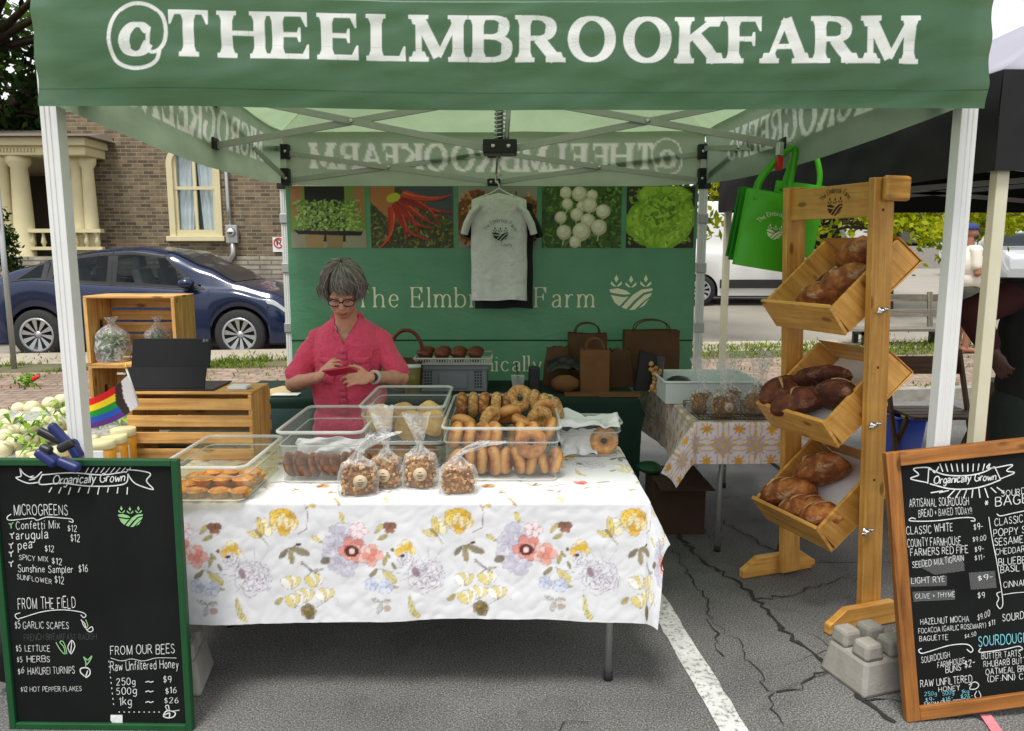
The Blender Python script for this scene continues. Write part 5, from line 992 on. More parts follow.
# ---------------------------------------------------------------- baked goods
def bakemat(name, dark, mid, pale, sc=18, rough=.62, flour=None, bump=.4, band=None):
    q = NT(name); v = q.coord(); n = q.noise(v, sc, 6, .6, .4); oi = q.new('ObjectInfo')
    c = q.ramp(n, (.28, dark), (.5, mid), (.72, pale)); c = q.mix(1, c, q.ramp(oi.outputs['Random'], (0, (.78,) * 3), (1, (1.15,) * 3)), 'MULTIPLY')
    if band:
        sp = q.new('SeparateXYZ'); q.ln(v, sp.inputs[0]); ab = q.new('Math', operation='ABSOLUTE'); q.ln(sp.outputs[2], ab.inputs[0]); mu = q.new('Math', operation='MULTIPLY_ADD'); q.ln(ab.outputs[0], mu.inputs[0]); mu.inputs[1].default_value = 34; ad = q.new('Math', operation='MULTIPLY_ADD'); q.ln(q.noise(v, 40, 3), ad.inputs[0]); ad.inputs[1].default_value = .5; ad.inputs[2].default_value = -.3; q.ln(ad.outputs[0], mu.inputs[2]); c = q.mix(q.ramp(mu.outputs[0], (.1, (.75,) * 3), (.5, (0, 0, 0))), c, band)
    if flour: c = q.mix(q.ramp(q.noise(v, sc * .55, 4, .7, 1), (.56, (0, 0, 0)), (.72, (.75,) * 3)), c, flour)
    q.ln(c, q.b.inputs['Base Color']); q.b.inputs['Roughness'].default_value = rough; q.bump(q.noise(v, sc * 4, 5), bump, .006); return q.m
COOKIE = bakemat('cookie_dough', S(84, 48, 26), S(128, 78, 44), S(162, 106, 62), 45, .8, None, .9)
BAGEL = bakemat('bagel_crust', S(132, 74, 30), S(178, 112, 50), S(206, 150, 84), 24, .42, None, .6, S(212, 162, 92))
SEEDB = bakemat('seeded_crust', S(130, 78, 32), S(196, 146, 76), S(228, 200, 140), 75, .6, S(228, 210, 160), .9)
DARKB = bakemat('everything_crust', S(60, 34, 18), S(158, 96, 44), S(214, 168, 104), 70, .6, None, .9)
TART = bakemat('butter_tart', S(150, 84, 24), S(204, 132, 48), S(230, 178, 92), 30, .5, None, .8)
SCONE = bakemat('scone_crust', S(176, 130, 64), S(210, 174, 108), S(228, 206, 150), 16, .7, None, .7)
def cookie(loc, rot, label, group):
    mb = MB(); r_ = random.random() * 50; mb.lathe([(0, -.007), (.04, -.008), (.05, -.002), (.048, .005), (.035, .009), (0, .01)], 22, fn=lambda v: v * (1 + .07 * nz(v, 0) + .09 * nz(v + Vector((r_, 0, 0)), 28)))
    o = mb.build('cookie', COOKIE, local=True); o.location = loc; o.rotation_euler = rot; tag(o, label, 'cookie', group)
for k in range(9):
    cookie((-.862 + .031 * k, 2.915 + .012 * math.sin(k * 2), ZT + .058), (R(random.uniform(-12, 12)), R(78 - random.uniform(0, 24)), R(random.uniform(-25, 10))), f'brown cookie standing on edge in the clear cookie bin, {ORD[k]} from its left end', 'cookies standing in the clear bin')
cookie((-.605, 3.0, ZT + .06), (R(20), R(30), 0), 'brown cookie lying at the right end of the row in the cookie bin', 'cookies standing in the clear bin')
def bagel(loc, rot, m, label, group, s_=1.0):
    mb = MB(); n1, n2 = 26, 12; r_ = random.random() * 40; RR_, r2 = .034 * s_, .0225 * s_
    def f(u, v):
        a, b = 2 * PI * u, 2 * PI * v; rr_ = r2 * (1 + .09 * nz((math.cos(a) * 2, math.sin(a) * 2, r_))); return Vector(((RR_ + rr_ * math.cos(b)) * math.cos(a), (RR_ + rr_ * math.cos(b)) * math.sin(a), rr_ * 1.02 * math.sin(b)))
    vs_ = [f(i / n1, j / n2) for j in range(n2) for i in range(n1)]; mb.add(vs_, [(j * n1 + i, j * n1 + (i + 1) % n1, ((j + 1) % n2) * n1 + (i + 1) % n1, ((j + 1) % n2) * n1 + i) for j in range(n2) for i in range(n1)], 0, True)
    o = mb.build('bagel', m, local=True); o.location = loc; o.rotation_euler = rot; tag(o, label, 'bagel', group)
GB = 'bagels heaped in the large clear bin'; rb = random.Random(2)
for k in range(9): bagel((-.215 + .048 * k, 2.965, ZT + .06), (R(rb.uniform(-15, 15)), R(90 + rb.uniform(-16, 16)), R(rb.uniform(-26, 30))), BAGEL, f'plain bagel on edge, bottom front row of the bagel bin, {ORD[k]} from left', GB, rb.uniform(.92, 1.06))
for k in range(6): bagel((-.225 + .05 * k + (.06 if k > 3 else 0), 3.0, ZT + .155), (R(rb.uniform(-10, 10)), R(90 + rb.uniform(-28, 28)), R(rb.uniform(-35, 35))), BAGEL, f'plain bagel on edge, upper front row of the bagel bin, {ORD[k]} from left', GB)
bagel((.075, 2.925, ZT + .145), (R(78), R(8), R(6)), BAGEL, 'golden bagel facing out with its hole showing at the front of the bagel bin', GB, 1.12)
for k in range(5): bagel((-.225 + .052 * k, 3.38, ZT + .205), (R(rb.uniform(-4, 10)), R(90 + rb.uniform(-4, 4)), R(rb.uniform(-6, 6))), [DARKB, SEEDB][k % 2] if k != 2 else DARKB, f'seeded bagel upright in the back row of the bagel bin, {ORD[k]} from the left', GB)
bagel((.035, 3.36, ZT + .235), (R(60), R(50), R(-30)), SEEDB, 'big seeded bagel leaning out above the back row of the bagel bin', GB, 1.1)
for k in range(3): bagel((.105 + .045 * k, 3.34 - .02 * k, ZT + .225 - .012 * k), (0, R(78 - 4 * k), R(-8)), SEEDB, f'seeded bagel upright at the right of the back row, {ORD[k]} after the big leaning one', GB)
for k, (x, y, z) in enumerate(((-.09, 3.12, .2), (-.015, 3.2, .2), (.05, 3.12, .18), (.115, 3.16, .19), (.15, 3.05, .165), (-.2, 3.14, .17), (.14, 3.28, .2))): bagel((x, y, ZT + z), (R(rb.uniform(-50, 50)), R(rb.uniform(10, 70)), R(rb.uniform(0, 180))), [SEEDB, BAGEL, BAGEL, SEEDB, BAGEL, BAGEL, BAGEL][k], ['pale bagel lying tilted mid bin between the rows', 'plain bagel lying just behind the tilted pale one', 'plain bagel leaning above the outward facing bagel', 'pale bagel propped near the right wall of the bagel bin', 'plain bagel at the right front corner of the bagel heap', 'plain bagel lying at the left side of the bagel heap', 'darker bagel low at the right end of the back row'][k], GB)
for k in range(12): bagel((-.2 + .06 * (k % 6) + .02, 3.16 + .2 * (k // 6), ZT + .06), (0, R(90), R(rb.uniform(-10, 10))), BAGEL, 'plain bagel buried deep in the bagel bin behind the front rows', GB)
bagel((.40, 3.28, ZT + .062), (R(84), 0, R(4)), bakemat('ridged_crust', S(170, 104, 46), S(206, 148, 84), S(226, 184, 124), 40, .6), 'lone bagel standing in the small clear bin beside white paper', None, 1.15)
def tart(loc, rz, label):
    t = thing('butter_tart', label, 'tart', loc, rz, 'butter tarts in the shallow bin'); mb = MB(); mb.lathe([(.026, 0), (.036, .022), (.041, .026), (.037, .027)], 18, fn=lambda v: v * (1 + .05 * math.sin(9 * math.atan2(v.y, v.x)) * (v.z > .02))); mb.build('crust', TART, t, local=True)
    mb = MB(); mb.ball((0, 0, .024), (.035, .035, .014), 14, 7, fn=lambda v: v * (1 + .25 * nz(v * 60 + Vector(loc) * 9))); mb.build('filling', TART, t, local=True)
k = 0
for r_, (zz, ys) in enumerate(((0.003, (2.68, 2.77, 2.86)), (.036, (2.72, 2.81)))):
    for y in ys:
        for x in (-1.205, -1.13, -1.055, -.985):
            if r_ and x < -1.2: continue
            k += 1; tart((x + random.uniform(-.01, .01), y, ZT + zz), random.uniform(0, 6), f'golden butter tart in {["bottom", "upper"][r_]} layer, {ORD[ys.index(y)]} row from front, {["far left", "left of centre", "right of centre", "far right"][(-1.205, -1.13, -1.055, -.985).index(x)]}')
for k, (x, y, z, s_, l) in enumerate(((-.55, 3.14, .2, 1.05, 'pale round scone at the left front of the stacked bin'), (-.42, 3.12, .17, 1.15, 'big pale scone at the middle front of the stacked bin'), (-.325, 3.13, .18, 1.0, 'pale scone tilted at the right front of the stacked bin'), (-.47, 3.26, .18, 1.1, 'pale scone behind the front ones in the stacked bin'), (-.36, 3.3, .18, 1.05, 'pale scone at the back right of the stacked bin'))):
    mb = MB(); mb.ball((0, 0, 0), (.056 * s_, .036, .058 * s_), 18, 12, fn=lambda v: v * (1 + .12 * nz(v * 22 + Vector((k * 5, 0, 0))))); o = mb.build('scone', SCONE, local=True); o.location = (x, y, ZT + z - .005); o.rotation_euler = (R(random.uniform(-14, 14)), R(random.uniform(-30, 30)), 0); tag(o, l, 'scone', 'pale scones in the stacked bin')
for k, x in enumerate((-.56, -.46, -.35)):
    mb = MB(); mb.ball((0, 0, 0), (.045, .05, .036), 14, 9, fn=lambda v: v * (1 + .15 * nz(v * 30 + Vector((k * 3, 0, 0))))); o = mb.build('bun', BAGEL, local=True); o.location = (x, 3.15, ZT + .04); tag(o, f'golden bun in the lower bin under the scones, {ORD[k]} from the left', 'bun', 'buns in the lower bin')
PAPER = mat('white_paper', (.72, .72, .71), .8, 0, .04, 6, .3, 12)
def crumple(name, label, cx, cy, cz, w_, d_, h, seed, cat='paper', m=PAPER, rot=0, tilt=0):
    mb = MB(); M = Matrix.Translation((cx, cy, cz)) @ RM(tilt, 0, rot)
    mb.grid(lambda u, v: M @ Vector(((u - .5) * w_ + .02 * nz((u * 4, v * 4, seed)), (v - .5) * d_ + .02 * nz((v * 4, u * 4, seed + 1)), h * abs(nz((u * 2.6, v * 2.6, seed))) * 2 + .25 * h * nz((u * 8, v * 8, seed + 2)))), 36, 28); return tag(mb.build(name, m, solid=.0015), label, cat)
crumple('paper_sheet', 'white paper standing up inside the cookie bin behind the cookies', -.73, 3.02, ZT + .075, .27, .12, .03, 3, tilt=R(72)); 
crumple('paper_sheet', 'crumpled white paper draped over the small clear bin', .315, 3.3, ZT + .135, .29, .2, .035, 8); crumple('paper_sheet', 'white paper lining the front of the small clear bin', .29, 3.27, ZT + .06, .16, .11, .012, 9, tilt=R(80))
# granola bags
GRAN = [S(190, 146, 88), S(172, 124, 66), S(210, 172, 114), S(134, 92, 52), S(196, 150, 92), S(156, 100, 62)]
GMAT = mat('granola_clusters', (1, 1, 1), .75, 0, .15, 90, .4, 200, attr=True); FILMB = clear('taut_film', .05, (.97, .97, .96), .1, (.85, .85, .85)); FILM = clear('bag_film', .09, (.97, .97, .96), .12, (.85, .85, .85), wr=26); KRAFT = mat('label_paper', S(196, 176, 148), .8, 0, .06, 20)
def granola_bag(label, x, y, z, w_, d_, h, neck, seed, lab=True, rz=0, group='granola bags on the floral cloth', dark=1.0):
    t = thing('granola_bag', label, 'granola bag', (x, y, z), rz, group); rg = random.Random(seed); mb = MB(); mb.hascol = True
    for i in range(330):
        a = rg.uniform(0, 2 * PI); rad = rg.uniform(.55, .98); zz = rg.random() * h * .93; q = (1 - .25 * (zz / h) ** 3); s_ = rg.uniform(.007, .0135); c = rg.choice(GRAN); k = rg.uniform(.7, 1.2) * dark; c = tuple(v * k for v in c)
        M = RM(rg.random() * 3, rg.random() * 3, rg.random() * 3); cx, cy = math.cos(a), math.sin(a); sq = 1 / max(abs(cx) ** 4 + abs(cy) ** 4, .01) ** .25
        P = [Vector((sx * s_ * rg.uniform(.5, 1.3), 0, 0)) for sx in (1, -1)] + [Vector((0, sx * s_ * rg.uniform(.5, 1.2), 0)) for sx in (1, -1)] + [Vector((0, 0, sx * s_ * rg.uniform(.4, .9))) for sx in (1, -1)]
        o = Vector((cx * sq * rad * (w_ / 2 - .01) * q, cy * sq * rad * (d_ / 2 - .01) * q, .007 + zz)); mb.add([M @ p + o for p in P], [(0, 2, 4), (2, 1, 4), (1, 3, 4), (3, 0, 4), (2, 0, 5), (1, 2, 5), (3, 1, 5), (0, 3, 5)], 0, False, None, [c] * 6)
    mb.lathe([(0, .004), (.36 * w_, .004), (.37 * w_, h * .6), (.2 * w_, h * .88), (0, h * .9)], 14, fn=lambda v: Vector((v.x, v.y * d_ / w_, v.z))); 
    for i in range(14 * 5, 0, -1): mb.VC[-i] = tuple(v * .8 * dark for v in GRAN[1])
    g_ = mb.build('granola', GMAT, t, local=True); g_['kind'] = 'stuff'
    mb = MB(); lean, nh = neck
    def f(u, v):
        a = 2 * PI * u; cx, cy = math.cos(a), math.sin(a); sq = 1 / max(abs(cx) ** 4 + abs(cy) ** 4, .01) ** .25
        k = v / .62
        if v < .62: r_ = (1.02 if k > .04 else .9) * (1 - .3 * max(0, k - .6) ** 1.5 * 2.5); z_ = h * k; sh = 0; 
        elif v < .74: k2 = (v - .62) / .12; r_ = lerp(.73, .16, k2 ** .7); z_ = h + .035 * k2; sh = 0
        else: k2 = (v - .74) / .26; r_ = .16 + .62 * k2 ** 1.1; z_ = h + .035 + nh * k2; sh = k2
        w2 = 1 + (.1 if v < .62 else .3) * nz((cx * 2.2, cy * 2.2, v * 5 + seed)) * (1 if v > .05 else 0)
        sq2 = sq if v < .62 else 1
        return Vector((cx * sq2 * r_ * w_ / 2 * w2 + lean * sh, cy * sq2 * r_ * d_ / 2 * w2 * (1 if v < .74 else .6), max(.002, z_ + .01 * nz((cx * 2, cy * 2, v * 9)) * (v > .6) - abs(lean) * .3 * sh * sh)))
    mb.grid(lambda u, v: f(u, v * .62), 40, 20, wrapu=True); mb.grid(lambda u, v: f(u, .62 + v * .38), 40, 26, 1, wrapu=True); mb.build('bag', [FILMB, FILM], t, local=True)
    if lab:
        mb = MB(); r_ = .026; M = Matrix.Translation((.006, -d_ / 2 * 1.08 - .003, h * .5)) @ RM(PI / 2); mb.lathe([(r_, 0), (r_, .001)], 24, M=M); lo = mb.build('label', KRAFT, t, local=True)
        mb = MB()
        for zz, ww in ((.008, .012), (-.002, .026), (-.008, .02), (-.015, .014)): mb.add([(.006 + sx * ww / 2, -d_ / 2 * 1.08 - .0045, h * .5 + zz + sz * .0014) for sx, sz in ((-1, -1), (1, -1), (1, 1), (-1, 1))], [(0, 1, 2, 3)])
        mb.build('label_print', BROWNW, lo, local=True)
    return t
granola_bag('granola bag with a kraft label, front left of the four on the floral cloth', -.565, 2.74, ZT, .145, .1, .115, (.1, .1), 1, rz=R(12))
granola_bag('granola bag half hidden behind the front left one, label turned aside', -.475, 2.83, ZT, .13, .1, .11, (-.02, .17), 2, rz=R(-10))
granola_bag('granola bag with a facing kraft label and a tied fanned top, third along', -.348, 2.83, ZT, .135, .1, .12, (-.01, .13), 3)
granola_bag('granola bag without a label whose twisted top leans right on the bagel bin', -.2, 2.76, ZT, .14, .1, .1, (.13, .09), 4, lab=False)
# ---------------------------------------------------------------- bread rack
RP = (N0 := Vector((1.565, 3.24, 0))) , (R0 := Vector((1.40, 3.72, 0)))
ax = (N0 - R0).normalized(); RL = (N0 - R0).length; rzk = math.atan2(ax.y, ax.x); mid = (N0 + R0) / 2
rack = thing('bread_rack', 'varnished pine bread rack with three tilted bins beside the right chalkboard', 'rack', mid, rzk)
def rk(f, z, x=0): return Vector((x, -f, z))      # rack frame: x along the bins, f towards the stall front
BN = [(.262, 1.402), (.165, 1.282), (-.225, 1.59), (-.09, 1.69)]
def rackbin(dz, h_=RL / 2 - .028):
    P = [(f, z + dz) for f, z in BN]; t = .017; mb = MB()
    def board(a, b, inward, e0=0, e1=0):
        a, b = Vector((0, -a[0], a[1])), Vector((0, -b[0], b[1])); n_ = Vector((0, inward[0], inward[1])).normalized() * t; d = (b - a).normalized(); M = Matrix(((1, 0, 0), d, n_.normalized())).transposed().to_4x4(); M.translation = a
        mb.box(-h_, h_, -e0, (b - a).length + e1, 0, t, 0, M)
    board(P[1], P[0], (.6, .8)); 
    board((P[1][0] - .014, P[1][1] + .012), (P[2][0] + .012, P[2][1] - .01), (.61 * .7, .79))
    board(P[2], P[3], (-.6, .2))
    bk = MB()
    for s_ in (-1, 1):
        M = None; x0 = s_ * (h_ - .001); pts = [(P[1][0] - .02, P[1][1] + .02), (P[0][0] - .015, P[0][1] - .004), (P[3][0] + .01, P[3][1] - .008), (P[2][0] + .02, P[2][1] + .002)]
        V = [Vector((x0 - s_ * (t if k else 0), -f, z)) for k in (0, 1) for f, z in pts]; r_ = random.random() * 9
        uvf = lambda i: ((V[i].y * .79 + V[i].z * -.61) + r_, (V[i].y * .61 + V[i].z * .79) + r_)
        F_ = [(0, 1, 2, 3), (7, 6, 5, 4)] + [(k, 4 + k, 4 + (k + 1) % 4, (k + 1) % 4) for k in range(4)]; mb.add(V, F_, 0, False, [[uvf(i) for i in f] for f in F_])
    o = mb.build('bread_bin', RACKW, rack, bevel=.0025, local=True)
    mb = MB(); M = Matrix.Translation((RL / 2 + .03, -.05, 1.29 + dz + .1)) @ RM(0, PI / 2, 0); mb.lathe([(.014, 0), (.014, .004), (.007, .006), (.007, .022), (0, .024)], 10, M=M)
    for s_ in (-1, 1): mb.ball((RL / 2 + .048, -.05 + s_ * .018, 1.39 + dz + s_ * .006), (.005, .016, .008), 8, 6)
    mb.build('wing_nut', CHROME, o, local=True); return o
for dz in (0, -.485, -.955): rackbin(dz)
for s_ in (-1, 1):
    mb = MB(); x = s_ * (RL / 2 + .012); lo, hi = (.02, 1.93); mb.bar((x, .02, lo), (x, -.07, hi), .034, .105, 0, (0, 1, 0)); o = mb.build('upright', RACKW, rack, bevel=.004, local=True)
    mb = MB(); y0, y1 = -.24, .2; z1 = .105; pr = [(y0, .004), (y0, .045), (y0 + .09, z1), (y1 - .09, z1), (y1, .045), (y1, .004)]
    x0 = x + s_ * .021; V = [Vector((x0 + (.0 if k == 0 else s_ * .036), y, z)) for k in (0, 1) for y, z in pr]; n_ = 6
    F_ = [tuple(range(6)), tuple(range(11, 5, -1))] + [(k, 6 + k, 6 + (k + 1) % 6, (k + 1) % 6) for k in range(6)]; mb.add(V, F_, 0, False, [[(V[i].y, V[i].z + s_) for i in f] for f in F_]); mb.build('foot', RACKW, rack, bevel=.004, local=True)
for z_, s_ in ((1.86, 1), (1.8, 1), (.07, 1), (.045, 1), (.66, 1), (1.15, 1)):
    mb = MB(); mb.lathe([(.006, 0), (.006, .001), (0, .0012)], 10, M=Matrix.Translation((RL / 2 + .0295, .015 - .047 * z_ + .012 * (z_ > 1.83), z_)) @ RM(0, PI / 2, 0)); mb.build('screw_head', BROWNW, rack, local=True)
mb = MB(); mb.box(-RL / 2 + .0, RL / 2 - .006, -.098, -.068, 1.775, 1.915); hb = mb.build('header_board', RACKW, rack, bevel=.003, local=True)
mb = MB(); x = RL / 2 + .012; V = [Vector((x + .03 * k - .012, y, z)) for k in (0, 1.3) for y, z in ((.03, 1.87), (.03, 1.915), (-.0, 1.94), (-.1, 1.94), (-.1, 1.87))]; V = None
mb.box(x + .018, x + .05, -.09, .04, 1.835, 1.935); mb.build('end_cap', RACKW, rack, bevel=.012, local=True)
BURN = mat('burnt_branding', S(54, 26, 10), .6, 0, .2, 40); fy = -.0992
mb = MB(); k = .0095; put_logo(mb, lambda x, y, l: Vector((.04 + (x - 5) * k, fy, 1.795 + y * k))); q, wd = text_quads('The Elmbrook Farm', thick=1.2, thin=.9)
def arc(x, y, l): a = PI * .8 - (x / wd) * PI * .6; r_ = .085 + y * .0024; return Vector((.04 + r_ * 1.1 * math.cos(a), fy - l, 1.80 + r_ * math.sin(a)))
put_text(mb, q, arc); mb.build('branding', BURN, hb, local=True)
# loaves: positions in the rack frame
def rackpt(x, t, h, dz):
    e = (Vector((0, -.165, 1.282)), Vector((0, .225, 1.59))); d = (e[1] - e[0]).normalized(); n_ = Vector((0, -d.z, d.y)); p = e[0] + d * t + n_ * h + Vector((x, 0, dz))
    return Matrix.Translation(mid) @ Matrix.Rotation(rzk, 4, 'Z') @ p
LOAFL = bakemat('country_crust', S(88, 46, 20), S(146, 84, 38), S(196, 136, 76), 16, .78, S(226, 200, 164), .9)
LOAFD = bakemat('dark_crust', S(52, 22, 12), S(94, 44, 24), S(132, 70, 38), 18, .74, S(172, 130, 96), .9)
LOAFG = bakemat('golden_crust', S(92, 44, 16), S(152, 84, 34), S(206, 138, 70), 15, .78, S(236, 210, 170), .9)
SCORE = bakemat('scored_crumb', S(160, 104, 54), S(206, 156, 98), S(232, 196, 144), 30, .7, None, .6)
def loaf(loc, r, rot, m, label, group, seed, cuts=3):
    t = thing('bread_loaf', label, 'loaf', loc, rot, group); mb = MB()
    def sh(v):
        x, y, z = v.x / r[0], v.y / r[1], v.z / r[2]; s_ = 1 + .09 * nz((x * 1.5 + seed, y * 1.5, z * 1.5)) + .045 * nz((x * 4, y * 4, z * 4 + seed)) + .022 * nz((x * 11, y * 11, z * 11 + seed)) + .012 * nz((x * 23, y * 23, z * 23 + seed)); z2 = v.z * (1 if v.z > 0 else .62); return Vector((v.x * s_, v.y * s_, z2 * s_))
    def surf(x, y): q = max(.02, 1 - (x / r[0]) ** 2 - (y / r[1]) ** 2); return sh(Vector((x, y, r[2] * math.sqrt(q))))
    mb.ball((0, 0, 0), r, 48, 32, fn=sh); mb.build('crust', m, t, local=True)
    for k in range(cuts):
        cx = (k - (cuts - 1) / 2) * r[0] * .5; m2 = MB(); P = []
        for i in range(13): u = i / 12 - .5; x, y = cx + u * r[0] * .5, u * r[1] * 1.25; P.append((surf(x, y), .011 * (1 - (2 * u) ** 2) * (.6 if m is LOAFD else 1.25) + .001))
        vs_ = [p * 1.012 + Vector((s_ * w_, -s_ * w_ * .4, 0)) for p, w_ in P for s_ in (-1, 1)]; vs_ = [v if abs(v.x) < r[0] else v for v in vs_]; m2.add(vs_, [(2 * i, 2 * i + 2, 2 * i + 3, 2 * i + 1) for i in range(12)], 0, True); m2.build('score', SCORE, t, local=True, solid=.004)
    return t
def place_loaf(x, tt, h, dz, r, rz, tilt, m, label, g, seed, cuts=2): k = 1.18; r = tuple(q * k for q in r); return loaf(rackpt(x - (.05 if dz == 0 else .01), tt + (.02 if dz == 0 else 0), h * 1.06, dz), r, (R(tilt), R(-18), rz + rzk), m, label, g, seed, cuts)
g1, g2, g3 = 'loaves in the top rack bin', 'loaves in the middle rack bin', 'loaves in the bottom rack bin'
place_loaf(.06, .1, .075, 0, (.10, .075, .062), .3, -20, LOAFG, 'golden floured loaf at the front lip of the top rack bin', g1, 1)
place_loaf(.15, .2, .09, 0, (.11, .08, .07), 1.0, -30, LOAFL, 'pale crusted loaf in the middle of the top rack bin beside the upright', g1, 2)
place_loaf(.15, .33, .13, 0, (.11, .085, .07), .4, -30, LOAFL, 'brown loaf highest up at the back of the top rack bin', g1, 3)
place_loaf(.04, .22, .06, 0, (.1, .07, .055), .2, -25, LOAFD, 'dark loaf lying under the others in the top rack bin', g1, 4, 1)
D2 = -.485
place_loaf(-.17, .12, .115, D2, (.1, .075, .065), 1.5, 10, LOAFD, 'dark loaf at the far left end of the middle rack bin', g2, 5, 1)
place_loaf(-.03, .1, .1, D2, (.12, .075, .065), 1.0, -10, LOAFD, 'dark loaf at the front lip of the middle rack bin', g2, 6, 1)
place_loaf(-.04, .25, .11, D2, (.13, .075, .05), .3, -30, LOAFD, 'dark flat loaf lying at the back of the middle rack bin', g2, 7, 0)
place_loaf(.1, .19, .09, D2, (.12, .08, .065), -.3, -25, LOAFD, 'dark scored loaf at the right of the middle rack bin on white paper', g2, 8, 3)
D3 = -.955
place_loaf(-.12, .13, .09, D3, (.12, .085, .07), .5, -10, LOAFG, 'large floured golden loaf at the left of the bottom rack bin', g3, 9)
place_loaf(.02, .09, .08, D3, (.1, .07, .06), .5, -10, SCONE if False else LOAFG, 'loaf with a pale torn end in the middle of the bottom rack bin', g3, 10, 3)
place_loaf(.14, .09, .08, D3, (.09, .075, .062), .2, -10, LOAFG, 'golden loaf at the front right corner of the bottom rack bin', g3, 11)
place_loaf(-.05, .3, .1, D3, (.115, .09, .075), .9, -30, LOAFL, 'brown round loaf at the back of the bottom rack bin', g3, 12)
for k, dz in enumerate((0, D2, D3)):
    mb = MB()
    def lf(u, v):
        x = (u - .5) * (RL - .1); t_ = -.02 + v * .52; h = .022 + .012 * nz((u * 5, v * 5, k)) + (.07 * (.06 - t_) / .06 if t_ < .06 else 0) + (.05 * max(0, -.6 + v) if k == 0 else 0); return rackpt(x, max(t_, .015), abs(h) + .004, dz)
    mb.grid(lf, 30, 30); tag(mb.build('paper_liner', PAPER, solid=.0015), f'white paper lining the {["top", "middle", "bottom"][k]} rack bin under its loaves', 'paper')
# ---------------------------------------------------------------- concrete blocks
def block(name, label, c, rz, s_=1.0):
    t = thing(name, label, 'block', c, rz); mb = MB(); a, b, h = .105 * s_, .098 * s_, .13 * s_; mb.add([(-a * 1.15, -a * 1.15, 0), (a * 1.15, -a * 1.15, 0), (a * 1.15, a * 1.15, 0), (-a * 1.15, a * 1.15, 0), (-b, -b, h), (b, -b, h), (b, b, h), (-b, b, h)], [(3, 2, 1, 0), (4, 5, 6, 7), (0, 1, 5, 4), (1, 2, 6, 5), (2, 3, 7, 6), (3, 0, 4, 7)])
    for sx in (-1, 1):
        for sy in (-1, 1):
            q = .012 * s_; x0, x1 = sorted((sx * q, sx * b)); y0, y1 = sorted((sy * q, sy * b)); mb.add([(x, y, z) for z, e in ((h - .002, 0), (h + .062 * s_, .006)) for x, y in ((x0 + e, y0 + e), (x1 - e, y0 + e), (x1 - e, y1 - e), (x0 + e, y1 - e))], [(3, 2, 1, 0), (4, 5, 6, 7), (0, 1, 5, 4), (1, 2, 6, 5), (2, 3, 7, 6), (3, 0, 4, 7)])
    mb.build('concrete_body', CONC, t, bevel=.014, local=True); return t
bc = gp(866, 678); block('concrete_block', 'grey concrete deck block standing between the bread rack and right chalkboard', (bc.x, bc.y, 0), R(18), 1.0)
bc = gp(178, 690); block('concrete_block', 'concrete deck block mostly hidden behind the green framed chalkboard', (bc.x - .03, bc.y + .05, 0), R(10), 1.0)
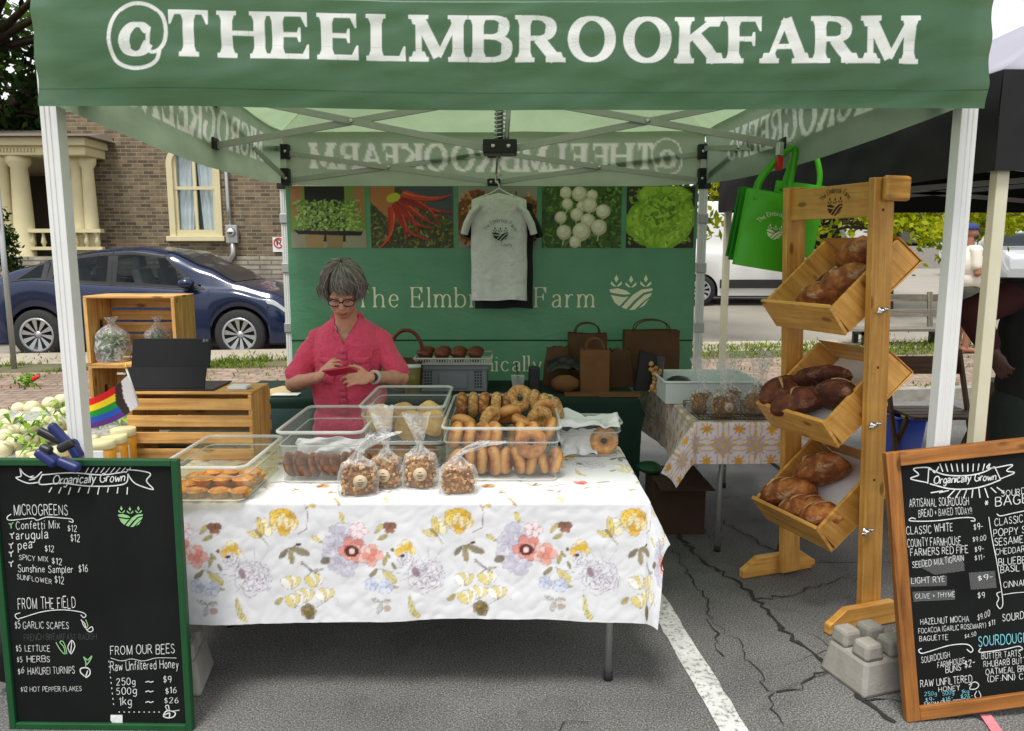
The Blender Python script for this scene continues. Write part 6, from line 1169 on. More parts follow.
# ---------------------------------------------------------------- chalkboards
SLATE = mat('blackboard', (.007, .008, .0075), .7, 0, .5, 3, spec=.15); CH = mat('chalk', (.66, .67, .65), .9, 0, .25, 60); CHG = mat('green_chalk', S(140, 190, 130), .9, 0, .2, 60); CHB = mat('blue_chalk', S(120, 196, 206), .9, 0, .2, 60); CHF = mat('faint_chalk', S(70, 72, 74), .9, 0, .3, 60); SMEAR = clear('chalk_smear', .045, (1, 1, 1), .9, (.7, .7, .7))
class Board:
    """chalkboard standing on the ground; px corners used to turn photo positions into board positions"""
    def __init__(s, name, label, P0, P1, h, lean, frame, fw, roll, legs):
        d = (P1 - P0); s.W = d.length; s.h = h; yaw = math.atan2(d.y, d.x); W = s.W / 2; Mr = Matrix.Rotation(yaw, 4, 'Z') @ Matrix.Rotation(R(-roll), 4, 'Y') @ Matrix.Rotation(R(-lean), 4, 'X')
        c_ = P0 + Mr @ Vector((W, 0, 0)); s.t = thing(name, label, 'chalkboard', c_, (R(-lean), R(-roll), yaw)); s.c = [proj(c_ + Mr @ Vector(q)) for q in ((-W, -.014, h), (W, -.014, h), (W, -.014, 0), (-W, -.014, 0))]
        for nm, b in (('frame_rail', (-W + fw, W - fw, -.014, .014, 0, fw)), ('frame_rail', (-W + fw, W - fw, -.014, .014, h - fw, h)), ('frame_stile', (-W, -W + fw, -.014, .014, 0, h)), ('frame_stile', (W - fw, W, -.014, .014, 0, h))):
            mb = MB(); mb.box(*b); mb.build(nm, frame, s.t, bevel=.003, local=True)
        mb = MB(); mb.box(-W + fw - .003, W - fw + .003, -.002, .006, fw - .003, h - fw + .003); s.panel = mb.build('slate_panel', SLATE, s.t, local=True); s.mbs = {}
        if legs:
            for x in (-W + .03, W - .03): mb = MB(); mb.bar((x, .02, h - .08), (x, .42, .05), .035, .02); mb.build('back_leg', frame, s.t, local=True)
    dx = 0; dy = 0
    def uv(s, px, py):
        px += s.dx; py += s.dy; (tl, tr, br, bl) = s.c; u, v = .5, .5
        for _ in range(12):
            f = [(1 - u) * (1 - v) * bl[i] + u * (1 - v) * br[i] + u * v * tr[i] + (1 - u) * v * tl[i] for i in (0, 1)]; e = (px - f[0], py - f[1])
            du = [(1 - v) * (br[i] - bl[i]) + v * (tr[i] - tl[i]) for i in (0, 1)]; dv = [(1 - u) * (tl[i] - bl[i]) + u * (tr[i] - br[i]) for i in (0, 1)]; D = du[0] * dv[1] - du[1] * dv[0]
            u += (e[0] * dv[1] - e[1] * dv[0]) / D; v += (du[0] * e[1] - du[1] * e[0]) / D
        return (u - .5) * s.W, v * s.h
    def mbf(s, m): return s.mbs.setdefault(m.name, (MB(), m))[0]
    def text(s, txt, px, py, pxe, pye, cap, m=None, thick=.95, gap=2.3, slant=.05, wx=.85):
        a, b = s.uv(px, py), s.uv(pxe, pye); up = s.uv(px, py - cap); c = up[1] - a[1]; q, wd = text_quads(txt, 'hand', thick, thick * .85, gap, wx, .6, slant)
        put_text(s.mbf(m or CH), q, lambda x, y, l: Vector((lerp(a[0], b[0], x / wd), -.0035 - l * .8, lerp(a[1], b[1], x / wd) + y * c / 10)))
    def line(s, pts, w_=.004, m=None, smooth=True):
        P = [s.uv(*p) for p in pts]; P = catmull(P, 6) if smooth and len(P) > 2 else P
        for q, _ in line_quads(P, w_): s.mbf(m or CH).poly([(x, -.0036, z) for x, z in q])
    def fill(s, pts, m): s.mbf(m).poly([(x, -.0034, z) for x, z in (s.uv(*p) for p in pts)])
    def done(s):
        for mb, m in s.mbs.values(): mb.build('chalk_writing', m, s.panel, local=True)
bl_, br_ = gp(12, 727), gp(194, 729)
LB = Board('chalkboard', 'green framed chalkboard listing microgreens, field vegetables and honey', Vector((bl_.x, bl_.y, 0)), Vector((br_.x, br_.y, 0)), .955, 1.0, GREENP, .022, 0, False)
tx = LB.text
for a in ((('Organically Grown', 51, 484, 123, 481, 8),), ): 
    for z in a: tx(*z, thick=1.4, gap=1.6, slant=.25)
LB.line([(40, 475), (38, 484), (60, 483), (90, 486), (122, 484), (127, 474)]); LB.line([(40, 475), (70, 473), (100, 475), (124, 472)])
LB.line([(40, 472), (32, 478), (22, 474), (18, 469), (19, 476), (14, 478), (26, 483), (38, 482)]); LB.line([(126, 474), (132, 482), (140, 486), (152, 489), (145, 481), (149, 474), (138, 471), (125, 470)]); LB.line([(27, 477), (32, 476)], .003); LB.line([(27, 480), (33, 479)], .003)
for k in range(9): LB.line([(84 + 5 * k, 473), (87 + 5.3 * k, 468)], .003, smooth=False); LB.line([(50 + 9.5 * k, 487), (47 + 9.8 * k, 492 + (k % 3))], .0035, smooth=False)
for z in (('MICROGREENS', 12, 514, 66, 514, 10), ('Confetti Mix', 14, 528, 58, 527, 8), ('$12', 66, 530, 75, 530, 6), ('arugula', 14, 538, 46, 537, 9), ('$12', 69, 540, 78, 540, 7), ('pea', 16, 548, 30, 546, 9), ('$12', 43, 550, 52, 550, 6), ('SPICY MIX', 17, 558, 46, 560, 5), ('$12', 50, 562, 60, 563, 6), ('Sunshine Sampler', 16, 570, 71, 571, 7), ('$16', 77, 570, 86, 570, 7), ('SUNFLOWER', 15, 577, 50, 582, 5), ('$12', 53, 581, 62, 582, 7),
          ('FROM THE FIELD', 16, 607, 74, 606, 11), ('GARLIC SCAPES', 21, 627, 67, 627, 7), ('LETTUCE', 23, 650, 48, 650, 6), ('HERBS', 25, 661, 48, 661, 6), ('HAKUREI TURNIPS', 26, 674, 73, 673, 7), ('$12 HOT PEPPER FLAKES', 19, 692, 80, 691, 5), ('$5', 13, 627, 18, 626, 7), ('$5', 14, 650, 19, 650, 6), ('$5', 15, 661, 20, 661, 5), ('$6', 16, 674, 22, 672, 6),
          ('FROM OUR BEES', 109, 654, 173, 652, 9), ('Raw Unfiltered Honey', 109, 670, 177, 667, 9), ('250g', 115, 685, 134, 684, 7), ('$9', 162, 683, 170, 682, 7), ('500g', 115, 695, 135, 694, 7), ('$16', 164, 694, 175, 693, 6), ('1kg', 118, 706, 130, 705, 8), ('$26', 163, 704, 177, 703, 6)): tx(*z)
tx('FRENCH BREAKFAST RADISH', 22, 639, 95, 638, 6, CHF)
for y in (683, 693, 704): LB.line([(144, y - 1), (147, y - 2), (149, y - 1), (152, y - 2)], .0032)
LB.line([(9, 513), (5, 516), (8, 519), (30, 517), (35, 519), (45, 516), (62, 517), (70, 518), (71, 521), (67, 520)], .003); LB.line([(18, 611), (13, 613), (15, 617), (20, 616), (40, 610), (60, 608), (78, 610), (84, 613), (82, 616), (79, 613)], .003)
LB.line([(109, 657), (120, 660), (130, 658), (142, 660), (155, 657), (175, 657)], .002)
for k in range(9): LB.line([(107 + k * .6, 660 + 5.5 * k), (107.4 + k * .6, 661.5 + 5.5 * k)], .003, smooth=False)
for k in range(9): LB.line([(117 + k * 5, 713), (118.5 + k * 5, 713)], .003, smooth=False)
for k, (x, y) in enumerate(((9, 527), (10, 537), (9, 547), (9, 555), (9, 565))): LB.line([(x, y), (x - .5, y - 5)], .003, CHG if not k else CH, False); LB.line([(x - 2.5, y - 5), (x - .5, y - 3), (x + 2, y - 6)], .003, CHG if not k else CH, False)
a, b = LB.uv(117, 526), LB.uv(142, 526); k = (b[0] - a[0]) / 10
for p in logo_polys(): LB.mbf(CHG).poly([(a[0] + x * k, -.0035, a[1] + .01 + y * k) for x, y in p])
LB.line([(79, 618), (83, 622), (85, 628), (90, 625), (91, 629), (87, 630), (82, 624), (80, 619)], .003); LB.line([(84, 618), (86, 624), (84, 627)], .003, CHG)
LB.line([(54, 641), (58, 648), (63, 653), (62, 646), (58, 641), (61, 640), (64, 647), (65, 653)], .003, CHG); LB.line([(69, 653), (66, 646), (70, 639), (73, 645), (69, 653), (70, 640)], .003)
LB.line([(83, 676), (79, 672), (79, 668), (84, 667), (88, 669), (88, 674), (84, 677), (86, 670)], .004); LB.line([(84, 667), (84, 661), (82, 656), (86, 659), (90, 655), (88, 660), (85, 664)], .0035, CHG)
LB.fill([(109, 716), (121, 716), (121, 725), (118, 726), (112, 726), (109, 722)], CH); LB.line([(162, 716), (165, 712), (170, 712), (174, 714), (172, 718), (166, 719), (162, 717), (168, 714), (168, 718)], .004); LB.line([(166, 711), (164, 707), (167, 706), (168, 711), (171, 712), (178, 711)], .003)
LB.done()
b0 = gp(905, 721); b1 = b0 + Vector((.66 * math.cos(R(5)), .66 * math.sin(R(5)), 0))
RB = Board('chalkboard', 'wood framed chalkboard with the bread and bagel menu at the right edge', Vector((b0.x, b0.y, 0)), Vector((b1.x, b1.y, 0)), .95, 7, FRAMEW, .05, 4.8, False)
RB.dx = 6; RB.dy = 2; tx = RB.text
for k in (0, 1):
    RB.line([(924, 467), (940, 473), (960, 474), (977, 471), (990, 465)] if k else [(925, 482), (945, 487), (965, 487), (980, 484), (996, 478)], .0045)
RB.line([(924, 467), (923, 482)], .004, smooth=False); RB.line([(990, 465), (996, 478)], .004, smooth=False); RB.line([(934, 465), (930, 471), (924, 466), (909, 467), (914, 473), (906, 477), (923, 481)], .004); RB.line([(985, 462), (982, 466), (990, 466), (1008, 463), (1002, 469), (1010, 471), (996, 477)], .004)
for k in range(10): RB.line([(938 + 5 * k, 470 - (k > 6)), (935 + 5.6 * k, 462)], .004, smooth=False); RB.line([(938 + 6 * k, 489 - k * .4), (926 + 8.2 * k, 491 + (5 if 1 < k < 8 else 0))], .004, smooth=False)
tx('Organically Grown', 929, 482, 991, 478, 7, thick=1.7, gap=1.6, slant=.2)
for z in (("ARTISANAL SOURDOUGH", 905, 505, 964, 503, 8), ("BREAD * BAKED TODAY!!", 914, 515, 967, 512, 7), ("CLASSIC WHITE", 902, 533, 948, 529, 8), ('$9-', 969, 528, 978, 527, 6), ('COUNTY FARMHOUSE', 903, 545, 956, 543, 8), ('$9.00', 968, 540, 981, 538, 5), ('FARMERS RED FIFE', 906, 554, 963, 551, 7), ('$9-', 970, 550, 979, 549, 5), ('SEEDED MULTIGRAIN', 908, 566, 959, 559, 6), ('$11-', 970, 559, 980, 557, 5), ('LIGHT RYE', 907, 582, 940, 580, 6), ('$9-', 973, 579, 988, 577, 5), ('OLIVE + THYME', 911, 597, 950, 595, 5), ('$9', 973, 597, 980, 596, 6),
          ('HAZELNUT MOCHA', 916, 623, 964, 620, 6), ('$9.00', 973, 619, 985, 614, 6), ('FOCACCIA (GARLIC ROSEMARY)', 914, 632, 981, 626, 5), ('$11', 984, 625, 990, 623, 5), ('BAGUETTE', 915, 640, 943, 638, 5), ('$4.50', 960, 637, 971, 634, 4), ('SOURDOUGH', 917, 662, 945, 656, 6), ('FARMHOUSE', 933, 667, 960, 662, 6), ('BUNS', 941, 672, 956, 669, 6), ('$2-', 960, 667, 970, 664, 7), ('RAW UNFILTERED', 916, 686, 967, 681, 7), ('HONEY', 934, 691, 955, 689, 5), ('FROM OUR BEES !!!', 920, 705, 965, 701, 3.5),
          ('SOURDOUGH', 997, 495, 1042, 489, 6), ('* BAGELS *', 980, 506, 1050, 498, 9), ('CLASSIC', 990, 524, 1018, 520, 7), ('$2', 1024, 517, 1032, 516, 6), ('POPPY SEED', 989, 535, 1036, 529, 7), ('SESAME SEED', 990, 544, 1040, 538, 7), ('CHEDDAR + CHIVE', 991, 553, 1046, 547, 6), ('BLUEBERRY', 994, 564, 1036, 559, 7), ('BASIL MICRO', 996, 571, 1040, 566, 6), ('CINNAMON RAISIN', 999, 586, 1056, 580, 6), ('SOURDOUGH', 998, 620, 1038, 614, 7), ('BUTTER TARTS', 977, 658, 1016, 655, 6), ('RHUBARB BUTTER TARTS', 979, 666, 1050, 659, 6), ('OATMEAL BREAKFAST', 981, 674, 1048, 668, 6), ('(DF:NN) COOKIES', 983, 681, 1048, 676, 6)): tx(*z, thick=1.05)
tx('SOURDOUGH -', 974, 645, 1030, 640, 10, CHB, 1.1)
for z in (('250g', 920, 695, 932, 694, 4), ('500g', 938, 695, 949, 693, 4), ('1kg', 957, 693, 964, 692, 4), ('$9-', 921, 701, 930, 700, 4), ('$16-', 938, 701, 948, 699, 4), ('$26-', 956, 698, 968, 697, 4)): tx(*z, CHB)
RB.line([(911, 517), (907, 516), (906, 519), (930, 519), (955, 516), (968, 516), (970, 519), (966, 519)], .0035); RB.line([(917, 647), (914, 649), (917, 652), (925, 650), (945, 644), (962, 643), (968, 648), (966, 651), (962, 648)], .0035); RB.line([(976, 647), (974, 650), (978, 651), (1000, 648), (1014, 645), (1018, 648), (1014, 649)], .0035); RB.line([(992, 512), (996, 514), (1010, 511), (1040, 505)], .0035)
RB.line([(984, 515), (987, 535), (992, 560), (997, 590), (998, 603), (995, 607), (992, 602), (994, 597), (992, 592), (996, 590)], .003, smooth=True); RB.line([(998, 593), (1012, 591), (1030, 590)], .0025); RB.line([(964, 684), (970, 681), (974, 684), (971, 688), (965, 688), (967, 683)], .003); RB.line([(974, 690), (976, 695), (974, 699), (970, 695), (972, 690)], .0025)
for z in ([(906, 560), (958, 553), (960, 569), (930, 573)], [(905, 576), (942, 574), (942, 584), (906, 585)], [(908, 590), (950, 588), (950, 598), (909, 600)], [(964, 571), (990, 569), (992, 586), (966, 588)]): RB.fill(z, SMEAR)
RB.done()
# ---------------------------------------------------------------- reusable tote bags on the tent
def tote(label, px, py, Y, w_, h, m, rz, seed, strap=True, prt=False, dirx=0):
    p = at(px, py, Y); t = thing('tote_bag', label, 'tote bag', (p.x, p.y, p.z - h), (0, R(9), rz), 'green tote bags hanging from the tent'); mb = MB()
    mb.grid(lambda u, v: Vector(((u - .5) * w_, -.012 - .012 * math.sin(PI * u) + .01 * nz((u * 3, v * 3, seed)), h * v)), 16, 18); mb.grid(lambda u, v: Vector(((u - .5) * w_, .012 + .012 * math.sin(PI * u) + .01 * nz((u * 3, v * 3, seed + 2)), h * v)), 16, 18)
    for s_ in (0, 1): mb.grid(lambda u, v: Vector(((s_ - .5) * w_, (u - .5) * .03, h * v)), 2, 12)
    mb.grid(lambda u, v: Vector(((u - .5) * w_, (v - .5) * .026, .001)), 8, 2); mb.build('body', m, t, local=True)
    if strap:
        for yy in (-.016, .016):
            mb = MB(); P = [Vector((-.09, yy, h - .05)), Vector((-.075, yy, h + .06)), Vector((.0 + dirx, yy * .6, h + .2)), Vector((.05 + dirx, yy * .5, h + .215)), Vector((.07, yy, h + .07)), Vector((.085, yy, h - .05))]; P = [Vector(q) for q in zip(*[[c[0] for c in catmull([(p[i], 0) for p in P], 6)] for i in range(3)])]
            N_ = len(P) - 1; vs_ = []
            for i in range(N_ + 1): d = (P[min(i + 1, N_)] - P[max(i - 1, 0)]).normalized().cross(Vector((0, 1, 0))).normalized() * .013; vs_ += [P[i] - d, P[i] + d]
            mb.add(vs_, [(2 * i, 2 * i + 1, 2 * i + 3, 2 * i + 2) for i in range(N_)], 0, True)
            mb.build('handle', m, t, local=True, solid=.003)
    if prt:
        mb = MB(); k = .0085; put_logo(mb, lambda x, y, l: Vector((.03 + (x - 5) * k, -.036, h * .42 + y * k))); mb.build('emblem', IVORY, t, local=True); mb = MB(); q, wd = text_quads('The Elmbrook Farm', thick=1.2, thin=.9)
        def arc(x, y, l): a = PI * .84 - (x / wd) * PI * .68; r_ = .085 + y * .0022; return Vector((.03 + r_ * 1.1 * math.cos(a), -.037 - l, h * .42 + .02 + r_ * math.sin(a)))
        put_text(mb, q, arc); mb.build('print', IVORY, t, local=True)
    return t
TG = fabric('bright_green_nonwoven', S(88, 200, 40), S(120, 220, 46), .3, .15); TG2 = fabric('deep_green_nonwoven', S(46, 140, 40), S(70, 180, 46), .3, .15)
tote('bright green tote bag with a white print, front one hanging beside the rack', 762, 192, 3.85, .265, .37, TG, R(6), 1, True, True, .02)
tote('bright green tote bag behind the printed one, sticking out beside the rack upright', 790, 183, 4.0, .25, .36, TG, R(-20), 2, True, False, -.06)
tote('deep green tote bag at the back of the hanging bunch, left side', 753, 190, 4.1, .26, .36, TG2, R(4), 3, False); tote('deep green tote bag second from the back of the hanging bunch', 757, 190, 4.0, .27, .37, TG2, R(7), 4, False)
cp = at(778, 150, 3.85); t = thing('spring_clamp', 'red and metal clip holding the green bags on the truss', 'clip', cp); mb = MB(); mb.box(cp.x - .012, cp.x + .012, 3.8, 3.85, cp.z - .03, cp.z + .03); mb.build('jaw', CHROME, t, bevel=.003); mb = MB(); mb.box(cp.x - .014, cp.x + .012, 3.8, 3.84, cp.z - .1, cp.z - .035); mb.build('red_tab', mat('red_plastic', S(190, 24, 30), .4), t, bevel=.004)
# ---------------------------------------------------------------- things on the table at the back wall
KB = mat('kraft_paper', S(112, 76, 44), .85, 0, .12, 9, .4, 30); KB2 = mat('darker_kraft', S(82, 55, 33), .85, 0, .14, 9, .4, 30)
def paper_bag(label, xa, xb, ytop, ybot, Y, m, seed, handles=True, skew=0, d_=.12, cat='paper bag', lean=0):
    a, b = at(xa, ybot, Y), at(xb, ybot, Y); w_ = b.x - a.x; h = at(xa, ytop, Y).z - ZT; cx = (a.x + b.x) / 2; t = thing('paper_bag', label, cat, (cx, Y, ZT), R(skew), 'brown paper bags on the back table'); mb = MB(); g = d_ / 2
    def f(u, v):
        a_ = (u * 4) % 4; s_ = int(a_); q = a_ - s_; C4 = [(-1, -1), (1, -1), (1, 1), (-1, 1)]; p, n_ = C4[s_], C4[(s_ + 1) % 4]; x, y = lerp(p[0], n_[0], q), lerp(p[1], n_[1], q); tp = 1 - .25 * v
        return Vector((x * w_ / 2 * (1 + .04 * nz((v * 3, s_, seed))) + lean * v, y * g * tp + .008 * nz((u * 9, v * 4, seed)) * v, h * v + .008 * nz((u * 6, 1, seed)) * (v > .95)))
    mb.grid(f, 40, 14, smooth=False, wrapu=True); mb.add([(-w_ / 2, -g, .002), (w_ / 2, -g, .002), (w_ / 2, g, .002), (-w_ / 2, g, .002)], [(0, 1, 2, 3)]); mb.build('bag', m, t, local=True, solid=.002)
    if handles:
        for yy in (-g * .7, g * .7):
            mb = MB(); mb.tube([(lean + .32 * w_ * math.cos(a), yy, h - .02 + (.09 if w_ > .14 else .075) * math.sin(a) ** .6) for a in np.linspace(.0, PI, 14)], .0045, 6); mb.build('handle', m, t, local=True)
    return t
paper_bag('large brown paper bag with twisted handles at the right end of the back table', 623, 677, 330, 378, 5.15, KB2, 1)
paper_bag('brown paper bag with handles standing right behind the smaller one', 568, 606, 333, 350, 5.18, KB2, 2)
paper_bag('small kraft paper bag with handles in front of the others', 580, 608, 349, 380, 4.86, KB, 3)
def sack(label, px, pb, w_, h, Y, m, seed, d_=.1, rz=0):
    p = at(px, pb, Y); t = thing('paper_sack', label, 'paper bag', (p.x, Y, ZT), rz, 'folded paper sacks on the back table'); mb = MB()
    def f(u, v): a = 2 * PI * u; k = 1 - (v ** 2.2) * .75; return Vector((math.cos(a) * w_ / 2 * (1 - .3 * v) * (1 + .1 * nz((math.cos(a), v * 3, seed))), math.copysign(abs(math.sin(a)) ** .6, math.sin(a)) * d_ / 2 * k, .001 + h * v + .03 * nz((math.cos(a) * 2, math.sin(a), seed)) * v))
    mb.grid(f, 28, 12, smooth=False, wrapu=True); mb.build('bag', m, t, local=True); return t
sack('brown paper sack slumped at the left of the bags on the back table', 557, 375, .2, .26, 5.05, KB2, 5); sack('folded brown paper sack between the small kraft bag and the large bag', 619, 378, .2, .25, 5.0, KB2, 6, rz=.2)
p = at(565, 383, 4.8); mb = MB(); mb.ball((p.x, 4.8, ZT + .055), (.09, .06, .055), 16, 10, fn=lambda v: v * (1 + .12 * nz(v * 25))); tag(mb.build('bread_bag', KB), 'small rounded brown paper parcel in front of the slumped sack', 'parcel')
p = at(566, 360, 4.86); mb = MB(); mb.grid(lambda u, v: Vector((p.x + (u - .5) * .24, 4.9 + (v - .5) * .1, ZT + .115 + .06 * v + .03 * nz((u * 5, v * 4, 2)) + .03 * math.sin(PI * u))), 20, 8); tag(mb.build('black_plastic_bag', BLACKP, solid=.004), 'crumpled black and white plastic bag lying over the paper sacks', 'plastic bag')
p = at(655, 384, 4.8); t = thing('almond_bag', 'open black bag with golden nut clusters spilling down beside the large paper bag', 'snack bag', (p.x, 4.75, ZT)); mb = MB(); mb.hascol = True; rg = random.Random(4)
for i in range(60): c = rg.choice(GRAN[:3]); mb.c = c; q = rg.random(); mb.ball((p.x - .03 + .06 * q + rg.gauss(0, .014), 4.72 + rg.uniform(-.02, .02), ZT + .02 + .2 * (1 - q) * rg.random()), .016 * rg.uniform(.6, 1.1), 6, 4)
mb.VC = mb.VC; mb.build('nuts', GMAT, t)['kind'] = 'stuff'; mb = MB()
mb.add([(p.x - .13, 4.78, ZT + .01), (p.x + .02, 4.78, ZT + .004), (p.x + .0, 4.76, ZT + .24), (p.x - .1, 4.76, ZT + .26), (p.x - .13, 4.84, ZT + .01), (p.x + .05, 4.84, ZT + .004), (p.x + .06, 4.82, ZT + .22), (p.x - .1, 4.83, ZT + .27)], [(0, 1, 2, 3), (4, 7, 6, 5), (0, 3, 7, 4), (1, 5, 6, 2)]); mb.build('bag', BLACKP, t, solid=.003)
c0, c1 = at(420, 386, 4.85), at(487, 386, 4.85); GCR = mat('grey_crate_plastic', S(120, 126, 132), .5, 0, .06); hz = .175
t = thing('grey_crate', 'grey perforated plastic crate on the back table under the muffin tray', 'crate', ((c0.x + c1.x) / 2, 4.97, ZT)); mb = MB(); x0, x1, y0, y1 = c0.x, c1.x, 4.83, 5.12
for a in ((x0, x1, y0, y0 + .012), (x0, x1, y1 - .012, y1), (x0, x0 + .012, y0 + .0125, y1 - .0125), (x1 - .012, x1, y0 + .0125, y1 - .0125)): mb.box(*a, ZT, ZT + hz)
mb.box(x0 + .013, x1 - .013, y0 + .013, y1 - .013, ZT, ZT + .01); mb.box(x0 - .01, x1 + .01, y0 - .012, y0 - .0005, ZT + hz - .035, ZT + hz); mb.box((x0 + x1) / 2 - .09, (x0 + x1) / 2 + .09, y0 - .01, y0 - .0005, ZT + .02, ZT + .12); mb.build('body', GCR, t, bevel=.003)
mb = MB()
for s_ in (-1, 1):
    for i in range(3):
        for j in range(6): mb.lathe([(.006, 0), (.006, .002)], 8, M=Matrix.Translation(((x0 + x1) / 2 + s_ * .14 + i * .018 * s_, y0 - .001, ZT + .03 + j * .019)) @ RM(PI / 2))
mb.build('holes', BLACKP, t)
t = thing('muffin_tray', 'pale grey wire tray set on top of the grey crate', 'tray', ((x0 + x1) / 2, 4.97, ZT + hz)); mb = MB(); z = ZT + hz; mb.box(x0 - .03, x1 + .03, y0 - .03, y1 + .03, z + .001, z + .008); TRM = mat('tray_plastic', S(186, 188, 180), .5, 0, .05)
for k in range(30): xx = x0 - .02 + k * (x1 - x0 + .04) / 29; mb.box(xx - .003, xx + .003, y0 - .032, y0 - .028, z + .009, z + .034)
for a, b in (((x0 - .03, y0 - .03), (x1 + .03, y0 - .03)), ((x1 + .03, y0 - .03), (x1 + .03, y1 + .03)), ((x1 + .03, y1 + .03), (x0 - .03, y1 + .03)), ((x0 - .03, y1 + .03), (x0 - .03, y0 - .03))): mb.tube([(*a, z + .038), (*b, z + .038)], .006, 6)
mb.build('tray', TRM, t)
MUF = bakemat('dark_muffin', S(66, 26, 16), S(106, 48, 26), S(140, 76, 40), 22, .5)
for k in range(8):
    xx = x0 + .03 + (k % 4) * .108; yy = y0 + .05 + (k // 4) * .14; t = thing('muffin', f'dark brown muffin on the tray above the grey crate, {["front", "back"][k // 4]} row, {ORD[k % 4]} from the left', 'muffin', (xx, yy, z + .009), 0, 'muffins on the grey crate tray'); mb = MB(); mb.lathe([(.03, 0), (.044, .045), (.046, .05), (0, .051)], 14); mb.build('paper_case', KB2, t, local=True)
    mb = MB(); mb.ball((0, 0, .055), (.052, .052, .03), 14, 9, fn=lambda v: v * (1 + .15 * nz(v * 30 + Vector((k, 0, 0))))); mb.build('top', MUF, t, local=True)
p = at(405, 385, 4.75); t = thing('wicker_basket', 'dark wicker basket with a tall red brown handle behind the woman', 'basket', (p.x, 4.85, ZT)); WK = mat('dark_wicker', S(82, 52, 34), .7, 0, .3, 60, .8, 90); mb = MB(); mb.lathe([(.09, .001), (.1, .1), (.11, .2), (.1, .2), (.09, .02), (0, .02)], 24, c=(p.x, 4.85, ZT)); mb.build('body', WK, t)
for k in range(9): mb = MB(); mb.tube([(p.x + (.094 + .0018 * k) * math.cos(a), 4.85 + (.094 + .0018 * k) * math.sin(a), ZT + .02 + k * .021 + .003 * math.sin(a * 12 + k * PI)) for a in np.linspace(0, 2 * PI, 36, endpoint=False)], .008, 5, closed=True); mb.build('woven_band', WK, t)
mb = MB(); mb.tube([(p.x + .105 * math.cos(a), 4.85, ZT + .18 + .21 * math.sin(a) ** .7) for a in np.linspace(0, PI, 18)], .012, 8); mb.build('handle', mat('red_brown_leather', S(104, 38, 26), .5, 0, .2), t)
p = at(411, 352, 4.7); t = thing('deli_tub', 'clear tub with a pale lid and olives beside the basket', 'tub', (p.x, 4.7, ZT)); 
mb = MB(); mb.lathe([(.045, 0), (.055, .17), (.05, .172)], 18, c=(p.x, 4.72, ZT)); mb.build('tub', mat('olive_contents', S(120, 110, 50), .4, 0, .4, 30), t); mb = MB(); mb.lathe([(.058, .171), (.058, .187), (0, .188)], 18, c=(p.x, 4.72, ZT)); mb.build('lid', mat('pale_lid', S(206, 214, 214), .4), t)
p = at(518, 388, 4.72); t = thing('plastic_cup', 'clear plastic cup with a dark straw on the back table', 'cup', (p.x, 4.72, ZT)); mb = MB(); mb.lathe([(.03, 0), (.044, .12), (.045, .122)], 18, c=(p.x, 4.72, ZT)); mb.build('cup', clear('cup_plastic', .25, (.9, .93, .9), .15), t); mb = MB(); mb.lathe([(.0, .004), (.029, .004), (.036, .075), (0, .075)], 14, c=(p.x, 4.72, ZT)); mb.build('drink', mat('cloudy_drink', S(150, 160, 146), .3), t); mb = MB(); mb.tube([(p.x + .01, 4.72, ZT + .01), (p.x - .012, 4.73, ZT + .2)], .004, 6); mb.build('straw', BLACKP, t)
p = at(534, 388, 4.75); t = thing('payment_terminal', 'black upright card terminal standing beside the plastic cup', 'card terminal', (p.x, 4.75, ZT)); mb = MB(); mb.box(p.x - .035, p.x + .035, 4.74, 4.8, ZT, ZT + .17); mb.build('body', BLACKP, t, bevel=.01); mb = MB(); mb.box(p.x - .026, p.x + .026, 4.7365, 4.7395, ZT + .1, ZT + .155); mb.build('screen', mat('dark_screen', (.03, .035, .04), .15), t)
for k, (a, b, yy) in enumerate(((497, 515, 4.66), (565, 600, 4.68), (598, 640, 4.66))):
    p, q = at(a, 392, yy), at(b, 392, yy); mb = MB(); mb.box(p.x, q.x, yy - .03, yy + .1, ZT, ZT + .005 + .003 * k); tag(mb.build('cardboard_sheet', KB), ['small brown card lying beside the plastic cup', 'flat cardboard piece in front of the small kraft bag', 'flat cardboard piece in front of the folded sacks'][k], 'cardboard')
p, q = at(262, 381, 4.9), at(292, 381, 4.9); mb = MB(); mb.add([(p.x - .02, 4.7, ZT + .002), (q.x, 4.72, ZT + .002), (q.x + .08, 4.95, ZT + .004), (p.x + .1, 5.0, ZT + .004)], [(0, 1, 2, 3)]); tag(mb.build('cardboard_sheet', mat('tan_card', S(196, 172, 128), .8), solid=.004), 'tan cardboard sheet on the teal cloth left of the woman', 'cardboard')
mb = MB(); mb.add([(p.x + .12, 4.66, ZT + .005), (q.x + .1, 4.66, ZT + .005), (q.x + .1, 4.74, ZT + .006), (p.x + .14, 4.74, ZT + .006)], [(0, 1, 2, 3)]); tag(mb.build('receipt', PAPER, solid=.003), 'white slip of paper lying left of the woman on the green cloth', 'paper')
for k, (px, py) in enumerate(((665, 470), (650, 470), (690, 480))):
    pass
p = gp(672, 505); t = thing('cardboard_box', 'brown cardboard box standing in the dark under the tables', 'box', (p.x - .0, 4.35, 0)); mb = MB(); mb.box(p.x - .22, p.x + .08, 4.3, 4.6, .001, .33); mb.build('body', mat('dark_cardboard', S(62, 42, 28), .9, 0, .2, 9), t, bevel=.004); mb = MB(); mb.box(p.x - .22, p.x + .08, 4.1, 4.298, .325, .33); mb.build('flap', mat('dark_card_flap', S(62, 42, 28), .9), t)
